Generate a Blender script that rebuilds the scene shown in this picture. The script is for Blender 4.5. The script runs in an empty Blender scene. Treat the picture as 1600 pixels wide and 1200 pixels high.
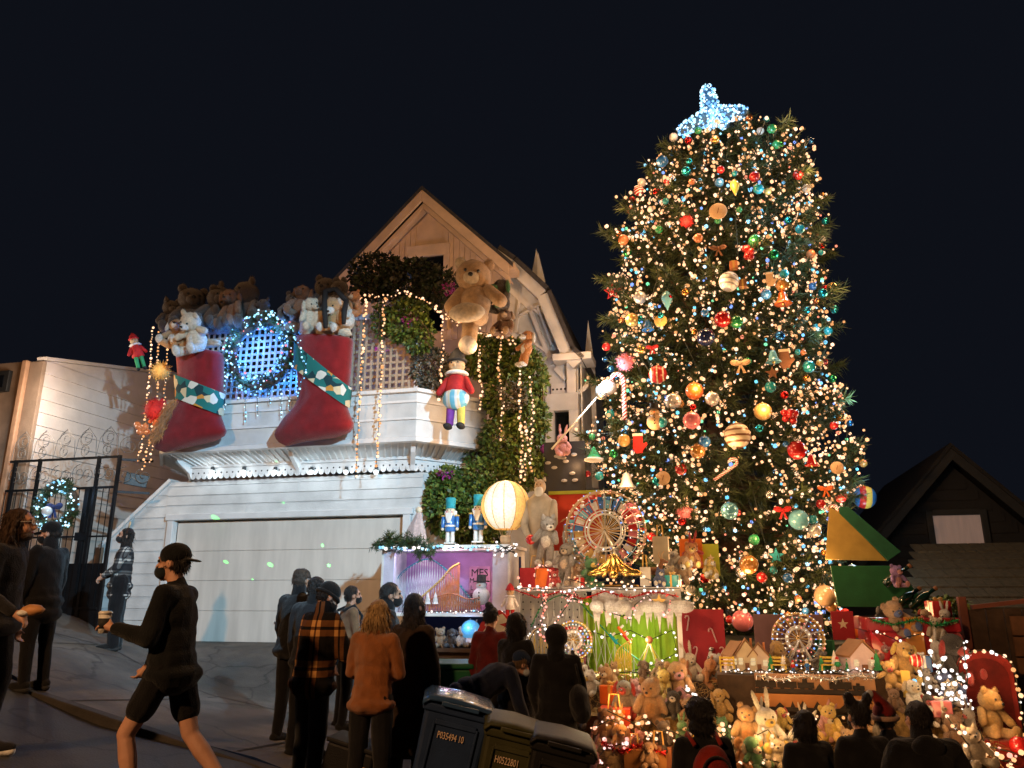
import bpy, bmesh, math, random
import numpy as np
from mathutils import Vector, Matrix, Euler, noise as mnoise

R = math.radians
PI = math.pi
sc = bpy.context.scene
COL = sc.collection
rnd = random.Random(7)

# ------------------------------------------------------------------ camera, sky, lamps, exposure
CAM = Vector((0.0, 0.0, 1.6))
FPX, PITCH = 1205.0, R(15.5)
cam_d = bpy.data.cameras.new('camera'); cam = bpy.data.objects.new('camera', cam_d); COL.objects.link(cam)
cam.location = CAM; cam.rotation_euler = (PI/2 + PITCH, 0, 0)
cam_d.sensor_width = 36; cam_d.lens = FPX/1600*36; cam_d.clip_start = .05; cam_d.clip_end = 3000
sc.camera = cam
sc.render.engine = 'CYCLES'
sc.cycles.use_denoising = True
sc.cycles.max_bounces = 5; sc.cycles.diffuse_bounces = 2; sc.cycles.glossy_bounces = 3; sc.cycles.transmission_bounces = 4
sc.cycles.transparent_max_bounces = 8
sc.cycles.sample_clamp_indirect = 2.0; sc.cycles.caustics_reflective = False; sc.cycles.caustics_refractive = False
sc.cycles.use_light_tree = True
vs = sc.view_settings
vs.view_transform = 'Standard'; vs.look = 'None'; vs.gamma = 1.0; vs.exposure = 0.0; vs.use_curve_mapping = False

w = bpy.data.worlds.new('World'); sc.world = w; w.use_nodes = True
nt = w.node_tree; nt.nodes.clear()
o_ = nt.nodes.new('ShaderNodeOutputWorld'); addn = nt.nodes.new('ShaderNodeAddShader')
sky = nt.nodes.new('ShaderNodeTexSky'); sky.sky_type = 'NISHITA'; sky.sun_disc = False
sky.sun_elevation = R(-6); sky.sun_rotation = R(200)
b1 = nt.nodes.new('ShaderNodeBackground'); b1.inputs[1].default_value = 0.05
b2 = nt.nodes.new('ShaderNodeBackground'); b2.inputs[0].default_value = (0.0042, 0.0052, 0.0086, 1); b2.inputs[1].default_value = 1.0
nt.links.new(sky.outputs[0], b1.inputs[0]); nt.links.new(b1.outputs[0], addn.inputs[0]); nt.links.new(b2.outputs[0], addn.inputs[1])
nt.links.new(addn.outputs[0], o_.inputs[0])

def lamp(name, kind, loc, power, col, radius=.1, target=None, cone=60, blend=.4, parent=None):
    d = bpy.data.lights.new(name, kind); d.energy = power; d.color = col
    if kind in ('POINT', 'SPOT'): d.shadow_soft_size = radius
    o = bpy.data.objects.new(name, d); COL.objects.link(o); o.location = loc
    if target is not None:
        o.rotation_euler = (Vector(target) - Vector(loc)).to_track_quat('-Z', 'Y').to_euler()
    if kind == 'SPOT': d.spot_size = R(cone); d.spot_blend = blend
    if parent is not None: o.parent = parent
    return o
# two street lamps outside the picture: an orange sodium one up the street behind the photographer, a white one down the street
lamp('sodium_street_light', 'SPOT', (-6.5, -3.0, 6.6), 3400, (1.0, .52, .22), .22, (-2.4, 9.0, 1.0), 96, .6)
lamp('white_street_light', 'SPOT', (4.0, -2.0, 6.4), 11500, (.44, .76, 1.0), .12, (-5.2, 14.2, 2.5), 28, .4)

# ------------------------------------------------------------------ pixel rays and the street's own axes
def ray(px, py):
    x = (px-800)/FPX; y = (600-py)/FPX
    f = Vector((0, math.cos(PITCH), math.sin(PITCH))); u = Vector((0, -math.sin(PITCH), math.cos(PITCH)))
    return Vector((x, 0, 0)) + u*y + f
def at(px, py, Y):
    d = ray(px, py); return CAM + d*(Y/d.y)
TH = R(14.0)
U = Vector((math.cos(TH), -math.sin(TH), 0)); V = Vector((math.sin(TH), math.cos(TH), 0))
O = at(660, 1000, 13.0); O.z = 0
def hp(px, py, v=0.0):
    """pixel -> point (u, v, z) of the street frame on the plane v = const"""
    d = ray(px, py); t = (v - (CAM-O).dot(V))/d.dot(V); p = CAM + d*t - O
    return Vector((p.dot(U), v, p.z))
def hw(u, v, z): return O + U*u + V*v + Vector((0, 0, z))
def wp(px, py, v=0.0): return hw(*hp(px, py, v))
def to_h(p): q = p - O; return Vector((q.dot(U), q.dot(V), p.z))
def pxm(px, py, v): return FPX/ (ray(px,py).y and ((wp(px,py,v)-CAM).dot(Vector((0, math.cos(PITCH), math.sin(PITCH))))))  # pixels per metre there

# ------------------------------------------------------------------ mesh builder
def rotm(rx=0, ry=0, rz=0): return Euler((rx, ry, rz)).to_matrix()
class MB:
    def __init__(s): s.v = []; s.f = []; s.m = []; s.cur = 0
    def add(s, vs, fs):
        o = len(s.v); s.v.extend([tuple(p) for p in vs]); s.f.extend([tuple(i+o for i in f) for f in fs]); s.m.extend([s.cur]*len(fs)); return s
    def bx(s, x0, x1, y0, y1, z0, z1):
        return s.add([(x0,y0,z0),(x1,y0,z0),(x1,y1,z0),(x0,y1,z0),(x0,y0,z1),(x1,y0,z1),(x1,y1,z1),(x0,y1,z1)],
                     [(0,3,2,1),(4,5,6,7),(0,1,5,4),(1,2,6,5),(2,3,7,6),(3,0,4,7)])
    def box(s, c, size, rot=None):
        a, b, d = [q/2 for q in size]; c = Vector(c); out = []
        for p in [(-a,-b,-d),(a,-b,-d),(a,b,-d),(-a,b,-d),(-a,-b,d),(a,-b,d),(a,b,d),(-a,b,d)]:
            p = Vector(p); out.append(c + (rot @ p if rot is not None else p))
        return s.add(out, [(0,3,2,1),(4,5,6,7),(0,1,5,4),(1,2,6,5),(2,3,7,6),(3,0,4,7)])
    def beam(s, p, q, w_, h_, up=(0,0,1)):
        p, q = Vector(p), Vector(q); d = (q-p); L = d.length; d.normalize()
        x = d.cross(Vector(up));
        if x.length < 1e-4: x = d.cross(Vector((1,0,0)))
        x.normalize(); z = x.cross(d).normalized()
        rot = Matrix((x, d, z)).transposed()
        return s.box((p+q)/2, (w_, L, h_), rot)
    def tube(s, pts, r, n=6, closed=False, cap=True):
        pts = [Vector(p) for p in pts]; k = len(pts)
        rs = r if hasattr(r, '__len__') else [r]*k
        vs, fs = [], []; prev = None
        for i, p in enumerate(pts):
            if closed: t = pts[(i+1) % k]-pts[i-1]
            else: t = pts[min(i+1, k-1)]-pts[max(i-1, 0)]
            if t.length < 1e-9: t = Vector((0,0,1))
            t.normalize()
            if prev is None:
                a = t.cross(Vector((0,0,1)))
                if a.length < 1e-3: a = t.cross(Vector((1,0,0)))
            else: a = prev - t*prev.dot(t)
            a.normalize(); prev = a; b = t.cross(a)
            for j in range(n):
                an = 2*PI*j/n; vs.append(p + (a*math.cos(an)+b*math.sin(an))*rs[i])
        for i in range(k if closed else k-1):
            for j in range(n):
                i2 = (i+1) % k; fs.append((i*n+j, i*n+(j+1) % n, i2*n+(j+1) % n, i2*n+j))
        if cap and not closed:
            fs.append(tuple(range(n-1, -1, -1))); fs.append(tuple((k-1)*n+j for j in range(n)))
        return s.add(vs, fs)
    def ell(s, c, r, rot=None, nu=14, nv=9, lump=0.0, seed=0):
        c = Vector(c); r = r if hasattr(r, '__len__') else (r, r, r); vs, fs = [], []
        def P(d):
            k = 1.0
            if lump: k += lump*mnoise.noise(Vector(d)*2.2+Vector((seed*3.1, seed*1.7, 0)))
            p = Vector((d[0]*r[0]*k, d[1]*r[1]*k, d[2]*r[2]*k)); return c + (rot @ p if rot is not None else p)
        vs.append(P((0,0,1)))
        for i in range(1, nv):
            t = PI*i/nv
            for j in range(nu):
                a = 2*PI*j/nu; vs.append(P((math.sin(t)*math.cos(a), math.sin(t)*math.sin(a), math.cos(t))))
        vs.append(P((0,0,-1))); last = len(vs)-1
        for j in range(nu):
            fs.append((0, 1+j, 1+(j+1) % nu)); fs.append((last, last-nu+(j+1) % nu, last-nu+j))
        for i in range(nv-2):
            for j in range(nu):
                a = 1+i*nu+j; b = 1+i*nu+(j+1) % nu; fs.append((a, a+nu, b+nu, b))
        return s.add(vs, fs)
    def capsule(s, p, q, r0, r1, n=10):
        p, q = Vector(p), Vector(q); d = q-p; L = max(d.length, 1e-6); d = d/L
        pts, rs = [], []
        for t in (-1, -.85, -.5): pts.append(p+d*(t*r0)); rs.append(r0*math.sqrt(max(0.0004, 1-t*t)))
        pts.append(p); rs.append(r0); pts.append(q); rs.append(r1)
        for t in (.5, .85, 1): pts.append(q+d*(t*r1)); rs.append(r1*math.sqrt(max(0.0004, 1-t*t)))
        return s.tube(pts, rs, n)
    def lathe(s, prof, n=16, loc=(0,0,0), rot=None, arc=2*PI):
        loc = Vector(loc); vs, fs = [], []; k = len(prof)
        for r, z in prof:
            for j in range(n):
                a = arc*j/n; p = Vector((r*math.cos(a), r*math.sin(a), z)); vs.append(loc + (rot @ p if rot is not None else p))
        for i in range(k-1):
            for j in range(n): fs.append((i*n+j, i*n+(j+1) % n, (i+1)*n+(j+1) % n, (i+1)*n+j))
        if prof[0][0] > 1e-4: fs.append(tuple(range(n-1, -1, -1)))
        if prof[-1][0] > 1e-4: fs.append(tuple((k-1)*n+j for j in range(n)))
        return s.add(vs, fs)
    def prism(s, out, y0, y1):
        """outline of (x, z) extruded along y"""
        n = len(out); area = sum(out[i][0]*out[(i+1) % n][1]-out[(i+1) % n][0]*out[i][1] for i in range(n))
        if area < 0: out = out[::-1]
        vs = [(x, y0, z) for x, z in out]+[(x, y1, z) for x, z in out]
        fs = [tuple(range(n)), tuple(range(2*n-1, n-1, -1))]
        for i in range(n): j = (i+1) % n; fs.append((i, i+n, j+n, j))
        return s.add(vs, fs)
    def mesh(s, name, mats, smooth=False):
        me = bpy.data.meshes.new(name); me.from_pydata(s.v, [], s.f)
        for m in (mats if isinstance(mats, (list, tuple)) else [mats]): me.materials.append(m)
        if max(s.m, default=0) > 0: me.polygons.foreach_set('material_index', s.m)
        if smooth: me.polygons.foreach_set('use_smooth', [True]*len(me.polygons))
        me.update(); return me
    def build(s, name, mats, parent=None, smooth=False, loc=None, bevel=0):
        o = bpy.data.objects.new(name, s.mesh(name, mats, smooth)); COL.objects.link(o)
        if parent is not None: o.parent = parent
        if loc is not None: o.location = loc
        if bevel:
            b = o.modifiers.new('bevel', 'BEVEL'); b.width = bevel; b.segments = 2; b.limit_method = 'ANGLE'; b.angle_limit = R(40)
        return o
def npmesh(name, v, f, mat, smooth=False, col=None):
    """fast mesh from numpy: v (n,3), f (m,k) equal-size faces; col (n,3) per vertex"""
    me = bpy.data.meshes.new(name); k = f.shape[1]
    me.vertices.add(len(v)); me.vertices.foreach_set('co', v.astype(np.float32).ravel())
    me.loops.add(f.size); me.loops.foreach_set('vertex_index', f.astype(np.int32).ravel())
    me.polygons.add(len(f)); me.polygons.foreach_set('loop_start', np.arange(0, f.size, k, dtype=np.int32))
    if smooth: me.polygons.foreach_set('use_smooth', np.ones(len(f), dtype=bool))
    if col is not None:
        a = me.color_attributes.new('Col', 'FLOAT_COLOR', 'POINT')
        c4 = np.ones((len(v), 4), dtype=np.float32); c4[:, :3] = col; a.data.foreach_set('color', c4.ravel())
    me.materials.append(mat); me.update(calc_edges=True); me.validate(); return me
def obj(name, me, parent=None, loc=None):
    o = bpy.data.objects.new(name, me); COL.objects.link(o)
    if parent is not None: o.parent = parent
    if loc is not None: o.location = loc
    return o
def tag(o, label=None, cat=None, group=None, kind=None):
    if label: o['label'] = label
    if cat: o['category'] = cat
    if group: o['group'] = group
    if kind: o['kind'] = kind
    return o
def thing(name, label, cat, loc=(0,0,0), rz=0.0, group=None, rot=None, scale=1.0):
    o = bpy.data.objects.new(name, None); COL.objects.link(o); o.location = loc
    o.rotation_euler = rot if rot is not None else (0, 0, rz); o.scale = (scale,)*3; o.empty_display_size = .1
    return tag(o, label, cat, group, 'thing')
def street_thing(name, label, cat, u, v, z, group=None, rz=0.0):
    return thing(name, label, cat, hw(u, v, z), -TH+rz, group)
def copy_tree(o, parent=None):
    c = o.copy(); COL.objects.link(c)
    if parent is not None: c.parent = parent
    for ch in list(o.children): copy_tree(ch, c)
    return c
WORK = bpy.data.scenes.new('workbench')      # empty scene for baking modifiers and letters to meshes; removed at the end
def baked(o):
    WORK.collection.objects.link(o); vl = WORK.view_layers[0]; vl.update()
    return bpy.data.meshes.new_from_object(o.evaluated_get(vl.depsgraph))
def text_mesh(s, size, mat, name='lettering', ext=.002, font_x=1.0):
    cu = bpy.data.curves.new('t', 'FONT'); cu.body = s; cu.size = size; cu.extrude = ext; cu.align_x = 'CENTER'; cu.align_y = 'CENTER'; cu.resolution_u = 2
    t = bpy.data.objects.new('t', cu); me = baked(t)
    bpy.data.objects.remove(t); me.materials.clear(); me.materials.append(mat); me.name = name
    return me

# ------------------------------------------------------------------ materials
def srgb(r, g, b):
    return tuple((c/255/12.92 if c/255 <= .04045 else ((c/255+.055)/1.055)**2.4) for c in (r, g, b))
_mats = {}
def mat(name, col, rough=.6, metal=0.0, var=.18, vs_=6.0, bump=.15, bs=90.0, emit=None, es=0.0, sheen=0.0, coat=0.0, trans=0.0, alpha=1.0, spec=.4, vcol=False, stretch=None):
    if name in _mats: return _mats[name]
    m = bpy.data.materials.new(name); m.use_nodes = True; t = m.node_tree; N = t.nodes; b = N['Principled BSDF']
    b.inputs['Roughness'].default_value = rough; b.inputs['Metallic'].default_value = metal
    b.inputs['Specular IOR Level'].default_value = spec
    b.inputs['Sheen Weight'].default_value = sheen; b.inputs['Coat Weight'].default_value = coat
    b.inputs['Transmission Weight'].default_value = trans; b.inputs['Alpha'].default_value = alpha
    tc = N.new('ShaderNodeTexCoord'); src = tc.outputs['Object']
    if stretch:
        mp = N.new('ShaderNodeMapping'); mp.inputs['Scale'].default_value = stretch; t.links.new(src, mp.inputs['Vector']); src = mp.outputs[0]
    if vcol:
        at_ = N.new('ShaderNodeAttribute'); at_.attribute_name = 'Col'; base = at_.outputs['Color']
    else: base = None
    if var:
        n = N.new('ShaderNodeTexNoise'); n.inputs['Scale'].default_value = vs_; n.inputs['Detail'].default_value = 5; t.links.new(src, n.inputs['Vector'])
        rp = N.new('ShaderNodeMapRange'); rp.inputs[1].default_value = .3; rp.inputs[2].default_value = .7
        rp.inputs[3].default_value = 1-var; rp.inputs[4].default_value = 1+var; t.links.new(n.outputs['Fac'], rp.inputs[0])
        mx = N.new('ShaderNodeVectorMath'); mx.operation = 'SCALE'
        if base is not None: t.links.new(base, mx.inputs[0])
        else: mx.inputs[0].default_value = col
        t.links.new(rp.outputs[0], mx.inputs['Scale']); t.links.new(mx.outputs[0], b.inputs['Base Color'])
    elif base is not None: t.links.new(base, b.inputs['Base Color'])
    else: b.inputs['Base Color'].default_value = (*col, 1)
    if bump:
        n2 = N.new('ShaderNodeTexNoise'); n2.inputs['Scale'].default_value = bs; n2.inputs['Detail'].default_value = 3; t.links.new(src, n2.inputs['Vector'])
        bp = N.new('ShaderNodeBump'); bp.inputs['Strength'].default_value = bump; bp.inputs['Distance'].default_value = .02
        t.links.new(n2.outputs['Fac'], bp.inputs['Height']); t.links.new(bp.outputs[0], b.inputs['Normal'])
    if emit is not None:
        b.inputs['Emission Color'].default_value = (*emit, 1); b.inputs['Emission Strength'].default_value = es
        m.cycles.emission_sampling = 'NONE'
    _mats[name] = m; return m
def emis(name, col, s):
    if name in _mats: return _mats[name]
    m = bpy.data.materials.new(name); m.use_nodes = True; N = m.node_tree.nodes; N.clear()
    o = N.new('ShaderNodeOutputMaterial'); e = N.new('ShaderNodeEmission'); e.inputs[0].default_value = (*col, 1); e.inputs[1].default_value = s
    m.node_tree.links.new(e.outputs[0], o.inputs[0]); m.cycles.emission_sampling = 'NONE'; _mats[name] = m; return m
def emis_vcol(name, s):
    m = emis(name, (1,1,1), s); t = m.node_tree; a = t.nodes.new('ShaderNodeAttribute'); a.attribute_name = 'Col'
    e = [n for n in t.nodes if n.type == 'EMISSION'][0]; t.links.new(a.outputs['Color'], e.inputs[0]); return m
BULB = emis_vcol('bulb_glow', 1.25)
CABLE = mat('dark_green_cable', (.010, .018, .010), .5, var=0, bump=0)

# unit icosahedron for bulbs
_ph = (1+5**.5)/2
ICO_V = np.array([(-1,_ph,0),(1,_ph,0),(-1,-_ph,0),(1,-_ph,0),(0,-1,_ph),(0,1,_ph),(0,-1,-_ph),(0,1,-_ph),(_ph,0,-1),(_ph,0,1),(-_ph,0,-1),(-_ph,0,1)])/math.sqrt(1+_ph*_ph)
ICO_F = np.array([(0,11,5),(0,5,1),(0,1,7),(0,7,10),(0,10,11),(1,5,9),(5,11,4),(11,10,2),(10,7,6),(7,1,8),(3,9,4),(3,4,2),(3,2,6),(3,6,8),(3,8,9),(4,9,5),(2,4,11),(6,2,10),(8,6,7),(9,8,1)])
WARM = [(1.5, .80, .42), (1.2, .56, .24), (1.8, 1.10, .68), (.95, .40, .14), (1.6, .92, .52), (1.4, .70, .32)]  # the dimmer orange tones stand for the halo round the bulbs
COOL = [(.55, 1.2, 1.6), (.9, 1.4, 1.7), (.30, .8, 1.3)]
WHITE = [(1.5, 1.35, 1.2), (1.3, 1.15, 1.1), (1.6, 1.5, 1.4)]
def bulbs_mesh(pts, r, cols, name='bulbs'):
    pts = np.array(pts, dtype=float).reshape(-1, 3); n = len(pts); cols = np.array(cols, dtype=float).reshape(-1, 3)
    rs = r*np.array([rnd.choice((rnd.uniform(.5,.8), rnd.uniform(.8, 1.25))) for _ in range(n)])
    v = (ICO_V[None]*rs[:, None, None] + pts[:, None]).reshape(-1, 3)
    f = (ICO_F[None] + (np.arange(n)*12)[:, None, None]).reshape(-1, 3)
    return npmesh(name, v, f, BULB, True, np.repeat(cols, 12, axis=0))
def light_string(label, pts, r=.022, cols=None, group=None, step=None, cable=True, jit=.03, name='light_string', rng=rnd):
    """a light string thing: cable plus its bulbs, pts in world space along the cable"""
    pts = [Vector(p) for p in pts]; base = pts[0].copy()
    t = thing(name, label, 'light string', base, 0, group)
    loc = [p-base for p in pts]
    if cable: MB().tube(loc, .006, 4).build('cable', CABLE, t)
    bp = loc
    if step:
        bp = []; acc = 0.0
        for a, b in zip(loc[:-1], loc[1:]):
            L = (b-a).length; d = step-acc if acc else 0
            while d < L: bp.append(a+(b-a)*(d/L)); d += step
            acc = (L-(d-step)) % step
    bp = [p+Vector((rng.uniform(-jit, jit), rng.uniform(-jit, jit), rng.uniform(-jit, jit))) for p in bp]
    cols = cols or WARM
    o = obj('bulbs', bulbs_mesh(bp, r, [rng.choice(cols) for _ in bp]), t); o['kind'] = 'stuff'
    return t
# ------------------------------------------------------------------ ground: street falls steeply to the right
KERB_V = -5.7
def sstep(a, b, x): t = min(1, max(0, (x-a)/(b-a))); return t*t*(3-2*t)
GX = [-70, -7, -5.4, -4.68, -3.86, -2.28, -1.67, -1.0, 0, .45, 1.4, 2.4, 3.1, 5, 90]
GZ = [15.0, 1.40, 1.08, .78, .52, .25, .07, -.06, -.20, -.30, -.68, -.85, -.98, -1.45, -21.0]
def gbase(X, Y): return float(np.interp(X, GX, GZ)) - .03*(min(max(Y, -6), 16)-7)
def gz(X, Y):
    h = to_h(Vector((X, Y, 0)))
    base = gbase(X, Y)
    if h.y < KERB_V: return base - .03
    wt = sstep(-2.6, -.35, h.y)*sstep(-6.0, -4.9, h.x)*(1-sstep(-.25, .15, h.x))
    wl = sstep(-.5, .4, h.y)*(1-sstep(-5.8, -5.2, h.x))
    z = base*(1-wt) + .87*wt
    z = z*(1-wl) + max(z, 1.25)*wl
    if h.y > .2: z += .0
    return z
def gp(X, Y): return Vector((X, Y, gz(X, Y)))
def ground_mat(name, col, dark, crack=True):
    m = mat(name, col, .78, var=.35, vs_=1.6, bump=.5, bs=55, spec=.35)
    t = m.node_tree; N = t.nodes; b = N['Principled BSDF']
    tc = [n for n in N if n.type == 'TEX_COORD'][0]
    n = N.new('ShaderNodeTexNoise'); n.inputs['Scale'].default_value = .55; n.inputs['Detail'].default_value = 9; n.inputs['Roughness'].default_value = .7
    t.links.new(tc.outputs['Object'], n.inputs['Vector'])
    r = N.new('ShaderNodeMapRange'); r.inputs[1].default_value = .45; r.inputs[2].default_value = .62; t.links.new(n.outputs['Fac'], r.inputs[0])
    mx = N.new('ShaderNodeMix'); mx.data_type = 'RGBA'; t.links.new(r.outputs[0], mx.inputs[0])
    src = b.inputs['Base Color'].links[0].from_socket
    t.links.new(src, mx.inputs[6]); mx.inputs[7].default_value = (*dark, 1); t.links.new(mx.outputs[2], b.inputs['Base Color'])
    ns_ = N.new('ShaderNodeTexNoise'); ns_.inputs['Scale'].default_value = 2.2; ns_.inputs['Detail'].default_value = 6; t.links.new(tc.outputs['Object'], ns_.inputs['Vector'])
    ad = N.new('ShaderNodeVectorMath'); ad.operation = 'MULTIPLY_ADD'; t.links.new(ns_.outputs['Color'], ad.inputs[0]); ad.inputs[1].default_value = (.5, .5, .5); t.links.new(tc.outputs['Object'], ad.inputs[2])
    vr = N.new('ShaderNodeTexVoronoi'); vr.feature = 'DISTANCE_TO_EDGE'; vr.inputs['Scale'].default_value = .55; t.links.new(ad.outputs[0], vr.inputs['Vector'])
    ck = N.new('ShaderNodeMapRange'); ck.inputs[1].default_value = .004; ck.inputs[2].default_value = .016; ck.inputs[3].default_value = .5; ck.inputs[4].default_value = 1; t.links.new(vr.outputs['Distance'], ck.inputs[0])
    mk = N.new('ShaderNodeVectorMath'); mk.operation = 'SCALE'; t.links.new(mx.outputs[2], mk.inputs[0]); t.links.new(ck.outputs[0], mk.inputs['Scale']); t.links.new(mk.outputs[0], b.inputs['Base Color'])
    ro = N.new('ShaderNodeMapRange'); ro.inputs[3].default_value = .85; ro.inputs[4].default_value = .5; t.links.new(n.outputs['Fac'], ro.inputs[0]); t.links.new(ro.outputs[0], b.inputs['Roughness'])
    return m
CONC = ground_mat('worn_concrete', (.105, .092, .078), (.042, .038, .034))
ASPH = ground_mat('old_asphalt', (.052, .05, .048), (.03, .03, .03))
KERB = mat('kerb_concrete', (.042, .037, .032), .8, var=.3, vs_=4, bump=.4, bs=60)
def sheet(us, vs_, zf):
    v, f = [], []; nu = len(us)
    for b in vs_:
        for a in us:
            p = hw(a, b, 0); v.append((p.x, p.y, zf(p.x, p.y)))
    for j in range(len(vs_)-1):
        for i in range(nu-1): f.append((j*nu+i, j*nu+i+1, (j+1)*nu+i+1, (j+1)*nu+i))
    return np.array(v), np.array(f)
us = list(np.arange(-70, -12, 4)) + list(np.arange(-12, 14, .25)) + list(np.arange(14, 80, 4))
vv = [KERB_V+.15+1e-4] + list(np.arange(-5.4, 2.0, .22)) + [3, 5, 9, 16, 30, 60]
v_, f_ = sheet(us, vv, gz); tag(obj('pavement', npmesh('pavement', v_, f_, CONC, True)), kind='structure')
vv = [-60, -40, -25, -16] + list(np.arange(-14, -5.8, .5)) + [KERB_V-.001]
v_, f_ = sheet(us, vv, lambda X, Y: gbase(X, Y)-.03); tag(obj('road', npmesh('road', v_, f_, ASPH, True)), kind='structure')
# kerb: stones two metres long with open joints
kerb = tag(bpy.data.objects.new('kerb', None), kind='structure'); COL.objects.link(kerb)
for k in range(-6, 8):
    a, b = k*1.9+.012, k*1.9+1.888
    p = [hw(a, KERB_V, 0), hw(b, KERB_V, 0), hw(b, KERB_V+.15, 0), hw(a, KERB_V+.15, 0)]
    top = [(q.x, q.y, gbase(q.x, q.y)+.003) for q in p]; bot = [(x, y, z-.3) for x, y, z in top]
    MB().add(bot+top, [(0,3,2,1),(4,5,6,7),(0,1,5,4),(1,2,6,5),(2,3,7,6),(3,0,4,7)]).build('kerb_stone', KERB, kerb, bevel=.012)
# joints cut across the pavement as dark saw lines (recessed strips of dirt)
DIRT = mat('joint_dirt', (.03, .028, .025), .95, var=.3)
def groove(a0, b0, a1, b1, wd=.03, n=30):
    v, f = [], []
    d = Vector((a1-a0, b1-b0, 0)).normalized(); s = Vector((-d.y, d.x, 0))*wd/2
    for i in range(n+1):
        t = i/n; a = a0+(a1-a0)*t; b = b0+(b1-b0)*t
        for sg in (1, -1):
            p = hw(a+s.x*sg, b+s.y*sg, 0); v.append((p.x, p.y, gz(p.x, p.y)+.004))
    for i in range(n): f.append((2*i, 2*i+1, 2*i+3, 2*i+2))
    tag(obj('pavement_joint', npmesh('pavement_joint', np.array(v), np.array(f), DIRT)), kind='structure')
for a in (-9.2, -7.3, -5.4, -3.5, -1.6, .3): groove(a, KERB_V+.2, a, -3.0)
groove(-12, -3.0, 8, -3.0, n=80)

# ------------------------------------------------------------------ the decorated house
PAINT = mat('white_house_paint', (.62, .63, .62), .55, var=.17, vs_=2.6, bump=.12, bs=40)
PAINT2 = mat('cream_garage_paint', (.66, .61, .54), .5, var=.12, vs_=2.5, bump=.1, bs=30, stretch=(2.2, 2.2, .35))
TRIM = mat('white_trim_paint', (.70, .70, .69), .5, var=.08, vs_=5, bump=.1, bs=50)
TAN = mat('warm_lit_gable_paint', (.64, .48, .35), .6, var=.12, vs_=4, bump=.15, bs=40)  # gable paint; its tan holds the warm lamplight falling there
ROOF = mat('roof_shingle_dark', (.045, .045, .05), .85, var=.3, vs_=12, bump=.5, bs=30)
DARKGLASS = mat('dark_window_glass', (.006, .007, .009), .08, var=0, bump=0, spec=.5)
house = street_thing('decorated_house', 'white two storey house with peaked gable, balcony and cream garage door', 'house', 0, 0, 0)
ZD0, ZD1 = .87, 2.92
def hb(name, m, *a, **k): return MB().bx(*a).build(name, m, house, **k)
uL, uR, uDL, uDR = -5.06, -.08, -4.86, -.38
# core masses
mb = MB(); mb.bx(uL, uDL-.06, .03, .3, .2, 3.66); mb.bx(uDR+.06, uR, .03, .3, .2, 3.66); mb.bx(uDL-.06, uDR+.06, .03, .3, ZD1+.05, 3.66)
mb.bx(uL, -.4, .32, 5.5, .1, 3.6); mb.build('wall', PAINT, house)
# chamfered right-hand wall of the ground floor
MB().add([(uR,.03,.0),(.62,.86,.0),(.62,2.5,.0),(uR,2.5,.0),(uR,.03,3.66),(.62,.86,3.66),(.62,2.5,3.66),(uR,2.5,3.66)],
         [(0,3,2,1),(4,5,6,7),(0,1,5,4),(1,2,6,5),(2,3,7,6),(3,0,4,7)]).build('wall', PAINT, house)
# siding boards over the garage and beside it
def board(u0, u1, z0, z1, v=0.03, u0t=None):
    t = .022
    u0t = u0 if u0t is None else u0t
    return MB().add([(u0,v-t,z0),(u1,v-t,z0),(u1,v,z0),(u0,v,z0),(u0t,v-.006,z1),(u1,v-.006,z1),(u1,v,z1),(u0t,v,z1)],
         [(0,3,2,1),(4,5,6,7),(0,1,5,4),(1,2,6,5),(2,3,7,6),(3,0,4,7)]).build('siding_board', PAINT, house)
z = ZD1+.14
while z < 3.6:
    z1 = min(z+.168, 3.62)
    if rnd.random() < .6:
        c = rnd.uniform(-3.8, -1.2); board(uL, c-.002, z, z1); board(c+.002, uR, z, z1)
    else: board(uL, uR, z, z1)
    z += .172
z = .95
while z < ZD1+.13:
    board(uDR+.13, uR, z, z+.168); z += .172
# sloping parapet wall left of the garage, with cap
pA, pB = (-6.32, 2.55), (-5.10, 3.62)
MB().prism([(-6.36, .4), (uL-.002, .4), (uL-.002, 3.58), pB, pA], .05, .28).build('parapet', PAINT, house)
z = 1.22
while z < 3.55:
    z1 = z+.196
    def ue(zz): return -6.30 if zz < 2.55 else -6.30+(zz-2.55)/(3.62-2.55)*1.22
    if ue(z) < uL-.06: board(ue(z), uL-.004, z, z1, .048, min(ue(z1), uL-.05))
    z += .20
MB().beam((-6.38, .14, 2.50), (-5.02, .14, 3.70), .34, .06, (0,0,1)).build('parapet_cap', TRIM, house)
MB().bx(-6.46, -6.32, -.02, .32, .6, 2.50).build('parapet_post', mat('brown_post_paint', (.20, .125, .08), .6, var=.2), house, bevel=.01)
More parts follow.
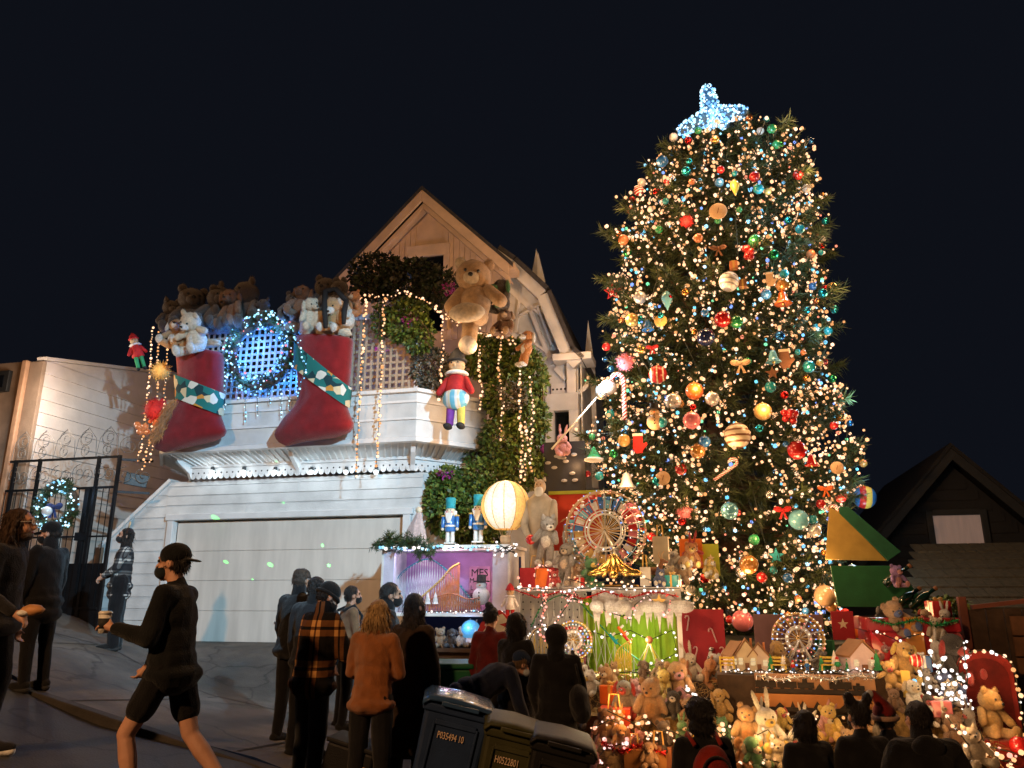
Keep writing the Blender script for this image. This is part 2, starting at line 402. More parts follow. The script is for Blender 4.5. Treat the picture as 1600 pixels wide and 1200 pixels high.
# garage door frame, door sections
hb('door_frame', TRIM, uDL-.10, uDL+.02, -.045, .1, .5, ZD1+.03, bevel=.008); hb('door_frame', TRIM, uDR-.02, uDR+.12, -.045, .1, .5, ZD1+.03, bevel=.008)
hb('door_frame', TRIM, uDL-.14, uDR+.16, -.06, .1, ZD1+.032, ZD1+.14, bevel=.008)
gd = MB().bx(uDL, uDR, .14, .2, ZD0-.02, ZD1+.05).build('garage_door', PAINT2, house)
hgt = (ZD1-ZD0)/4
for i in range(4):
    MB().bx(uDL+.024, uDR-.024, .105, .139, ZD0+i*hgt+.0022, ZD0+(i+1)*hgt-.0022).build('door_panel', PAINT2, gd, bevel=.004)
MB().bx(uDL+.03, uDR-.03, .09, .139, ZD0-.018, ZD0+.002).build('door_seal', mat('black_rubber', (.015,.015,.015), .7, var=0), gd)
MB().bx(-2.72, -2.52, .085, .104, ZD0+.30, ZD0+.34).build('door_handle', mat('handle_steel', (.3, .3, .3), .35, .8, var=0), gd, bevel=.006)
# ---- balcony, built along its plan path (left chamfer, front, right chamfer)
PATH = [(-5.62, .50), (-4.78, -.60), (0.0, -.60), (.90, .48)]
def offs(path, d):
    """offset the plan path outward (towards the street) by d"""
    n = len(path); out = []
    for i in range(n):
        ns = []
        for a, b in ((i-1, i), (i, i+1)):
            if a >= 0 and b < n:
                e = Vector((path[b][0]-path[a][0], path[b][1]-path[a][1])).normalized(); ns.append(Vector((e.y, -e.x)))
        nn = sum(ns, Vector((0, 0))).normalized(); k = 1/max(.3, nn.dot(ns[0])); out.append((path[i][0]+nn.x*d*k, path[i][1]+nn.y*d*k))
    return out
def loft(prof, closed=True):
    """profile of (outward offset, z) swept along PATH"""
    rows = [[(p[0], p[1], z) for p in offs(PATH, d)] for d, z in prof]; k = len(prof); n = len(PATH); m = MB()
    vs_ = [q for r in rows for q in r]; fs = []
    for i in range(k if closed else k-1):
        i2 = (i+1) % k
        for j in range(n-1): fs.append((i*n+j, i*n+j+1, i2*n+j+1, i2*n+j))
    if closed: fs.append(tuple(i*n for i in range(k))); fs.append(tuple(i*n+n-1 for i in range(k-1, -1, -1)))
    return m.add(vs_, fs)
ZS0, ZS1, ZC, ZP = 3.66, 3.90, 4.10, 4.90
loft([(-.56, ZS0+.05), (-.50, ZS0+.05), (-.50, ZS1), (-.02, ZC), (0, ZC), (0, ZP), (-.12, ZP), (-.12, ZC+.2), (-.56, ZS1+.1)]).build('balcony_wall', PAINT, house)
loft([(-.49, ZS1-.03), (-.44, ZS1-.03), (-.44, ZS1+.02), (-.49, ZS1+.02)]).build('moulding', TRIM, house)
loft([(.003, ZC-.05), (.06, ZC-.03), (.06, ZC+.04), (.003, ZC+.06)]).build('moulding', TRIM, house)
loft([(.003, ZC+.34), (.035, ZC+.34), (.035, ZC+.375), (.003, ZC+.375)]).build('moulding', TRIM, house)
loft([(.003, ZP-.17), (.03, ZP-.17), (.03, ZP-.13), (.003, ZP-.13)]).build('moulding', TRIM, house)
loft([(-.16, ZP+.002), (.08, ZP+.002), (.08, ZP+.06), (-.16, ZP+.06)]).build('cap_rail', TRIM, house)
# floor of the balcony
pf = offs(PATH, -.13); MB().add([(a, b, ZP-.5) for a, b in pf]+[(.9, 2.5, ZP-.5), (-5.6, 2.5, ZP-.5)], [(0,1,2,3,4,5)]).build('balcony_floor', PAINT, house)
sA, sB = offs(PATH, -.495), offs(PATH, -.02)
for j in range(3):
    a0, a1, b0, b1 = sA[j], sA[j+1], sB[j], sB[j+1]
    L = math.hypot(b1[0]-b0[0], b1[1]-b0[1]); n = max(3, int(L/.125))
    for i in range(n+1):
        t = (i+.5)/(n+1)
        p = Vector((a0[0]+(a1[0]-a0[0])*t, a0[1]+(a1[1]-a0[1])*t, ZS1-.003)); q = Vector((b0[0]+(b1[0]-b0[0])*t, b0[1]+(b1[1]-b0[1])*t, ZC-.003))
        MB().beam(p+Vector((0,0,-.006)), q+Vector((0,0,-.006)), .022, .022).build('cove_rib', TRIM, house)
    # scalloped fringe with round holes
    e = Vector((a1[0]-a0[0], a1[1]-a0[1], 0)); Le = e.length; e.normalize(); nrm = Vector((e.y, -e.x, 0)); ns = max(4, int(Le/.115)); wd = Le/ns
    m = MB(); hm = MB()
    for i in range(ns):
        c = Vector((a0[0], a0[1], 0)) + e*(wd*(i+.5)) + nrm*.012
        ring = [(-wd/2, ZS1-.032), (wd/2, ZS1-.032)] + [(wd/2*math.cos(t), ZS0+.10+wd*.8*-math.sin(t)) for t in np.linspace(0, PI, 7)]
        fr = [c+e*x+Vector((0,0,zz)) for x, zz in ring]; bk = [p-nrm*.02 for p in fr]; k = len(ring)
        m.add(fr+bk, [tuple(range(k-1,-1,-1)), tuple(range(k, 2*k))]+[(q, (q+1) % k, (q+1) % k+k, q+k) for q in range(k)])
        hc = c+nrm*.002+Vector((0,0,ZS0+.12)); hm.add([hc+e*(.016*math.cos(t))+Vector((0,0,.016*math.sin(t))) for t in np.linspace(0, 2*PI, 8, endpoint=False)], [tuple(range(7,-1,-1))])
    o = m.build('scalloped_fringe', TRIM, house); hm.build('fringe_holes', mat('hole_dark', (.02,.018,.016), .9, var=0, bump=0), o)['kind'] = 'stuff'
# corner brackets under the balcony
def bracket(u, v, ang, s=1.0, parent=house):
    out = [(0, 0), (.52*s, .30*s), (.54*s, .20*s), (.40*s, .12*s), (.30*s, -.02*s), (.16*s, -.12*s), (.05*s, -.20*s), (0, -.30*s)]
    m = MB().prism(out, -.04, .04); o = m.build('bracket', TRIM, parent, bevel=.006); o.location = (u, v, ZC-.24+.10); o.rotation_euler = (0, 0, ang); return o
for (a, b), an in ((sA[1], -R(112)), (sA[2], -R(68)), ((-2.36, -.1), -PI/2), (sA[3], -R(30))): bracket(a, b, an, .95)
# ---- lattice screen standing on the balcony
LATT = mat('tan_lattice_wood', (.42, .30, .20), .7, var=.2, vs_=9)
lat = MB().bx(-4.6, .0, -.46, -.40, 6.34, 6.44).build('lattice_screen', TRIM, house)
for u in (-4.56, -1.62, -.06): MB().bx(u-.05, u+.05, -.49, -.38, ZP+.062, 6.34).build('lattice_post', TRIM, lat, bevel=.006)
for i in range(38):
    u = -4.46+i*.118
    if not any(abs(u-p) < .07 for p in (-4.56, -1.62, -.06)): MB().bx(u-.022, u+.022, -.449, -.437, ZP+.07, 6.335).build('lattice_slat', LATT, lat)
for i in range(11):
    zz = ZP+.14+i*.118; MB().bx(-4.5, -.12, -.435, -.423, zz-.022, zz+.022).build('lattice_slat', LATT, lat)
# ---- upper gable
gv = 1.6; pk = hp(660, 298, gv-.35); gu = pk.x; gzk = pk.z
sl = 1.0; half = 1.72
MB().prism([(gu-half+.12, 4.5), (gu+half-.12, 4.5), (gu+half-.12, gzk-.25-(half-.12)*sl), (gu, gzk-.25), (gu-half+.12, gzk-.25-(half-.12)*sl)], gv+.02, gv+.2).build('gable_wall', TAN, house)
n = 24
for i in range(n):
    a = gu-1.44+i*(2.88/n); b = a+2.88/n-.008; c = (a+b)/2
    t0 = gzk-.32-abs(a-gu)*sl; t1 = gzk-.32-abs(b-gu)*sl
    lo = gzk-3.2
    if abs(c-gu-.05) < .32: continue
    MB().prism([(a, lo), (b, lo), (b, t1), (a, t0)], gv-.005, gv+.018).build('gable_board', TAN, house)
for sgn in (-1, 1):
    e = Vector((gu+sgn*half*1.08, gv-.36, gzk-half*1.08*sl)); p = Vector((gu, gv-.36, gzk))
    # rake board, soffit strip and roof slab
    for (dz, wd, dv, th, nm, mm) in ((-.12, .20, 0, .05, 'rake_board', TAN), (-.30, .10, .14, .10, 'rake_moulding', TAN)):
        MB().prism([(p.x, p.z+dz-wd*.5*1.3), (p.x, p.z+dz+wd*.5*1.3), (e.x, e.z+dz+wd*.5*1.3), (e.x, e.z+dz-wd*.5*1.3)], p.y+dv-th/2, p.y+dv+th/2).build(nm, mm, house, bevel=.008)
    MB().prism([(p.x, p.z+.012), (p.x, p.z+.10), (e.x+sgn*.08, e.z-.08+.10), (e.x+sgn*.08, e.z-.08+.012)], p.y-.03, p.y+6).build('roof', ROOF, house)
    MB().prism([(p.x, p.z-.26), (p.x, p.z-.30), (e.x, e.z-.30), (e.x, e.z-.26)], p.y+.2, gv).build('soffit', TAN, house)
# eave returns, gable side walls
for sgn in (-1, 1):
    e = Vector((gu+sgn*half*1.05, gv, gzk-half*1.05*sl))
    MB().bx(e.x-.16, e.x+.16, gv-.34, gv+.1, e.z-.16, e.z-.02).build('eave_return', TAN, house, bevel=.01)
    MB().bx(gu+sgn*(half-.12)-.02, gu+sgn*(half-.12)+.02, gv+.2, gv+6, 4.5, gzk-half*sl-.2).build('wall', TAN, house)
wn = MB().bx(gu-.30, gu+.40, gv-.02, gv+.01, gzk-3.0, gzk-1.36).build('window', DARKGLASS, house)
for a in ((gu-.42, gu+.52, gv-.08, gv+.015, gzk-1.36, gzk-1.10), (gu-.42, gu-.30, gv-.07, gv+.015, gzk-3.0, gzk-1.362), (gu+.40, gu+.52, gv-.07, gv+.015, gzk-3.0, gzk-1.362), (gu-.30, gu+.40, gv-.05, gv-.021, gzk-2.2, gzk-2.14)):
    MB().bx(*a).build('window_frame', TAN, wn, bevel=.008)
# ---- right-hand wing with flared roof edge
wv = 2.0
def wq(px, py, v=wv): q = hp(px, py, v); return (q.x, q.z)
edge = [wq(*p) for p in ((776, 408), (800, 425), (848, 470), (866, 515), (885, 560), (903, 578))]
base = [wq(903, 600), wq(903, 690), (wq(903, 690)[0], 1.0), (wq(700, 690)[0], 1.0), wq(700, 408)]
MB().prism(edge+base, wv+.02, wv+.25).build('wing_wall', PAINT, house)
m = MB()
for i in range(len(edge)-1):
    (a, b), (c, d) = edge[i], edge[i+1]; ln = math.hypot(c-a, d-b); nx, nz = -(d-b)/ln, (c-a)/ln
    for off0, off1, v0, v1, nm, mm in ((-.06, .16, wv-.28, wv-.22, 'flared_board', PAINT), (.161, .25, wv-.34, wv+5, 'roof', ROOF), (-.34, -.26, wv-.06, wv+.018, 'panel_moulding', TRIM)):
        MB().prism([(a+nx*off0, b+nz*off0), (c+nx*off0, d+nz*off0), (c+nx*off1, d+nz*off1), (a+nx*off1, b+nz*off1)], v0, v1).build(nm, mm, house)
    MB().prism([(a-nx*.06, b-nz*.06), (c-nx*.06, d-nz*.06), (c-nx*.02, d-nz*.02), (a-nx*.02, b-nz*.02)], wv-.22, wv+.02).build('soffit', PAINT, house)
for p, q in (((790, 445), (842, 490)), ((800, 500), (848, 475)), ((812, 470), (806, 520)), ((812, 520), (868, 560)), ((840, 480), (862, 540))):
    a = hp(*p, wv-.02); b = hp(*q, wv-.02); MB().beam(a, b, .05, .07, (0, 1, 0)).build('panel_moulding', TRIM, house)
# lower cornice of the wing, holes, bracket, bay wall with dark window
c0, c1 = wq(868, 570), wq(930, 582)
MB().bx(c0[0], wq(928, 575)[0], wv-.34, wv+.3, c0[1]-.02, c0[1]+.12).build('cornice', TRIM, house, bevel=.012)
y0 = wq(880, 612)[1]; y1 = wq(880, 600)[1]; ua, ub = wq(862, 605)[0], wq(893, 605)[0]
tr = MB().bx(ua, ub, wv-.06, wv+.019, y0-.1, y1).build('pierced_trim', TRIM, house)
hm = MB()
for i in range(5):
    c = Vector((ua+(ub-ua)*(i+.5)/5, wv-.063, (y0+y1)/2-.04)); hm.add([c+Vector((.022*math.cos(t), 0, .022*math.sin(t))) for t in np.linspace(0, 2*PI, 8, endpoint=False)], [tuple(range(8))])
hm.build('trim_holes', mat('hole_dark', (0,0,0)), tr)
bw0, bw1 = wq(855, 640)[0], wq(906, 640)[0]
zt, zm, zb = wq(880, 618)[1], wq(880, 645)[1], wq(880, 680)[1]
MB().bx(bw0, bw1, wv-.20, wv+.018, zm, zt).build('bay_header', PAINT, house, bevel=.01)
MB().bx(bw0, bw0+.16, wv-.20, wv+.018, zb-2.6, zm-.002).build('bay_post', PAINT, house); MB().bx(bw1-.18, bw1, wv-.20, wv+.018, zb-2.6, zm-.002).build('bay_post', PAINT, house)
MB().bx(bw0+.162, bw1-.182, wv-.05, wv+.017, zb-1.4, zm-.002).build('window', DARKGLASS, house)
MB().bx(bw1-.22, bw1-.04, wv-.16, wv+.018, zt+.002, c0[1]-.022).build('bracket_post', TRIM, house, bevel=.01)
MB().tube([hp(898, 620, wv+.1), hp(915, 605, wv+.1), hp(922, 592, wv+.1)], .05, 6).build('bracket', TRIM, house)
# side wall of the wing, boarded, running back from the street
for k in range(9):
    zz = zt+.75-k*.2
    MB().bx(bw1+.02, bw1+.05, wv+.02, wv+3.2, zz-.196, zz).build('siding_board', PAINT, house)
MB().bx(bw1-.3, bw1+.018, wv+.26, wv+3.2, zb-2.6, zt+.6).build('wall', PAINT, house)
# two pointed roof finials behind the ridge
def finial(px, py, pyb, half_w, v, twist):
    top = hp(px, py, v); bot = hp(px, pyb, v); f = MB()
    cs = [(top.x+half_w*math.cos(a+twist), v+half_w*math.sin(a+twist), bot.z) for a in (PI/4, 3*PI/4, 5*PI/4, 7*PI/4)]
    f.add(cs+[tuple(top)], [(0,1,4),(1,2,4),(2,3,4),(3,0,4),(3,2,1,0)]); f.add([(x, y, z-2.5) for x, y, z in cs]+[(x, y, z-.001) for x, y, z in cs], [(0,1,5,4),(1,2,6,5),(2,3,7,6),(3,0,4,7)])
    return f.build('roof_finial', PAINT, house)
finial(838, 388, 470, .30, 3.4, R(20)); finial(919, 500, 580, .17, 3.4, R(5))
MB().prism([(q.x, q.z) for q in (hp(841, 395, 3.1), hp(852, 440, 3.1), hp(845, 447, 3.1), hp(850, 475, 3.1), hp(838, 475, 3.1))], 3.08, 3.14).build('finial_board', PAINT, house)
MB().bx(gu-1.6, 1.6, 2.3, 7.5, 1.2, 5.4).build('wall', PAINT, house)
# round white spot lamps under the balcony fringe
for i, px in enumerate((332, 381, 430, 487, 541, 588)):
    q = hp(px, 735, -.16); p = hw(*q)
    t = thing('eave_lamp', ['small white round lamp under the balcony fringe, %s from the garage parapet' % w_ for w_ in ('first', 'second', 'third', 'fourth', 'fifth', 'sixth')][i], 'lamp', p, -TH, 'small round lamps in a row above the garage door')
    MB().lathe([(.0, .07), (.03, .06), (.035, .0), (.02, -.01)], 10).build('socket', mat('lamp_socket_dark', (.03,.03,.03), .5, var=0), t)
    MB().ell((0, -.01, -.03), (.045, .045, .045), None, 10, 7).build('globe', emis('cool_globe_glow', (.9, 1.0, 1.0), 2.2), t, True)
    lamp('glow', 'POINT', (0, -.08, -.06), 2.2, (.85, .95, 1.0), .05, parent=t)

# ------------------------------------------------------------------ neighbour on the left, its railing
SIDING = mat('beige_siding', (.58, .50, .44), .6, var=.12, vs_=2.5, bump=.15, bs=30)
BROWN = mat('brown_stucco', (.26, .18, .125), .8, var=.2, vs_=3, bump=.3, bs=25)
nb = street_thing('siding_house', 'beige neighbouring house with long horizontal siding and brown front wall', 'house', 0, 0, 0)
v0 = -.55; q0 = hp(70, 563, v0); un = q0.x
# find depth where the same side wall passes px 222
lo, hi = v0, 12
for _ in range(50):
    mid = (lo+hi)/2
    if hp(222, 640, mid).x < un: lo = mid
    else: hi = mid
v1 = lo; zt0 = q0.z; zt1 = hp(222, 638, v1).z
def ztop(v): return zt0+(zt1-zt0)*(v-v0)/(v1-v0)
ve = v1+3.5
MB().add([(un-.3, v0+.02, 0), (un-.02, v0+.02, 0), (un-.02, ve, 0), (un-.3, ve, 0), (un-.3, v0+.02, ztop(v0)), (un-.02, v0+.02, ztop(v0)), (un-.02, ve, ztop(ve)), (un-.3, ve, ztop(ve))],
         [(0,3,2,1),(4,5,6,7),(0,1,5,4),(1,2,6,5),(2,3,7,6),(3,0,4,7)]).build('wall', SIDING, nb)
z = 1.2
while z < zt0-.02:
    z1 = z+.252
    va = v0+.05; vb = ve
    # clip by the falling top edge
    if ztop(ve) < z1: vb = min(ve, v0+(z1-zt0)/(zt1-zt0)*(v1-v0))
    if vb > va+.1:
        MB().add([(un-.02, va, z), (un+.012, va, z), (un+.012, vb, z), (un-.02, vb, z), (un-.02, va, z1), (un-.004, va, z1), (un-.004, vb, z1), (un-.02, vb, z1)],
             [(0,3,2,1),(4,5,6,7),(0,1,5,4),(1,2,6,5),(2,3,7,6),(3,0,4,7)]).build('siding_board', SIDING, nb)
    z += .256
MB().beam((un-.05, v0-.03, zt0+.03), (un-.05, ve, ztop(ve)+.03), .22, .06).build('wall_cap', SIDING, nb)
MB().bx(un-.30, un+.02, v0-.04, v0+.045, .5, zt0-.02).build('corner_board', BROWN, nb, bevel=.01)
MB().bx(un-.42, un-.302, v0-.12, v0+.3, .5, zt0-.0).build('downpipe_board', mat('orange_brown_trim', (.42, .24, .14), .6, var=.15), nb, bevel=.02)
MB().bx(un-6, un-.424, v0+.03, v0+5, .3, zt0+.02).build('wall', BROWN, nb)
lw = MB().bx(hp(2, 590, v0).x, hp(17, 590, v0).x, v0-.06, v0+.028, hp(10, 612, v0).z, hp(10, 580, v0).z).build('wall_lantern', mat('lantern_black', (.02,.02,.02), .5, var=0), nb, bevel=.01)
MB().bx(hp(5, 590, v0).x, hp(11, 590, v0).x, v0-.075, v0-.061, hp(10, 606, v0).z, hp(10, 588, v0).z).build('pane', DARKGLASS, lw)

IRON2 = mat('faded_grey_iron', (.16, .145, .13), .6, metal=.2, var=.2, bump=.1)
IRON = mat('wrought_iron_black', (.018, .018, .02), .45, metal=.6, var=.2, bump=.1)
gv0 = -.75
gA, gB = hp(18, 716, gv0), hp(184, 713, gv0)
gate = street_thing('iron_gate', 'tall black wrought iron gate with scrolls before the siding house', 'gate', gA.x, gv0, 0)
Wg = gB.x-gA.x; zr1 = gB.z; zr2 = hp(150, 762, gv0).z; zb = gz(*wp(120, 960, gv0)[:2])+.02
def gpart(name, m): return m.build(name, IRON2 if name == 'scroll' else IRON, gate)
gpart('rail', MB().bx(0, Wg, -.02, .02, zr1-.025, zr1+.015)); gpart('rail', MB().bx(0, Wg, -.02, .02, zr2-.02, zr2+.02)); zr3 = hp(150, 838, gv0).z
gpart('rail', MB().bx(0, Wg, -.015, .015, zr3-.015, zr3+.015)); gpart('rail', MB().bx(0, Wg, -.02, .02, zb+.1, zb+.14))
for i in range(int(Wg/.125)+1):
    gpart('bar', MB().tube([(i*.125, 0, zb+.1), (i*.125, 0, zr2)], .008, 5))
for px in (22, 60, 152, 184):
    u = hp(px, 740, gv0).x-gA.x; gpart('post', MB().bx(u-.025, u+.025, -.026, .026, zb-.25, zr1+.02))
u = hp(134, 800, gv0).x-gA.x; gpart('gate_stile', MB().bx(u-.045, u+.045, -.045, .045, zb-.2, zr2))
gpart('lock_box', MB().bx(u-.11, u+.11, -.06, .06, zr3-.07, zr3+.07))
gpart('kick_panel', MB().bx(0, Wg, .021, .03, zb-.3, hp(150, 880, gv0).z))
def spiral(c, r, a0, turns, sgn=1, n=22): return [(c[0]+r*(1-.82*i/n)*math.cos(a0+sgn*turns*2*PI*i/n), 0, c[1]+r*(1-.82*i/n)*math.sin(a0+sgn*turns*2*PI*i/n)) for i in range(n+1)]
sw = .46
for i in range(int(Wg/sw)):
    x = (i+.5)*sw*Wg/(int(Wg/sw)*sw)
    for sgn in (1, -1):
        gpart('scroll', MB().tube(spiral((x, zr1+.36), .17, PI/2*sgn, 1.4, sgn), .0065, 4)); gpart('scroll', MB().tube(spiral((x, zr1+.14), .12, -PI/2*sgn, 1.4, -sgn), .0065, 4))
    gpart('scroll', MB().tube([(x-sw/2, 0, zr1+.02), (x-sw*.42, 0, zr1+.35), (x, 0, zr1+.56), (x+sw*.42, 0, zr1+.35), (x+sw/2, 0, zr1+.02)], .007, 4))
    gpart('scroll', MB().tube(spiral((x-.08, (zr1+zr2)/2), .16, PI/2, 1.5, 1), .008, 4)); gpart('scroll', MB().tube(spiral((x+.10, (zr1+zr2)/2-.03), .13, -PI/2, 1.5, 1), .008, 4))
o = obj('house_number', text_mesh('1840', .17, IRON, 'house_number', .004), gate); o.location = (hp(104, 753, gv0).x-gA.x, -.03, hp(104, 752, gv0).z); o.rotation_euler = (PI/2, 0, 0)
# side railing going back beside the steps
rail = street_thing('stair_railing', 'black scrolled iron railing over the sloping white parapet', 'railing', gB.x, gv0, 0)
L2 = .95; ang = R(38)
rail.rotation_euler = (0, 0, -TH+ang)
for zz in (zr1-.05, zr2-.08): MB().beam((0, 0, zz), (L2*.62, 0, zz), .03, .04).build('rail', IRON, rail)
for i in range(4):
    x = .06+i*.13; zc_ = 2.66+(gB.x+x*math.cos(ang)+6.32)/1.22*1.07
    if zc_ < zr2-.2: MB().tube([(x, 0, max(2.3, zc_)), (x, 0, zr2-.08)], .008, 4).build('bar', IRON, rail)
for i in range(2):
    x = .16+i*.30
    MB().tube(spiral((x, (zr1+zr2)/2-.06), .16, PI/2, 1.5, 1), .007, 4).build('scroll', IRON2, rail); MB().tube(spiral((x, zr1+.20), .17, PI/2, 1.5, 1), .0065, 4).build('scroll', IRON2, rail)
pl = street_thing('name_plate', 'small dark rectangular plate wired to the scrolled stair railing', 'sign', *hp(213, 750, gv0+.25)); pl.rotation_euler = (0, R(8), -TH+ang)
MB().bx(-.19, .19, -.015, .015, -.11, .11).build('plate', mat('plate_dark', (.02,.03,.035), .4, var=.3), pl, bevel=.01); MB().box((0, -.02, 0), (.22, .006, .012), rotm(0, .4, 0)).build('mark', mat('plate_mark', (.2,.2,.18), .5, var=0), pl)
# bright lamp on a pole behind the gate
q = hp(79, 667, .3); t = thing('pole_lamp', 'bright bare bulb on a bent black pole above the iron gate', 'lamp', hw(q.x, q.y, 0), -TH)
MB().tube([(-.35, 0, 1.0), (-.16, 0, q.z-.35), (-.13, 0, q.z-.05), (0, 0, q.z)], .016, 6).build('pole', IRON, t)
MB().ell((.02, 0, q.z), (.075, .075, .075), None, 12, 8).build('bulb', emis('lamp_bulb_hot', (1, .88, .66), 6), t, True)
lamp('glow', 'POINT', (1.3, -1.5, q.z+.2), 170, (1, .82, .66), .3, parent=t)
# low terrace behind gate
MB()
# ------------------------------------------------------------------ planted bank behind the displays
BANK = mat('dark_bank_soil', (.028, .030, .018), .95, var=.4, vs_=5, bump=.6, bs=20)
rw = random.Random(3)
def bank_z(u, v):
    b = gz(*hw(u, v, 0)[:2]); return max(b-.05, min(1.0, 1.6+(v+.6)*.5)+.1*mnoise.noise(Vector((u*1.3, v*1.3, 0)))) if v > -.55 else b-.4
v, f = [], []
ua = np.arange(.25, 14, .4); va = [-.56, -.5, -.3, 0, .4, .9, 1.5, 2.2, 3, 4, 6, 9]
for b in va:
    for a in ua: p = hw(a, b, bank_z(a, b)); v.append(p)
for j in range(len(va)-1):
    for i in range(len(ua)-1): k = j*len(ua)+i; f.append((k, k+1, k+1+len(ua), k+len(ua)))
tag(obj('bank', npmesh('bank', np.array([tuple(p) for p in v]), np.array(f), BANK, True)), kind='structure')

# ------------------------------------------------------------------ the great Christmas tree
TV = 1.2
prof_px = [(226, 1095, 1165), (240, 1058, 1205), (258, 1035, 1250), (280, 1008, 1274), (330, 992, 1284), (400, 962, 1285), (450, 952, 1290), (550, 948, 1300), (600, 950, 1302),
           (650, 955, 1318), (700, 915, 1330), (760, 928, 1338), (820, 985, 1318), (900, 1022, 1326), (960, 1068, 1315), (1000, 1100, 1290)]
prof = []
for y, xl, xr in prof_px:
    a, b = hp(xl, y, TV), hp(xr, y, TV); prof.append((a.z, (a.x+b.x)/2, (b.x-a.x)/2))
prof.sort()
pz = np.array([p[0] for p in prof]); pc = np.array([p[1] for p in prof]); pr = np.array([p[2] for p in prof])
def tR(z): return float(np.interp(z, pz, pr))
def tC(z): return float(np.interp(z, pz, pc))
ZT0, ZT1 = pz[0], pz[-1]
tu = tC((ZT0+ZT1)/2)
def tpos(z, phi, k):
    """street-frame point in the crown: phi measured from the street side (0 faces the viewer)"""
    return Vector((tC(z)+math.sin(phi)*tR(z)*k, TV-math.cos(phi)*tR(z)*k, z))
tree = street_thing('christmas_tree', 'huge dark evergreen tree covered with lights and ornaments', 'tree', 0, 0, 0)
BARK = mat('conifer_bark', (.085, .05, .03), .9, var=.35, vs_=14, bump=.8, bs=30)
NEED = mat('conifer_needles', (.03, .06, .02), .55, var=.25, vs_=3, bump=0, vcol=True)
zb_ = bank_z(tu, TV)-.3
tk = [(tu+.08*math.sin(i), TV, zb_+(ZT1-.2-zb_)*i/12) for i in range(13)]
MB().tube(tk, [.20*(1-.75*i/12)+.01 for i in range(13)], 10).build('trunk', BARK, tree, True)
rt = random.Random(11); nprng = np.random.default_rng(5)
limb = MB(); LIMBS = []; tips = []   # tuft seats: position, direction, size
nb_l = 360
for i in range(nb_l):
    z = ZT0+.1+(ZT1-ZT0-.15)*((i+.5)/nb_l); phi = i*2.39996
    k = rt.uniform(.82, 1.03) if rt.random() > .16 else rt.uniform(1.03, 1.13)
    Rr = tR(z)*k; droop = rt.uniform(.02, .14)*Rr
    zz0 = z - .10*Rr if z < ZT1-1 else z-.35
    c0 = Vector((tu+(tC(z)-tu)*.2, TV, zz0))
    end = tpos(z, phi, k); end.z = z-droop+rt.uniform(-.1, .12)
    d = end-c0; L = d.length; d.normalize(); side = d.cross(Vector((0,0,1))).normalized()
    pts = []
    for s in range(6):
        t = s/5; p = c0.lerp(end, t); p.z += -.16*Rr*math.sin(t*PI)*.6+.10*Rr*max(0, t-.7); pts.append(p)
    LIMBS.append((z, (phi+PI) % (2*PI)-PI, pts))
    limb.tube(pts, [.030*(1-.8*s/5)+.004 for s in range(6)], 4)
    nt_ = int(6+L*6.5)
    for j in range(nt_):
        t = .30+.72*(j/nt_)**.8; t = min(t, 1.0)
        q = c0.lerp(end, t); q.z += -.16*Rr*math.sin(t*PI)*.6+.10*Rr*max(0, t-.7)
        spread = (1.05-t)*.62+.10
        sgn = 1 if j % 2 else -1
        td = (d*rt.uniform(.5, 1.0)+side*sgn*rt.uniform(.3, 1.0)+Vector((0,0,rt.uniform(-.35, .45)))).normalized()
        ln = spread*L*rt.uniform(.18, .34)
        tip = q+td*ln
        if t < .97: limb.tube([q, tip], [.009, .004], 3)
        tips.append((tip, td, rt.uniform(.75, 1.2))); 
        if ln > .22: tips.append((q.lerp(tip, .5), td, rt.uniform(.7, 1.0)))
    tips.append((pts[-1], d, 1.25))
# dark leader shoots at the top
for i in range(60):
    phi = rt.uniform(0, 2*PI); z = ZT1+rt.uniform(-.4, .02); p = tpos(min(z, ZT1), phi, rt.uniform(.1, 1.0)); p.z = z
    tips.append((p, Vector((math.sin(phi)*.5, -math.cos(phi)*.5, .8)).normalized(), 1.2))
limb.build('limbs', BARK, tree)['kind'] = 'stuff'
def needle_tufts(tips, n_per, length, width, colf, rng):
    T = len(tips); P = np.array([tuple(t[0]) for t in tips]); D = np.array([tuple(t[1]) for t in tips]); S = np.array([t[2] for t in tips])
    idx = np.repeat(np.arange(T), n_per); N = len(idx)
    along = rng.uniform(-.75, .35, N)[:, None]
    base = P[idx]+D[idx]*along*length*1.4*S[idx][:, None]
    r = rng.normal(size=(N, 3)); r -= D[idx]*(r*D[idx]).sum(1)[:, None]; r /= np.linalg.norm(r, axis=1)[:, None]
    dirn = D[idx]*rng.uniform(.35, 1.0, N)[:, None]+r*rng.uniform(.5, 1.0, N)[:, None]; dirn /= np.linalg.norm(dirn, axis=1)[:, None]
    ln = length*S[idx]*rng.uniform(.7, 1.2, N)
    sd = np.cross(dirn, rng.normal(size=(N, 3))); sd /= np.linalg.norm(sd, axis=1)[:, None]
    wv_ = width*S[idx]
    v = np.stack([base-sd*wv_[:, None]/2, base+sd*wv_[:, None]/2, base+dirn*ln[:, None]], 1).reshape(-1, 3)
    f = np.arange(N*3).reshape(-1, 3)
    c = np.repeat(colf(P, rng)[idx], 3, axis=0)
    return v, f, c
def pine_col(P, rng):
    n = len(P); t = rng.uniform(0, 1, n)[:, None]
    a = np.array([.022, .040, .013]); b = np.array([.055, .078, .020]); c = np.array([.030, .052, .026])
    col = a*(1-t)+b*t; m = rng.uniform(size=n) < .25; col[m] = c; return col
v, f, c = needle_tufts(tips, 34, .165, .019, pine_col, nprng)
cr = obj('crown', npmesh('crown', v, f, NEED, False, c), tree); cr['kind'] = 'stuff'
print('tree tufts', len(tips), 'tris', len(f))

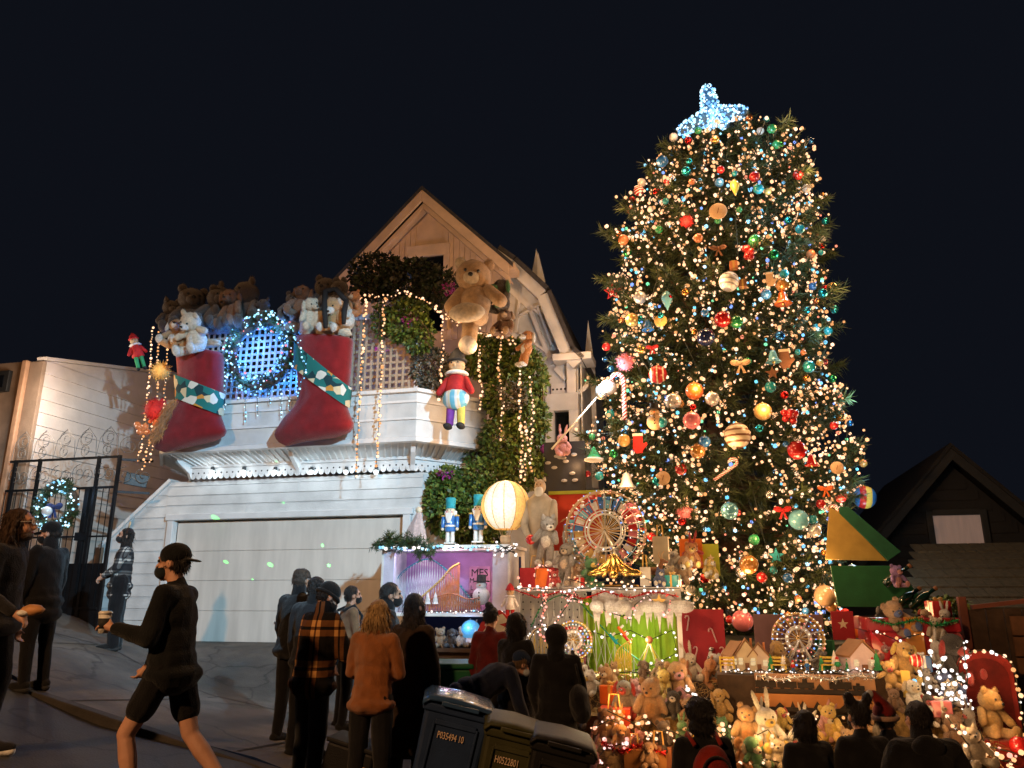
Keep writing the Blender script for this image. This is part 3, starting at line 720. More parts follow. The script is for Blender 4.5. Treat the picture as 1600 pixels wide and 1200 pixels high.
# fairy lights: strands hung from the top down over the boughs
rl = random.Random(21)
MIX = [*WARM*9, (.25, .95, 1.25), (.2, .75, 1.2), (.3, .5, 1.4), (.3, 1.2, .55), (1.3, .35, .2), *COOL]
TREE_LIGHTS = []
def strand(phi0, z0, z1, wob, dens=.085):
    pts = []; z = z0; phi = phi0; s = rl.uniform(0, 50); k = 1
    while z > z1:
        k = .80+.26*mnoise.noise(Vector((s, z*.8, 0)))+.16*mnoise.noise(Vector((s, z*3.1, 5)))
        ph = phi+wob*mnoise.noise(Vector((s+9, z*.55, 2)))+.14*mnoise.noise(Vector((s, z*3.5, 8)))
        if mnoise.noise(Vector((ph*2.6, z*1.25, 17)))+.25*mnoise.noise(Vector((ph*7, z*3.5, 3))) > -.16:
            pts.append(hw(*tpos(z, ph, min(1.08, k+.08))))
        z -= dens*rl.uniform(.55, 1.15)
    return pts
ns = 30
for i in range(ns):
    phi = -R(118)+R(236)*(i+.5)/ns+rl.uniform(-.04, .04)
    pts = strand(phi, ZT1-rl.uniform(.2, .6), ZT0+rl.uniform(0, .5), .45)
    light_string('long strand of warm fairy lights hanging down through the tree boughs', pts, .029, MIX, 'fairy light strands hung over the great tree', jit=.05, rng=rl)
# strings wound out along the boughs on the street side, one for each stretch of the crown
cells = {}
for z, ph, pts in LIMBS:
    if abs(ph) < R(118) and mnoise.noise(Vector((ph*2.3, z*1.3, 31))) > -.20: cells.setdefault((int((z-ZT0)/(ZT1-ZT0)*9), int((ph+R(118))/R(236)*5)), []).append(pts)
for key in sorted(cells):
    bp_l, path = [], []
    for pts in cells[key]:
        k_ = rl.uniform(.35, .6); L_ = sum((b_-a_).length for a_, b_ in zip(pts[:-1], pts[1:])); n_ = int(L_*(1-k_)/.055); seg = []
        for j in range(n_):
            t_ = (k_+(1.04-k_)*j/max(1, n_-1))*5; i_ = min(4, int(t_)); seg.append(pts[i_].lerp(pts[i_+1], t_-i_)+Vector((rl.gauss(0, .06), rl.gauss(-.09, .06), rl.gauss(.05, .06))))
        path += seg if len(path) % 2 == 0 else seg[::-1]
    if len(path) > 3: light_string('string of warm fairy lights wound out along the tree boughs', [hw(*p) for p in path], .031, MIX, 'fairy light strings wound along the boughs', jit=.02, cable=False, rng=rl)
# what those lights give: lamps spread through the outer crown, part of the lighting of the tree
for i in range(64):
    z = ZT0+.3+(ZT1-ZT0-.6)*(i+.5)/64; ph = ((i*.618) % 1-.5)*R(170)
    p = hw(*tpos(z, ph, 1.16))
    col = (1, .52, .22) if i % 8 else (.45, .8, 1.0)
    lamp('fairy_light_glow', 'POINT', p, 16, col, .12)
# topper: puffy three-armed star of blue white lights
q = hp(1112, 188, TV-1.4)
st = street_thing('tree_topper', 'glowing pale blue star of massed lights on the tree top', 'tree topper', *q)
arms = [((0, 0, .10), (-.03, 0, .56), .16, .10), ((0, 0, .10), (-.46, 0, -.10), .14, .085), ((0, 0, .10), (.48, 0, .06), .14, .10), ((0, 0, .08), (.20, 0, -.10), .11, .08), ((0, 0, .10), (-.03, .3, .10), .12, .08)]
st.scale = (1.12,)*3
fm = MB()
for a, b, r0, r1 in arms: fm.capsule(a, b, r0*.8, r1*.8, 8)
fm.build('frame', mat('topper_mesh', (.05, .12, .2), .5, var=.2), st, True)
bp = []
rs = random.Random(4)
for a, b, r0, r1 in arms:
    a, b = Vector(a), Vector(b); d = (b-a).normalized(); x = d.cross(Vector((0,1,0.01))).normalized(); y = d.cross(x)
    for _ in range(230):
        t = rs.uniform(-.1, 1.12); an = rs.uniform(0, 2*PI); r = (r0+(r1-r0)*min(1, max(0, t)))*(1 if t < 1 else .6); bp.append(a+(b-a)*t+(x*math.cos(an)+y*math.sin(an))*r)
obj('bulbs', bulbs_mesh(bp, .020, [rs.choice([(.35, .85, 1.5), (.75, 1.3, 1.6), (.2, .55, 1.2), (1.2, 1.5, 1.6)]) for _ in bp]), st)['kind'] = 'stuff'
lamp('topper_glow', 'POINT', (0, -.5, .2), 14, (.4, .75, 1), .15, parent=st)
# ------------------------------------------------------------------ ornaments
def glossy(name, c, rough=.18, metal=.0, coat=.6, var=.08): return mat(name, c, rough, metal, var=var, vs_=9, bump=0, coat=coat, spec=.6)
OC = {'red': (.48, .02, .02), 'orange': (.75, .16, .03), 'blue': (.03, .16, .45), 'teal': (.02, .30, .36), 'sky': (.16, .48, .62), 'gold': (.62, .40, .12), 'amber': (.50, .24, .06), 'pink': (.68, .20, .24),
      'green': (.03, .28, .10), 'white': (.75, .74, .70), 'silver': (.62, .62, .62), 'brown': (.22, .10, .05), 'tan': (.55, .38, .22), 'copper': (.55, .20, .08), 'yellow': (.75, .55, .10), 'purple': (.25, .05, .32), 'cream': (.72, .62, .45), 'black': (.02, .02, .02), 'navy': (.02, .03, .10), 'grey': (.3, .3, .3)}
def om(c, style='gloss'):
    if style == 'metal': return mat('ornament_metal_'+c, OC[c], .22, .85, var=.05, bump=0)
    if style == 'matte': return mat('ornament_matte_'+c, OC[c], .75, var=.2, vs_=14, bump=.3)
    return glossy('ornament_'+c, OC[c])
CAPM = mat('ornament_cap_gold', (.7, .5, .2), .3, .9, var=0, bump=0)
_om = {}
def share(key, fn):
    if key not in _om: _om[key] = fn()
    return _om[key]
def put(name, me, parent, m=None, loc=(0,0,0), rot=None, sc_=None):
    o = obj(name, me, parent, loc)
    if m is not None:
        o.material_slots[0].link = 'OBJECT'; o.material_slots[0].material = m
    if rot is not None: o.rotation_euler = rot
    if sc_ is not None: o.scale = sc_ if hasattr(sc_, '__len__') else (sc_,)*3
    return o
DEF = mat('default_grey', (.3, .3, .3), var=0, bump=0)
BALLM = MB().ell((0,0,0), 1, None, 18, 12).mesh('ball', DEF, True)
CAPME = MB().lathe([(.20, .90), (.22, 1.0), (.20, 1.12), (.06, 1.13), (.05, 1.28), (.0, 1.29)], 10).mesh('cap', DEF, True)
def on_tree(px, py, k=1.04):
    v = TV
    for _ in range(30):
        q = hp(px, py, v); z = min(max(q.z, ZT0), ZT1); d = q.x-tC(z); r = tR(z)*k
        v = .5*v+.5*(TV-math.sqrt(max(.02, r*r-d*d)))
    return hp(px, py, v)
def mir(px, py, q): return 1.0/pxm(px, py, q.y)
STRIPE_W = {}
def striped_mat(key, cols, axis='Z', scale=3.0, rot=(0,0,0)):
    nm = 'striped_'+key
    if nm in _mats: return _mats[nm]
    m = mat(nm, cols[0], .35, var=0, bump=0, coat=.3); t = m.node_tree; N = t.nodes; b = N['Principled BSDF']
    tc = [n for n in N if n.type == 'TEX_COORD'][0]; mp = N.new('ShaderNodeMapping'); mp.inputs['Rotation'].default_value = rot; t.links.new(tc.outputs['Object'], mp.inputs[0])
    sx = N.new('ShaderNodeSeparateXYZ'); t.links.new(mp.outputs[0], sx.inputs[0])
    a = N.new('ShaderNodeMath'); a.operation = 'MULTIPLY'; a.inputs[1].default_value = scale; t.links.new(sx.outputs[axis], a.inputs[0])
    fr = N.new('ShaderNodeMath'); fr.operation = 'FRACT'; t.links.new(a.outputs[0], fr.inputs[0])
    cr_ = N.new('ShaderNodeValToRGB'); cr_.color_ramp.interpolation = 'CONSTANT'; els = cr_.color_ramp.elements
    while len(els) < len(cols): els.new(.5)
    for i, c in enumerate(cols): els[i].position = i/len(cols); els[i].color = (*c, 1)
    t.links.new(fr.outputs[0], cr_.inputs[0]); t.links.new(cr_.outputs[0], b.inputs['Base Color']); return m
CANE = striped_mat('cane', [OC['red'], OC['white']], 'Z', 9.0, (0, .7, 0))
CANE_ME = MB().tube([(0,0,-1)]+[(0,0,-1+i*.2) for i in range(1, 9)]+[(-.25+.25*math.cos(t), 0, .6+.32*math.sin(t)) for t in np.linspace(.3, PI*1.05, 8)], .10, 8).mesh('candy_cane', DEF, True)
def star_mesh(r0=1, r1=.42, th=.12):
    return MB().prism([((r0 if i % 2 == 0 else r1)*math.sin(i*PI/5), (r0 if i % 2 == 0 else r1)*math.cos(i*PI/5)) for i in range(10)], -th, th).mesh('star', DEF)
STAR_ME = star_mesh()
def bow_meshes():
    L = MB(); L.ell((-.5, 0, .1), (.5, .18, .32), rotm(0, .25, 0), 10, 7)
    Rr = MB(); Rr.ell((.5, 0, .1), (.5, .18, .32), rotm(0, -.25, 0), 10, 7)
    K = MB().ell((0, -.05, .05), (.18, .2, .2), None, 8, 6)
    T1 = MB().prism([(-.05, 0), (-.5, -1.0), (-.2, -1.0), (.08, 0)], -.05, .02); T2 = MB().prism([(.05, 0), (.5, -1.0), (.2, -1.0), (-.08, 0)], -.05, .02)
    return [(n, m.mesh(n, DEF, s)) for n, m, s in (('loop', L, True), ('loop', Rr, True), ('knot', K, True), ('ribbon_tail', T1, False), ('ribbon_tail', T2, False))]
BOW = bow_meshes()
def ornament(kind, px, py, rpx, col, label, q=None, cat='ornament', group='ornaments hung on the great tree', col2=None, rz=0.0, tilt=0.0):
    q = q or on_tree(px, py); r = rpx*mir(px, py, q)
    nm = {'ball': 'ball_ornament', 'glass': 'glass_ball_ornament', 'striped': 'striped_ball_ornament', 'cane': 'candy_cane_ornament', 'star': 'star_ornament', 'bow': 'ribbon_bow', 'cluster': 'berry_cluster', 'disc': 'disc_ornament', 'bell': 'bell_ornament',
          'gift': 'gift_box_ornament', 'snowman': 'snowman_ornament', 'pompom': 'pompom_ornament', 'lantern': 'lantern_ornament', 'drop': 'drop_ornament', 'starframe': 'star_ornament', 'mitten': 'mitten_ornament', 'beach': 'beach_ball', 'hat': 'hat_ornament', 'heart': 'heart_ornament'}[kind]
    t = thing(nm, label, cat, hw(*q), 0, group, rot=(0, tilt, -TH+rz))
    if kind in ('ball', 'glass', 'striped', 'beach'):
        m = om(col, 'metal') if kind == 'glass' else om(col)
        if kind == 'glass': m = mat('ornament_glass_'+col, OC[col], .1, .35, var=.3, vs_=5, bump=0, coat=1.0, spec=.8)
        if kind == 'striped': m = striped_mat(col+(col2 or ''), [OC[col], OC[col], OC[col2 or 'white']], 'Z', 2.2)
        if kind == 'beach': m = striped_mat('beach', [OC['yellow'], OC['blue'], OC['blue'], OC['red']], 'X', .5, (0, 0, .0))
        put('globe', BALLM, t, m, sc_=r, rot=(0, rnd.uniform(-.4, .4), rnd.uniform(0, .6)) if kind != 'beach' else (.0, .1, 0))
        if kind == 'beach': t.children[0].delta_location = (0, 0, 0)
        put('cap', CAPME, t, CAPM, sc_=r*.9)
    elif kind == 'cane': put('cane', CANE_ME, t, CANE, sc_=r)
    elif kind in ('star', 'starframe'):
        if kind == 'star': put('star', STAR_ME, t, om(col, 'matte'), sc_=r)
        else:
            pts = [((1 if i % 2 == 0 else .42)*r*math.sin(i*PI/5), 0, (1 if i % 2 == 0 else .42)*r*math.cos(i*PI/5)) for i in range(10)]
            MB().tube(pts, r*.12, 5, closed=True).build('star_frame', om(col), t); put('centre_star', STAR_ME, t, om(col, 'matte'), sc_=r*.45)
    elif kind == 'bow':
        for n, me in BOW: put(n, me, t, om(col, 'matte'), sc_=r)
    elif kind == 'cluster':
        rr = random.Random(int(px)); 
        for i in range(9): put('berry', BALLM, t, om(col), (rr.uniform(-.6, .6)*r, rr.uniform(-.4, .1)*r, rr.uniform(-.6, .6)*r), sc_=r*.38)
    elif kind == 'disc':
        MB().lathe([(0, -.08), (.92, -.08), (1, 0), (.92, .08), (0, .08)], 20, rot=rotm(PI/2, 0, 0)).build('disc', om(col, 'matte'), t, True).scale = (r,)*3
        MB().lathe([(.62, -.1), (.70, -.12), (.78, -.1)], 20, rot=rotm(PI/2, 0, 0)).build('ring', om(col2 or 'brown', 'matte'), t).scale = (r,)*3
        MB().box((0, -.11, .05), (.08, .03, .7), rotm(0, .3, 0)).build('mark', om(col2 or 'brown', 'matte'), t).scale = (r,)*3
    elif kind == 'bell':
        MB().lathe([(0, .9), (.3, .85), (.45, .5), (.55, 0), (.8, -.5), (1, -.7), (.9, -.72), (0, -.5)], 16).build('bell', om(col), t, True).scale = (r,)*3
        put('clapper', BALLM, t, CAPM, (0, 0, -.7*r), sc_=r*.2); put('cap', CAPME, t, CAPM, (0, 0, -.1*r), sc_=r*.9)
    elif kind == 'gift':
        MB().box((0, 0, 0), (1.6, 1.6, 1.6)).build('box', om(col, 'matte'), t, bevel=.05).scale = (r,)*3
        MB().box((0, 0, 0), (.4, 1.66, 1.66)).build('ribbon', om(col2 or 'gold'), t).scale = (r,)*3
        for n, me in BOW[:3]: put(n, me, t, om(col2 or 'gold', 'matte'), (0, 0, r*.9), sc_=r*.6)
    elif kind == 'snowman':
        put('body', BALLM, t, om(col, 'matte'), (0, 0, -.3*r), sc_=r*.8); put('head', BALLM, t, om(col, 'matte'), (0, 0, .65*r), sc_=r*.5)
        MB().lathe([(.75, .95), (.75, 1.05), (.45, 1.06), (.42, 1.6), (0, 1.6)], 14).build('hat', om('black', 'matte'), t).scale = (r,)*3
        for k in range(3): put('button', BALLM, t, om('black'), (0, -.8*r, (-.6+.3*k)*r), sc_=r*.07)
        MB().lathe([(.1, 0), (0, .4)], 6, (0, -.45, .65), rotm(PI/2, 0, 0)).build('nose', om('orange'), t).scale = (r,)*3
    elif kind == 'pompom':
        rr = np.random.default_rng(int(px)); n = 260; d = rr.normal(size=(n, 3)); d /= np.linalg.norm(d, axis=1)[:, None]; s = np.cross(d, rr.normal(size=(n, 3)))*.06
        v = np.stack([d*.2-s, d*.2+s, d*rr.uniform(.8, 1.1, n)[:, None]], 1).reshape(-1, 3)*r
        obj('fringe', npmesh('fringe', v, np.arange(n*3).reshape(-1, 3), om(col, 'matte')), t)['kind'] = 'stuff'; put('core', BALLM, t, om(col, 'matte'), sc_=r*.7)
    elif kind == 'lantern':
        MB().lathe([(.25, -1), (.8, -.7), (1, -.2), (1, .2), (.8, .7), (.25, 1), (0, 1)], 14).build('shade', striped_mat(col+'lant', [OC[col], OC[col], OC[col], OC['cream']], 'X', 1.5), t, True).scale = (r,)*3
        put('cap', CAPME, t, CAPM, (0, 0, .05*r), sc_=r*.9)
    elif kind == 'drop':
        MB().lathe([(0, -1.5), (.25, -1), (.6, -.2), (.6, .2), (.3, .7), (.1, .9), (0, .95)], 14).build('drop', om(col), t, True).scale = (r,)*3; put('cap', CAPME, t, CAPM, (0, 0, -.05*r), sc_=r*.8)
    elif kind == 'mitten':
        MB().prism([(-.5, 1), (.5, 1), (.55, 0), (.95, .2), (1.05, -.1), (.6, -.6), (.45, -1), (-.3, -1.05), (-.6, -.6)], -.15, .15).build('mitten', om(col, 'matte'), t, bevel=.01).scale = (r,)*3
        MB().box((0, 0, 1.05), (1.15, .4, .3)).build('cuff', om(col2 or 'cream', 'matte'), t, bevel=.01).scale = (r,)*3
    elif kind == 'hat':
        MB().lathe([(1.1, -.6), (1.15, -.4), (.9, -.3), (.6, .3), (.3, .9), (.05, 1.2), (0, 1.2)], 14).build('hat', om(col, 'matte'), t, True).scale = (r,)*3
        MB().lathe([(1.0, -.75), (1.25, -.65), (1.25, -.4), (1.0, -.32)], 14).build('brim', om(col2 or 'white', 'matte'), t, True).scale = (r,)*3
    elif kind == 'heart':
        MB().prism([(0, -1), (.9, .1), (.95, .5), (.6, .8), (.25, .75), (0, .4), (-.25, .75), (-.6, .8), (-.95, .5), (-.9, .1)], -.2, .2).build('heart', om(col, 'metal'), t, bevel=.02).scale = (r,)*3
        put('cap', CAPME, t, CAPM, (0, 0, -.4*r), sc_=r*.8)
    return t
for a in [
 ('ball', 1035, 252, 10, 'blue', 'shiny blue ball high on the tree\'s shoulder below the topper'),
 ('pompom', 1073, 346, 13, 'red', 'red flower shaped ornament beside the pale wooden disc'),
 ('disc', 1122, 330, 15, 'tan', 'pale wooden disc with dark strokes high on the tree'),
 ('drop', 1148, 290, 13, 'yellow', 'golden yellow drop ornament above the pale wooden disc'),
 ('cluster', 1167, 395, 15, 'red', 'knobbly red ornament touching the green glass ball'),
 ('glass', 1180, 377, 12, 'green', 'clear green glass ball behind the knobbly red ornament'),
 ('striped', 1139, 440, 17, 'white', 'large white ball with grey bands at mid tree', 'grey'),
 ('gift', 1160, 444, 8, 'brown', 'small brown gift box against the white banded ball'),
 ('bow', 1122, 388, 14, 'brown', 'brown ribbon bow above the white banded ball'),
 ('gift', 1146, 415, 8, 'copper', 'copper coloured gift box between bow and banded ball'),
 ('ball', 974, 375, 9, 'copper', 'copper red ball sticking out alone into the dark sky'),
 ('striped', 998, 298, 9, 'red', 'red and white banded ball at the upper outer edge', 'white'),
 ('ball', 1179, 276, 9, 'red', 'glossy red ball next to the golden drop ornament'),
 ('ball', 1247, 273, 9, 'red', 'red ball on the high square corner of the crown'),
 ('bell', 1223, 466, 15, 'orange', 'wide orange bell under an amber glass ball'),
 ('glass', 1223, 445, 12, 'amber', 'amber glass ball sitting above the orange bell'),
 ('mitten', 1203, 437, 11, 'tan', 'tan mitten beside the amber glass ball'),
 ('glass', 1000, 465, 11, 'silver', 'clear silver glass ball at the outer edge above mid tree'),
 ('drop', 1042, 466, 15, 'sky', 'big pale blue swirled drop near the outer edge'),
 ('ball', 1197, 460, 9, 'blue', 'blue ball beside the orange bell'),
 ('ball', 1185, 295, 9, 'teal', 'teal ball just under the glossy red ball near the top'),
 ('ball', 1250, 358, 8, 'teal', 'teal ball below the high square corner'),
 ('ball', 1091, 372, 8, 'copper', 'copper ball below the red flower ornament'),
 ('starframe', 957, 456, 14, 'red', 'open red star frame jutting into the dark sky'),
 ('glass', 988, 500, 12, 'gold', 'clear gold glass ball near the red star frame'),
 ('disc', 1032, 501, 11, 'gold', 'round gold disc next to a blue bell', 'cream'),
 ('bell', 1012, 509, 11, 'blue', 'bright blue bell between two gold ornaments'),
 ('glass', 1129, 499, 14, 'red', 'clear red glass ball in the middle of the tree'),
 ('glass', 1151, 503, 11, 'green', 'green glass ball beside the clear red one'),
 ('glass', 1103, 527, 15, 'navy', 'dark glass ball with red and blue reflections'),
 ('lantern', 1028, 585, 15, 'red', 'red lantern ball with pale stripes'),
 ('ball', 1085, 611, 15, 'orange', 'bright orange ball at the centre of the lower tree'),
 ('glass', 1052, 627, 14, 'silver', 'clear silver ball below and beside the bright orange ball'),
 ('glass', 1113, 623, 12, 'silver', 'clear ball right beside the bright orange ball'),
 ('cane', 975, 618, 42, 'red', 'tall red and white striped candy cane at outer boughs'),
 ('pompom', 977, 566, 18, 'pink', 'feathery pink tuft on top of the tall candy cane'),
 ('snowman', 1023, 655, 17, 'tan', 'brown snowman in a black top hat'),
 ('ball', 1081, 657, 15, 'pink', 'soft pink ball under the clear silver balls'),
 ('striped', 1152, 681, 22, 'cream', 'very large cream ball with brown bands', 'brown'),
 ('ball', 1101, 690, 10, 'blue', 'shiny blue ball next to the very large banded ball'),
 ('glass', 1090, 705, 13, 'amber', 'amber glass ball under the shiny blue ball'),
 ('ball', 1192, 643, 15, 'gold', 'matte gold ball above the very large banded ball'),
 ('cluster', 1235, 653, 16, 'red', 'cluster of red berries beside the matte gold ball'),
 ('ball', 1245, 703, 16, 'red', 'big plain red ball under the red berry cluster'),
 ('bell', 1268, 720, 12, 'red', 'red bell close beside the big plain red ball'),
 ('ball', 1303, 665, 7, 'red', 'small red ball hanging alone over the dark sky'),
 ('ball', 1064, 733, 10, 'red', 'dark red ball over the pink pompom'),
 ('disc', 1308, 731, 11, 'tan', 'pierced oval wooden disc at the lower outer edge', 'brown'),
 ('bell', 1208, 558, 13, 'sky', 'pale blue cone bell beside a tan bow'),
 ('bow', 1157, 568, 17, 'tan', 'large tan ribbon bow in the tree\'s middle'),
 ('mitten', 1226, 562, 15, 'brown', 'brown mitten with pale cuff beside the blue cone'),
 ('star', 1207, 583, 12, 'brown', 'brown felt star below the blue cone bell'),
 ('bow', 1019, 543, 11, 'red', 'red ribbon bow above the striped lantern ball'),
 ('glass', 1264, 573, 11, 'teal', 'greenish glass ball with red glints near the outer edge'),
 ('ball', 1281, 567, 6, 'gold', 'tiny gold ball at the outer edge of mid tree'),
 ('mitten', 997, 694, 15, 'red', 'red mitten with a white cuff among lower boughs', 'white'),
 ('ball', 975, 688, 11, 'gold', 'gold ball at the tip of a low outer bough'),
 ('hat', 928, 712, 13, 'green', 'little green hat with white brim on the outermost bough', 'white'),
 ('cane', 1136, 736, 26, 'red', 'dark slanting candy cane below the very large banded ball', None, 0, 1.0),
 ('disc', 1036, 747, 12, 'tan', 'round pierced wooden disc near the wheel ornament', 'brown'),
 ('bell', 979, 752, 16, 'silver', 'silver bell above the big ferris wheel'),
 ('pompom', 1069, 798, 17, 'pink', 'bright pink pompom beside the ferris wheel'),
 ('glass', 1140, 798, 15, 'sky', 'pale shimmering glass ball right of the pink pompom'),
 ('ball', 1248, 812, 17, 'sky', 'large plain light blue ball'),
 ('ball', 1270, 812, 8, 'teal', 'small teal ball touching the large light blue ball'),
 ('glass', 1273, 829, 11, 'silver', 'clear ball under the large light blue ball'),
 ('beach', 1351, 777, 19, 'yellow', 'yellow blue and red beach ball at a bough tip'),
 ('striped', 1312, 774, 12, 'red', 'red patterned ball next to the beach ball', 'pink'),
 ('bow', 1290, 764, 13, 'orange', 'orange red bow above the striped candy cane'),
 ('cane', 1310, 812, 26, 'red', 'striped candy cane against the yellow panel'),
 ('bow', 1223, 797, 15, 'red', 'red wrapped sweet ornament above the light blue ball'),
 ('glass', 1170, 882, 16, 'amber', 'amber ball with silver cap low on the tree'),
 ('ball', 1289, 931, 18, 'tan', 'large frosted tan ball low on the outer boughs'),
 ('ball', 1096, 983, 16, 'pink', 'pink ball hanging before the dark red board'),
 ('ball', 1160, 970, 18, 'pink', 'pale pink ball above the gold wheel'),
 ('ball', 1349, 903, 10, 'yellow', 'pale yellow ball over the green panel'),
 ('glass', 1332, 892, 11, 'silver', 'clear ball beside the pale yellow ball'),
 ('bow', 1312, 957, 15, 'red', 'glossy red bow under the frosted tan ball'),
 ('disc', 985, 800, 16, 'pink', 'pink round disc at the ferris wheel\'s edge', 'red'),
 ('star', 1213, 869, 14, 'teal', 'teal starfish above the amber capped ball'),
 ('ball', 1231, 903, 8, 'blue', 'blue ball low on the tree'),
 ('heart', 1046, 943, 15, 'red', 'glittering red heart over the snowy fringe'),
 ('lantern', 1343, 986, 14, 'orange', 'glowing orange lantern near the red gift'),
 ]:
    kind, px, py, r, col, lab = a[:6]
    kw = {}
    if len(a) > 6 and a[6]: kw['col2'] = a[6]
    if len(a) > 7: kw['rz'] = a[7]
    if len(a) > 8: kw['tilt'] = a[8]
    ornament(kind, px, py, r*.93, col, lab, **kw)
ro = random.Random(77)
for i in range(120):
    z = ZT0+.2+(ZT1-ZT0-.4)*ro.random(); ph = ro.uniform(-1.45, 1.45); q = tpos(z, ph, ro.uniform(.96, 1.06))
    c = ro.choice(['teal', 'teal', 'blue', 'red', 'red', 'gold', 'copper', 'green', 'silver', 'amber'])
    t = thing('small_ball_ornament', 'little %s ball among the tree\'s fairy lights' % c, 'ornament', hw(*q), -TH, 'little %s balls on the great tree' % c)
    r = ro.uniform(.045, .085); put('globe', BALLM, t, om(c, 'metal') if ro.random() < .5 else om(c), sc_=r); put('cap', CAPME, t, CAPM, sc_=r*.9)
# clear lamp on a long pale pole, leaning from the vines towards the tree
a = wp(862, 702, -.2); b = wp(940, 612, -.2)
t = thing('pole_light', 'long slanting pale pole with a clear silver bulb at its end', 'lamp', a, 0)
d = b-a
MB().tube([(0,0,0), d], [.018, .014], 8).build('pole', mat('pale_pole', (.6, .57, .5), .4, var=.1), t, True)
put('bulb', BALLM, t, mat('silver_bulb_glass', (.6, .6, .6), .12, .6, var=.3, vs_=7, bump=0, coat=1), d*1.05+Vector((.06, 0, .02)), sc_=(.15, .13, .13))
lamp('pole_bulb_light', 'POINT', d*1.0+Vector((-.05, -.25, .1)), 75, (.62, .85, 1.0), .12, parent=t)
put('bulb_rim', BALLM, t, om('silver', 'metal'), d*1.0, sc_=(.11, .11, .13))
# ------------------------------------------------------------------ stuffed animals: shared part meshes
def pm(c, nm=None):
    return mat('plush_%d_%d_%d' % tuple(int(x*255) for x in c), c, .95, var=.22, vs_=22, bump=.9, bs=190, sheen=.35, spec=.15)
PB = {'brown': (.20, .10, .05), 'tan': (.46, .30, .17), 'cream': (.66, .56, .42), 'white': (.72, .70, .66), 'dark': (.055, .04, .032), 'orange': (.55, .22, .06), 'red': (.45, .03, .03), 'grey': (.28, .27, .26), 'gold': (.60, .38, .12), 'pink': (.60, .28, .30), 'blue': (.05, .10, .30), 'purple': (.36, .20, .50), 'yellow': (.70, .50, .12), 'black': (.015, .014, .014), 'green': (.05, .20, .08), 'honey': (.48, .27, .11)}
_fz = random.Random(99)
def fuzz(mb, n, ln):
    vs_, fs = list(mb.v), list(mb.f); c = sum((Vector(p) for p in vs_), Vector())/len(vs_)
    for _ in range(n):
        f = _fz.choice(fs); a = [Vector(vs_[i]) for i in f]; w_ = [_fz.random() for _ in a]; p = sum((q*k_ for q, k_ in zip(a, w_)), Vector())/sum(w_)
        d = (p-c).normalized()+Vector((_fz.gauss(0, .35), _fz.gauss(0, .35), _fz.gauss(-.3, .35))); d.normalize(); s_ = d.cross(Vector((_fz.gauss(0, 1), _fz.gauss(0, 1), _fz.gauss(0, 1)))).normalized()*.006
        mb.add([p-s_-d*.01, p+s_-d*.01, p+d*ln*_fz.uniform(.5, 1.1)], [(0, 1, 2)])
    return mb
def pe(name, c, r, rot=None, nu=16, nv=11, lump=.06, seed=1):
    m = MB().ell(c, r, rot, nu, nv, lump, seed)
    if lump: fuzz(m, 260 if max(r) > .18 else 110, .034)
    return m.mesh(name, DEF, True)
def pc_(name, p, q, r0, r1): return fuzz(MB().capsule(p, q, r0, r1, 10), 130, .032).mesh(name, DEF, True)
PL = {}
PL['torso'] = pe('torso', (0, 0, .30), (.23, .19, .30)); PL['belly'] = pe('belly', (0, -.05, .28), (.17, .165, .21))
PL['head_bear'] = pe('head', (0, 0, 0), (.225, .20, .20)); PL['head_dog'] = pe('head', (0, 0, 0), (.20, .20, .19))
PL['muzzle_bear'] = pe('muzzle', (0, -.17, -.045), (.11, .10, .085)); PL['muzzle_dog'] = pe('muzzle', (0, -.20, -.05), (.10, .15, .085))
PL['nose_bear'] = pe('nose', (0, -.265, -.015), (.038, .028, .03), None, 8, 6, 0); PL['nose_dog'] = pe('nose', (0, -.345, -.02), (.04, .03, .032), None, 8, 6, 0)
PL['eye'] = pe('eye', (0, 0, 0), .024, None, 8, 6, 0)
PL['ear_bear'] = pe('ear', (0, 0, 0), (.08, .045, .08), None, 10, 7); PL['ear_dog'] = pe('ear', (0, 0, -.11), (.065, .05, .16), None, 10, 7); PL['ear_rabbit'] = pe('ear', (0, 0, .20), (.05, .035, .24), None, 10, 7)
PL['ear_cat'] = MB().lathe([(.09, -.03), (.06, .05), (.0, .14)], 8).mesh('ear', DEF, True)
PL['arm'] = pc_('arm', (0, 0, 0), (.10, -.17, -.20), .085, .085); PL['arm_out'] = pc_('arm', (0, 0, 0), (.22, -.10, -.06), .085, .08)
PL['leg_sit'] = pc_('leg', (0, 0, 0), (.09, -.33, -.01), .11, .105); PL['foot'] = pe('foot', (.10, -.40, .03), (.105, .07, .13), None, 12, 8)
PL['leg_hang'] = pc_('leg', (0, 0, 0), (.03, -.03, -.34), .11, .10); PL['foot_hang'] = pe('foot', (.03, -.10, -.40), (.10, .16, .085), None, 12, 8)
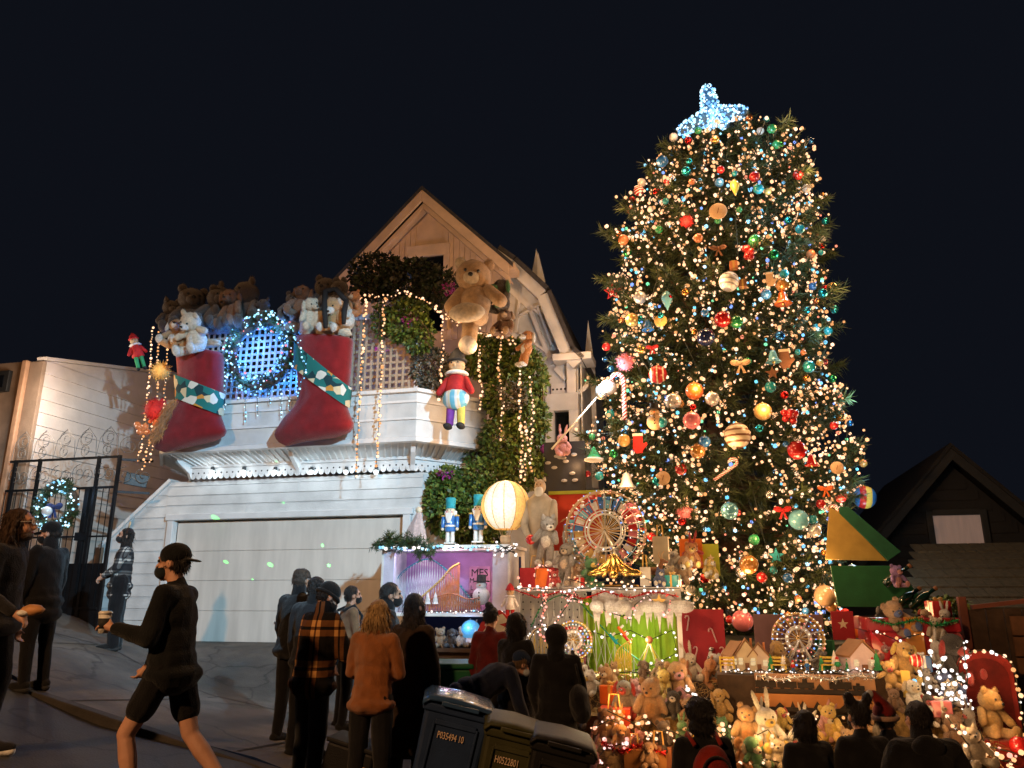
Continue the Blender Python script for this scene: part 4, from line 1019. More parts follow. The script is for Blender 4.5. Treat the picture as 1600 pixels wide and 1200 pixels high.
def plush(kind, label, p, size, col, rz=0.0, rx=0.0, ry=0.0, col2=None, pose='sit', arms='arm', detail=2, group=None, head_turn=(0,0,0), name=None, street=True):
    """stuffed animal, base at p (world), height ~size, facing the street at rz = 0"""
    t = thing(name or {'bear': 'teddy_bear', 'dog': 'stuffed_dog', 'rabbit': 'stuffed_rabbit', 'cat': 'stuffed_cat'}[kind], label, 'stuffed animal', p, 0, group, rot=(rx, ry, rz+(-TH if street else 0)), scale=size/.98)
    a, b = pm(PB[col]), pm(PB[col2 or col]); zz = .12 if pose == 'sit' else .52
    jr = random.Random(label); hs = jr.uniform(.92, 1.22); ts = (jr.uniform(.88, 1.18), jr.uniform(.9, 1.2), jr.uniform(.9, 1.05))
    t.rotation_euler = (rx+jr.uniform(-.12, .2), ry+jr.uniform(-.16, .16), t.rotation_euler[2]+jr.uniform(-.25, .25))
    head_turn = (head_turn[0]+jr.uniform(-.15, .3), head_turn[1]+jr.uniform(-.25, .25), head_turn[2]+jr.uniform(-.5, .5))
    put('torso', PL['torso'], t, a, (0, 0, zz-.12), sc_=ts)
    if detail > 1 and col2: put('belly', PL['belly'], t, b, (0, 0, zz-.12))
    hk = 'bear' if kind in ('bear', 'rabbit', 'cat') else 'dog'
    h = put('head', PL['head_'+hk], t, a, (0, -.03, zz+.60), rot=head_turn, sc_=hs)
    put('muzzle', PL['muzzle_'+hk], h, b); put('nose', PL['nose_'+hk], h, om('black'))
    for s in (-1, 1):
        ear = {'bear': ((s*.17, .01, .16), (0, 0, 0)), 'dog': ((s*.20, .02, .10), (0, -s*.25, 0)), 'rabbit': ((s*.09, .02, .16), (0, s*.15, 0)), 'cat': ((s*.13, .0, .17), (0, s*.25, 0))}[kind]
        put('ear', PL['ear_'+kind], h, b if kind == 'dog' else a, *ear)
        if detail > 0: put('eye', PL['eye'], h, om('black'), (s*.085, -.175, .045))
        arm = put('arm', PL[arms], t, a, (s*.19, -.02, zz+.38)); arm.scale = (s, 1, 1)
        if pose == 'sit':
            l = put('leg', PL['leg_sit'], t, a, (s*.12, -.06, zz-.02)); l.scale = (s, 1, 1)
            if detail > 1: f = put('foot', PL['foot'], l, b)
        else:
            l = put('leg', PL['leg_hang'], t, a, (s*.11, -.02, zz-.02)); l.scale = (s, 1, 1); put('foot', PL['foot_hang'], l, b)
    return t
def plush_px(kind, label, px, py, hpx, col, v, **k):
    """px, py: where its base shows; hpx: its height in photo pixels"""
    q = hp(px, py, v); return plush(kind, label, hw(*q), hpx*mir(px, py, q), col, **k)

# ------------------------------------------------------------------ the two giant stockings
SRED = mat('red_felt', (.20, .010, .013), .9, var=.2, vs_=6, bump=.5, bs=120, sheen=.3, spec=.15)
def print_mat():
    m = mat('printed_teal_cloth', (.02, .16, .15), .85, var=.1, bump=.3, bs=90, spec=.2); t = m.node_tree; N = t.nodes; b = N['Principled BSDF']
    tc = [n for n in N if n.type == 'TEX_COORD'][0]; vo = N.new('ShaderNodeTexVoronoi'); vo.inputs['Scale'].default_value = 7.5; t.links.new(tc.outputs['Object'], vo.inputs['Vector'])
    cr_ = N.new('ShaderNodeValToRGB'); cr_.color_ramp.interpolation = 'CONSTANT'; e = cr_.color_ramp.elements
    for p, c in ((0, (.02,.16,.15)), (.45, (.015,.05,.06)), (.62, (.65,.55,.35)), (.72, (.7,.68,.6)), (.84, (.55,.25,.05)), (.92, (.02,.16,.15))):
        el = e.new(p) if p not in (0,) else e[0]; el.position = p; el.color = (*c, 1)
    e.remove(e[-1]) if len(e) > 6 else None
    sp = N.new('ShaderNodeSeparateColor'); t.links.new(vo.outputs['Color'], sp.inputs[0]); t.links.new(sp.outputs[0], cr_.inputs[0]); t.links.new(cr_.outputs[0], b.inputs['Base Color']); return m
PRINT = print_mat()
def puffy(outline, th, z_rows=22, nx=12):
    """pillow from an (x, z) outline: horizontal slices each given an elliptical section"""
    n = len(outline); zs = [p[1] for p in outline]; z0, z1 = min(zs), max(zs); rows = []
    for i in range(z_rows+1):
        z = z0+(z1-z0)*(i+.0)/z_rows; z = min(max(z, z0+.004), z1-.004); xs = []
        for k in range(n):
            (x0, a), (x1, b) = outline[k], outline[(k+1) % n]
            if (a-z)*(b-z) < 0: xs.append(x0+(x1-x0)*(z-a)/(b-a))
        if len(xs) >= 2: rows.append((z, min(xs), max(xs)))
    return rows
def pillow_mesh(rows, th, grow=0.0, nseg=20, wr=.02, seed=1):
    m = MB(); vs_, fs = [], []; z0, z1 = rows[0][0], rows[-1][0]
    for (z, a, b) in rows:
        c, h = (a+b)/2, (b-a)/2+grow; e = min(1, .35+min((z-z0), (z1-z+.3))*3.0)
        T = (th*min(1, .35+h*1.6)*e)+grow
        for j in range(nseg):
            an = 2*PI*j/nseg; ca, sa = math.cos(an), math.sin(an)
            k = 1+wr*4*mnoise.noise(Vector((ca*3.4+seed, sa*2, z*2.6+ca*1.5)))+wr*1.6*mnoise.noise(Vector((ca*8+seed, sa*3, z*7)))
            vs_.append((c+h*ca, T*k*math.copysign(abs(sa)**.8, sa), z))
    for i in range(len(rows)-1):
        for j in range(nseg): fs.append((i*nseg+j, i*nseg+(j+1) % nseg, (i+1)*nseg+(j+1) % nseg, (i+1)*nseg+j))
    fs.append(tuple(range(nseg-1, -1, -1))); fs.append(tuple((len(rows)-1)*nseg+j for j in range(nseg)))
    return m.add(vs_, fs)
def stocking(label, outl, band, v):
    pts = [hp(x, y, v) for x, y in outl]; base = hp(outl[0][0], outl[0][1], v); base = Vector((sum(p.x for p in pts)/len(pts), v, min(p.z for p in pts)))
    t = street_thing('giant_stocking', label, 'stocking', *base, group='giant stockings on the balcony')
    o2 = [(p.x-base.x, p.z-base.z) for p in pts]
    rows = puffy(o2, .2, 30)
    pillow_mesh(rows, .24, wr=.045, nseg=36, seed=v*7+len(label)).build('sock', SRED, t, True)
    bl = [hp(x, y, v) for x, y in band]; (l0, l1, r1, r0) = [Vector((p.x-base.x, p.z-base.z)) for p in bl]
    # slanting printed band wrapped round the sock
    m = MB(); nseg = 24; vs_, fs = [], []
    for k in range(5):
        s = k/4; L = l0.lerp(l1, s); Rr = r0.lerp(r1, s); c = (L+Rr)/2; h = (Rr-L)/2
        for j in range(nseg):
            an = 2*PI*j/nseg; ca, sa = math.cos(an), math.sin(an); xz = c+h*ca*1.10
            vs_.append((xz.x, (.275+.012*math.sin(k*1.6))*math.copysign(abs(sa)**.8, sa), xz.y))
    for i in range(4):
        for j in range(nseg): fs.append((i*nseg+j, i*nseg+(j+1) % nseg, (i+1)*nseg+(j+1) % nseg, (i+1)*nseg+j))
    m.add(vs_, fs).build('printed_band', PRINT, t, True)
    return t, base, rows
OUT1 = [(276, 542), (347, 550), (346, 600), (343, 647), (353, 675), (345, 684), (315, 692), (285, 700), (258, 707), (243, 703), (239, 691), (247, 672), (264, 652), (275, 635), (283, 605), (280, 575)]
OUT2 = [(466, 526), (551, 526), (547, 580), (541, 635), (553, 664), (545, 676), (530, 681), (490, 683), (465, 692), (447, 697), (433, 690), (430, 678), (445, 655), (462, 638), (469, 622), (465, 570)]
s1, b1_, r1_ = stocking('giant red stocking with printed band, furry trim and cream bear on top', OUT1, [(279, 588), (281, 625), (343, 648), (345, 613)], -1.0)
s2, b2_, r2_ = stocking('giant red stocking with printed band filled with stuffed dogs', OUT2, [(466, 538), (465, 578), (541, 634), (544, 602)], -1.0)
# furry tuft down the first stocking's shin, cloth cuffs
def cuff(t, base, pxs, col, v):
    (x0, y0), (x1, y1) = pxs; a, b = hp(x0, y0, v), hp(x1, y1, v); m = MB()
    rows = [(a.z-base.z+(b.z-a.z)*i/6, min(a.x, b.x)-base.x+.02*math.sin(i*2.1), max(a.x, b.x)-base.x+.025*math.cos(i*1.7)) for i in range(7)]
    return pillow_mesh(rows, .30, wr=.05, seed=3).build('cuff', pm(PB[col]), t, True)
cuff(s2, b2_, ((470, 530), (550, 492)), 'cream', -1.0)
cuff(s1, b1_, ((278, 545), (345, 532)), 'tan', -1.0)
rr = np.random.default_rng(8); n = 900
c0, c1 = hp(284, 630, -1.0)-b1_, hp(256, 690, -1.0)-b1_
tt = rr.uniform(0, 1, n); P = np.stack([c0.x+(c1.x-c0.x)*tt+rr.normal(0, .045, n), -.20-rr.uniform(0, .05, n), c0.z+(c1.z-c0.z)*tt+rr.normal(0, .02, n)], 1)
D = np.stack([rr.normal(-.15, .25, n), rr.uniform(-.5, -.1, n), rr.uniform(-1, -.5, n)], 1); D /= np.linalg.norm(D, axis=1)[:, None]; S = np.cross(D, rr.normal(size=(n, 3)))*.006
obj('fur_trim', npmesh('fur_trim', np.stack([P-S, P+S, P+D*.16], 1).reshape(-1, 3), np.arange(n*3).reshape(-1, 3), pm(PB['orange'])), s1)['kind'] = 'stuff'

# ------------------------------------------------------------------ wreaths
def wreath(label, px, py, rpx, v, cols, nb, glow, gcol, loc_name='wreath'):
    q = hp(px, py, v); r = rpx*mir(px, py, q); t = street_thing(loc_name, label, 'wreath', *q)
    g = random.Random(int(px)); tips_ = []
    for i in range(170):
        a = g.uniform(0, 2*PI); b = g.uniform(0, 2*PI); rr_ = r*.22
        c = Vector((math.cos(a)*(r+rr_*math.cos(b)), -abs(rr_*math.sin(b)), math.sin(a)*(r+rr_*math.cos(b))))
        tips_.append((c, (c-Vector((math.cos(a)*r, .05, math.sin(a)*r))).normalized(), g.uniform(.6, 1.0)))
    v_, f_, c_ = needle_tufts(tips_, 30, .11, .014, pine_col, np.random.default_rng(int(px)))
    obj('needles', npmesh('needles', v_, f_, NEED, False, c_), t)['kind'] = 'stuff'
    MB().tube([(math.cos(a)*r, 0, math.sin(a)*r) for a in np.linspace(0, 2*PI, 24, endpoint=False)], r*.12, 6, closed=True).build('ring', BARK, t, True)
    bp = []
    for i in range(nb):
        a = g.uniform(0, 2*PI); b = g.uniform(.2, PI-.2); rr_ = r*.30; bp.append((math.cos(a)*(r+rr_*math.cos(b)), -rr_*math.sin(b)-.02, math.sin(a)*(r+rr_*math.cos(b))))
    obj('bulbs', bulbs_mesh(bp, .020, [g.choice(cols) for _ in bp]), t)['kind'] = 'stuff'
    for a in (.8, 2.6, 4.4): lamp('glow', 'POINT', (math.cos(a)*r*.9, -.22, math.sin(a)*r*.9), glow, gcol, .08, parent=t)
    return t, r
wr, rw_ = wreath('large evergreen wreath with blue and coloured lights between the stockings', 410, 553, 52, -.75, COOL*3+[(.3, 1.1, .6), (1.3, .3, .3), (.25, .35, 1.4)], 190, 16, (.10, .36, 1.0))
wg, rg_ = wreath('evergreen wreath with cool white lights and blue bow on iron gate', 92, 792, 32, -.95, COOL*2+[(1.1, 1.4, 1.5)], 90, 3.5, (.30, .60, 1.0))
for n_, me in BOW: put(n_, me, wg, om('navy', 'matte'), (.0, -.10, -.02), sc_=rg_*.5)
put('white_bauble', BALLM, wg, om('white'), (-.02, -.22, -.10), sc_=.085)
for px_, py_ in ((395, 535), (425, 575), (440, 525), (385, 590), (365, 560), (455, 590)): lamp('wreath_back_glow', 'POINT', wp(px_, py_, -.66), 22, (.02, .20, 1.0), .06)
gnet = random.Random(14); npx = []
for _ in range(150):
    a_, r_ = gnet.uniform(0, 2*PI), 62*math.sqrt(gnet.random()); npx.append((410+r_*math.cos(a_), 556+r_*math.sin(a_)*1.05))
light_string('net of tiny blue lights spread over the lattice within the wreath', [wp(x, y, -.60) for x, y in sorted(npx)], .015, [(.06, .35, 1.5), (.15, .7, 1.5), (.5, 1.1, 1.6)], jit=.01, cable=False)
# icicle lights hanging below the wreath
for i, (px, y0, y1) in enumerate(((352, 560, 640), (372, 585, 625), (384, 600, 660), (403, 598, 650), (422, 600, 632), (440, 600, 652), (452, 560, 650), (465, 560, 625))):
    light_string('short hanging strand of icy blue lights below the balcony wreath', [wp(px, y0, -.72), wp(px-1, (y0+y1)/2, -.72), wp(px, y1, -.72)], .017, COOL, 'icy blue strands below the wreath', step=.085, jit=.012)
light_string('loops of cool blue lights draped over the top of the wreath', [wp(x, y, -.9) for x, y in ((385, 497), (400, 490), (418, 488), (440, 492), (452, 508), (462, 528), (466, 548))], .022, COOL, step=.05, jit=.05)
light_string('cool blue light cord along the second stocking\'s front edge', [wp(x, y, -1.3) for x, y in ((467, 530), (470, 555), (478, 575), (470, 600), (466, 625))], .018, COOL, step=.08, jit=.03)
# warm strings over balcony, lattice and vines
def ls(label, pts, v, step=.062, r=.025, jit=.02, cols=None, dv=0.0): return light_string(label, [wp(x, y, v+dv*i) for i, (x, y) in enumerate(pts)], r, cols or WARM, 'warm fairy light strings on the balcony', step=step, jit=jit)
ls('warm light strand beside the second stocking, hanging down to the siding', [(572, 468), (567, 540), (562, 620), (558, 700), (556, 748)], -.86)
ls('warm light strand hanging down the middle of the lattice past the cap rail', [(600, 462), (598, 540), (594, 620), (590, 690), (588, 728)], -.86)
ls('warm lights swagged along the top of the lattice under the bougainvillea', [(556, 470), (575, 462), (600, 466), (625, 456), (650, 462), (672, 474), (690, 488), (702, 498)], -.80, .05, .022, .04)
ls('warm light strand along the edge of the balcony corner plants', [(690, 488), (692, 540), (689, 580), (687, 625)], -.85)
ls('thick run of warm lights behind the big teddy bear\'s legs', [(700, 498), (720, 505), (745, 518), (770, 522), (795, 527), (805, 540)], -.45, .035, .022, .06)
ls('warm light strand in the vine left of the pirate doll', [(750, 540), (748, 575), (752, 610), (749, 640)], -.25)
ls('warm light strand down the upper vine', [(782, 530), (779, 580), (786, 640), (780, 690)], -.2)
ls('warm light strand down the outer vine, upper start', [(812, 580), (812, 640), (816, 700), (812, 758)], -.3)
ls('warm light strand at the outermost edge of the vine', [(829, 590), (833, 650), (828, 700), (830, 740)], -.3)
ls('short warm strand at the foot of the vine above the statue', [(820, 660), (824, 700), (818, 752)], -.45)
ls('left outermost strand of warm lights off the balcony corner', [(238, 512), (236, 560), (232, 610), (226, 660), (216, 722)], -.6, .06, .022)
ls('second strand of warm lights off the balcony\'s far corner', [(250, 515), (245, 570), (246, 620), (236, 680), (222, 735)], -.7, .06, .022)
ls('third strand of warm lights beside the first stocking', [(262, 540), (258, 590), (256, 640), (243, 690), (232, 725)], -.8, .07, .02)
for px, py, v, e in ((650, 500, -1.2, 9), (590, 560, -1.3, 6), (745, 545, -1.0, 13), (795, 600, -1.0, 16), (815, 680, -1.0, 18), (800, 740, -1.0, 8), (240, 570, -1.3, 7), (235, 660, -1.2, 6), (700, 540, -1.3, 6), (560, 660, -1.2, 3)):
    lamp('string_light_glow', 'POINT', wp(px, py, v), e, (1, .58, .26), .12)

# ------------------------------------------------------------------ climbing plants
LEAF = mat('vine_leaf', (.05, .11, .02), .5, var=.25, vs_=5, bump=0, vcol=True)
def leaves(blobs, size, palette, seed, droop=.3):
    rg = np.random.default_rng(seed); V_, C_ = [], []
    for px, py, v, rx, ry, rd, n in blobs:
        q = hp(px, py, v); k = mir(px, py, q); d = rg.normal(size=(n, 3)); d /= np.linalg.norm(d, axis=1)[:, None]; r = rg.uniform(.45, 1.06, n)[:, None]**.6
        c = np.array([q.x, q.y, q.z])+d*r*np.array([rx*k, rd, ry*k])
        t = d*.6+rg.normal(size=(n, 3))*.6; t[:, 2] -= droop; t /= np.linalg.norm(t, axis=1)[:, None]
        s = np.cross(t, rg.normal(size=(n, 3))); s /= np.linalg.norm(s, axis=1)[:, None]; nn = np.cross(t, s)
        L = size*rg.uniform(.6, 1.3, n)[:, None]
        V_.append(np.stack([c, c+t*L*.45+s*L*.34+nn*L*.08, c+t*L, c+t*L*.45-s*L*.34+nn*L*.08], 1).reshape(-1, 3))
        C_.append(np.repeat(np.array(palette)[rg.integers(0, len(palette), n)]*rg.uniform(.7, 1.3, n)[:, None], 4, axis=0))
    V_ = np.concatenate(V_); C_ = np.concatenate(C_); return V_, np.arange(len(V_)).reshape(-1, 4), C_
def plant(name, label, cat, blobs, size, pal, seed, stems=None, flowers=None):
    t = street_thing(name, label, cat, 0, 0, 0); v, f, c = leaves(blobs, size, pal, seed); obj('foliage', npmesh('foliage', v, f, LEAF, False, c), t)['kind'] = 'stuff'
    m = MB(); g = random.Random(seed)
    for px, py, vv_, rx, ry, rd, n in blobs:
        for _ in range(9):
            a, b = hp(px+g.uniform(-.8, .8)*rx, py+ry*g.uniform(.3, 1), vv_+g.uniform(-.5, .5)*rd), hp(px+g.uniform(-.8, .8)*rx, py-ry*g.uniform(.3, 1.0), vv_+g.uniform(-.8, .5)*rd)
            mid = (a+b)/2+Vector((g.uniform(-.12, .12), g.uniform(-.1, .1), g.uniform(-.1, .1))); m.tube([a, mid, b], [.012, .009, .004], 4)
    m.build('stems', BARK, t)['kind'] = 'stuff'
    if flowers:
        bl, fs, fp = flowers; v, f, c = leaves(bl, fs, fp, seed+1); obj('flowers', npmesh('flowers', v, f, LEAF, False, c), t)['kind'] = 'stuff'
    return t
GRN = [(.055, .105, .018), (.09, .15, .025), (.14, .18, .03), (.04, .07, .015)]
DRK = [(.018, .03, .012), (.03, .045, .018), (.05, .05, .03), (.02, .025, .015)]
DRY = [(.10, .085, .06), (.07, .06, .045), (.15, .13, .09), (.05, .06, .03)]
MAG = [(.30, .03, .22), (.40, .06, .32), (.22, .02, .2)]
plant('bougainvillea', 'dark straggling bougainvillea with a few magenta flowers below the gable', 'climbing plant',
      [(590, 425, .2, 45, 26, .5, 1500), (640, 440, .1, 55, 34, .5, 2000), (685, 450, 0, 32, 34, .4, 1100), (575, 450, -.2, 26, 22, .3, 600)], .085, DRK, 31, flowers=([(702, 452, -.35, 12, 10, .1, 60), (640, 500, -.8, 12, 8, .1, 30), (597, 545, -.75, 10, 8, .1, 10)], .07, MAG))
plant('hanging_plant', 'leafy green plant spilling over the balcony lattice', 'climbing plant', [(635, 500, -.62, 38, 36, .22, 1500), (655, 525, -.68, 24, 30, .2, 700), (595, 500, -.6, 14, 30, .12, 250)], .075, GRN, 32)
plant('dry_creeper', 'dry grey creeper at the balcony corner above the cap rail', 'climbing plant', [(672, 575, -.45, 32, 34, .25, 1300), (700, 600, -.3, 22, 22, .2, 500), (800, 618, -.1, 24, 24, .2, 500)], .07, DRY, 33)
plant('climbing_vine', 'tall green vine with light strands climbing the house\'s corner', 'climbing plant',
      [(760, 560, .25, 34, 36, .35, 1500), (800, 560, .3, 34, 34, .35, 1500), (825, 590, .3, 30, 45, .35, 1600), (790, 620, .2, 34, 40, .35, 1500), (825, 660, .25, 32, 46, .35, 1700), (785, 690, .15, 34, 40, .35, 1600), (815, 730, .2, 40, 34, .35, 1500), (760, 740, .1, 36, 26, .3, 1000), (745, 700, .5, 20, 30, .2, 500)], .085, GRN+[(.13, .14, .03)], 34)
plant('garden_shrub', 'lit green shrub behind the two blue nutcrackers', 'shrub', [(690, 790, .05, 26, 46, .25, 1100), (720, 800, .05, 34, 50, .25, 1500), (755, 790, .05, 30, 44, .25, 1100), (700, 755, .1, 34, 24, .22, 800), (770, 845, -.1, 20, 24, .2, 500)], .10, GRN+[(.13, .16, .03)], 35, flowers=([(697, 740, -.2, 12, 5, .08, 40)], .06, MAG))
plant('low_shrub', 'small leafy shrub at the edge of the dark shingle roof', 'shrub', [(1475, 950, -.5, 42, 16, .25, 700), (1495, 970, -.5, 24, 14, .2, 400)], .06, GRN, 36)

# ------------------------------------------------------------------ toys along the balcony
bt = street_thing('teddy_bear', 'giant tan teddy bear hanging over the balcony corner', 'stuffed animal', *hp(742, 508, -.75), group=None)
s = 1.0; A, B = pm(PB['tan']), pm(PB['cream'])
def bp_(n, me, m, loc, rot=None, sc_=None, par=bt): return put(n, me, par, m, loc, rot, sc_)
k = 118*mir(742, 480, hp(742, 480, -.75))/1.0
MB().ell((0, 0, .30), (.21, .18, .27), None, 18, 12, .05).build('torso', A, bt, True); h_ = MB().ell((0,0,0), (.24, .21, .22), None, 18, 12, .04).build('head', A, bt, True); h_.location = (-.02, -.04, .68); h_.rotation_euler = (.25, .12, -.25+.45)
put('muzzle', PL['muzzle_bear'], h_, B); put('nose', PL['nose_bear'], h_, om('black'), sc_=1.0)
for s_ in (-1, 1): put('eye', PL['eye'], h_, om('black'), (s_*.085, -.19, .045)); put('ear', PL['ear_bear'], h_, B if s_ < 0 else A, (s_*.19, .01, .16))
MB().capsule((-.19, -.03, .46), (-.30, -.12, .24), .085, .09).build('arm', A, bt, True); MB().capsule((.19, -.03, .46), (.38, -.12, .26), .085, .09).build('arm', A, bt, True)
l1 = MB().capsule((.08, -.06, .08), (.14, -.34, .02), .12, .11).build('leg', A, bt, True); MB().ell((.02, -.42, .02), (.24, .10, .13), rotm(0, .05, 0), 14, 9, .05).build('foot', B, l1, True)
l2 = MB().capsule((-.03, -.08, .03), (-.03, -.16, -.26), .115, .105).build('leg', A, bt, True); MB().ell((-.03, -.20, -.34), (.12, .15, .12), None, 14, 9, .05).build('foot', B, l2, True)
bt.scale = (k, k, k)
plush_px('bear', 'cream teddy bear leaning over the top of the first stocking', 312, 550, 66, 'cream', -1.15, rx=.25, col2='white', arms='arm_out', head_turn=(.3, .2, .3))
for a in (('bear', 'dark brown bear behind the cream bear', 330, 522, 78, 'dark', -.55, dict(rz=.3)), ('bear', 'large dark bear at the back above the wreath', 388, 520, 84, 'dark', -.35, dict(rz=-.2)), ('dog', 'dark brown stuffed dog between the dark bears', 358, 522, 70, 'dark', -.55, dict(rz=.1)),
          ('bear', 'dark bear with orange lit side at the balcony\'s far corner', 296, 524, 78, 'dark', -.45, dict(rz=.5)), ('cat', 'small dark toy cat at the far corner of the balcony', 266, 524, 60, 'dark', -.4, dict(rz=.6)),
          ('bear', 'round dark bear just above the wreath', 410, 512, 50, 'dark', -.55, dict(rz=-.3)), ('dog', 'red nosed toy dog beside the cream bear', 270, 545, 52, 'honey', -.95, dict(rz=.4, col2='white')),
          ('dog', 'brown dog lying on the second stocking\'s back edge', 468, 500, 60, 'brown', -.75, dict(rz=.5)), ('bear', 'dark brown bear rising behind the second stocking', 505, 498, 72, 'dark', -.6, dict(rz=.1)),
          ('bear', 'black bear at the back of the second stocking', 535, 498, 66, 'dark', -.5, dict(rz=-.2)), ('dog', 'cream stuffed dog draped over the second stocking', 486, 512, 50, 'cream', -1.15, dict(rx=.4, rz=.5)),
          ('dog', 'tan and white dog with black ears in the second stocking', 522, 515, 52, 'honey', -1.15, dict(rx=.3, rz=-.1, col2='white')), ('bear', 'orange brown bear at the second stocking\'s outer corner', 556, 495, 44, 'orange', -.9, dict(rz=-.4, col2='cream')),
          ('cat', 'grey toy cat peeking over beside the wreath lights', 458, 522, 34, 'grey', -.8, dict(rz=.2)),
          ('dog', 'small dark toy in a green jacket behind the giant teddy', 783, 490, 58, 'dark', -.35, dict(rz=-.3, col2='green')), ('dog', 'brown toy dog under the giant teddy\'s arm', 788, 528, 48, 'brown', -.4, dict(rz=-.3, col2='tan')),
          ('dog', 'orange and white toy dog hanging on the vine', 818, 575, 44, 'orange', -.1, dict(rz=-.8, col2='white', pose='hang'))):
    plush_px(*a[:5], a[5], a[6], **a[7])
for a in (('bear', 'dark bear squeezed between the dark bears at the back', 344, 506, 66, 'dark', -.3, dict(rz=.2)), ('dog', 'dark floppy dog hanging its head above the wreath\'s start', 372, 508, 62, 'brown', -.55, dict(rz=-.2, rx=.3)), ('bear', 'honey bear squeezed in beside the cream bear', 292, 552, 50, 'honey', -1.0, dict(rz=.4, rx=.2)), ('dog', 'white and brown dog squeezed behind the second stocking\'s cuff', 545, 512, 48, 'white', -1.05, dict(rz=-.3, col2='orange')), ('bear', 'dark bear leaning out at the second stocking\'s inner edge', 452, 505, 52, 'dark', -.7, dict(rz=.5))): plush_px(*a[:5], a[5], a[6], **a[7])
# straps hanging from the second stocking
BLK = mat('black_cloth', (.012, .012, .013), .85, var=.2)
st_ = street_thing('black_scarf', 'long black scarf with two hanging ends over the second stocking', 'scarf', *hp(512, 470, -1.45))
for (x0, y0), (x1, y1) in (((508, 455), (509, 512)), ((541, 470), (537, 506))):
    a, b = hp(x0, y0, -1.42)-hp(512, 470, -1.45), hp(x1, y1, -1.5)-hp(512, 470, -1.45); MB().tube([a, (a+b)/2+Vector((0, -.03, 0)), b], [.045, .05, .035], 6).build('scarf_end', BLK, st_, True)
MB().tube([hp(508, 455, -1.4)-hp(512, 470, -1.45), hp(525, 452, -1.3)-hp(512, 470, -1.45), hp(541, 470, -1.42)-hp(512, 470, -1.45)], .045, 6).build('scarf_loop', BLK, st_, True)
# doll figures
def doll(label, px, py, hpx, v, coat, legs, hat, face='cream', rz=0.0, ry=0.0, name='cloth_doll', skirt=None):
    q = hp(px, py, v); H = hpx*mir(px, py, q); t = thing(name, label, 'doll', hw(*q), 0, rot=(0, ry, -TH+rz), scale=H)
    pmc = lambda c: om(c, 'matte')
    for s_ in (-1, 1):
        l = MB().capsule((s_*.06, 0, .36), (s_*.07, -.02, .06), .055, .045, 8).build('leg', pmc(legs if isinstance(legs, str) else legs[(s_+1)//2]), t, True); MB().ell((s_*.08, -.06, .02), (.05, .10, .04), None, 8, 6).build('shoe', pmc('black'), l, True)
        MB().capsule((s_*.11, 0, .60), (s_*.20, -.05, .44), .045, .04, 8).build('arm', pmc(coat), t, True)
    MB().lathe([(.05, .34), (.15, .36), (.13, .50), (.11, .62), (.05, .68)], 14).build('coat', pmc(coat), t, True)
    if skirt: MB().ell((0, -.02, .36), (.165, .15, .14), None, 16, 10, .08).build('drum_skirt', skirt, t, True)
    MB().lathe([(.12, .655), (.15, .67), (.12, .70), (.05, .70)], 12).build('ruff', pmc('white'), t, True)
    h = MB().ell((0, 0, .78), (.10, .10, .11), None, 12, 9).build('head', pmc(face), t, True); MB().ell((0, -.10, .77), (.022, .03, .022), None, 6, 5).build('nose', pmc(face), h, True)
    for s_ in (-1, 1): put('eye', PL['eye'], h, om('black'), (s_*.04, -.09, .80), sc_=.5)
    MB().lathe([(.115, .82), (.13, .84), (.105, .86), (.08, .93), (.02, 1.0), (0, 1.0)], 12).build('hat', pmc(hat), t, True)
    return t
doll('pirate like cloth doll with round striped skirt hanging at the balcony corner', 712, 670, 132, -1.0, 'red', ('purple', 'yellow'), 'black', 'tan', skirt=striped_mat('skirt', [OC['sky'], OC['white'], OC['cream'], OC['sky']], 'X', 9))
doll('red elf doll with green legs stretched out off the far balcony corner', 222, 578, 62, -.6, 'red', 'green', 'red', 'tan', rz=.6, ry=-.35, name='elf_doll')
doll('rag doll with orange hair among strands left of the first stocking', 246, 690, 70, -.7, 'orange', 'cream', 'red', 'tan', rz=.3, name='rag_doll')
ornament('pompom', 240, 630, 22, 'red', 'big shaggy red tassel beside the first stocking', q=hp(243, 640, -.8), group=None)
ornament('pompom', 252, 575, 18, 'gold', 'shaggy straw coloured tassel above the red one', q=hp(252, 580, -.85), group=None)
ornament('cluster', 222, 665, 14, 'copper', 'copper bauble cluster below the red tassel', q=hp(224, 668, -.75), group=None)
# ------------------------------------------------------------------ display terraces in front of the bank
WOOD = mat('painted_plywood', (.32, .22, .13), .7, var=.25, vs_=5, bump=.3, bs=40)
DKWOOD = mat('dark_stained_wood', (.06, .035, .02), .7, var=.3, vs_=8, bump=.3, bs=40)
STRAW = mat('straw', (.30, .20, .08), .9, var=.35, vs_=18, bump=.8, bs=60)
def flat(name, c, rough=.7): return mat(name, c, rough, var=.15, vs_=5, bump=.15, bs=50)
WHITEB, PINKB, REDB, GREENB, BLUEB, YELB = flat('white_board', (.66, .64, .60)), flat('lilac_board', (.46, .24, .46)), flat('red_board', (.34, .015, .025)), flat('green_cloth', (.30, .50, .03), .85), flat('blue_board', (.03, .05, .20)), flat('yellow_board', (.62, .44, .09))
ORB = flat('orange_board', (.62, .16, .02)); TEALB = flat('dark_green_board', (.01, .10, .05))
def sx(px, py, v): return hp(px, py, v)
def panel(name, label, cat, px0, py0, px1, py1, v, th, m, parts=None, group=None):
    """upright board facing the street, given by its pixel box"""
    a, b = hp((px0+px1)/2, py1, v), None
    l, r = hp(px0, (py0+py1)/2, v).x, hp(px1, (py0+py1)/2, v).x; z0, z1 = hp((px0+px1)/2, py1, v).z, hp((px0+px1)/2, py0, v).z
    t = street_thing(name, label, cat, (l+r)/2, v, z0, group); W, H = (r-l)/2, z1-z0
    MB().bx(-W, W, 0, th, 0, H).build('board', m, t, bevel=.004); return t, W, H
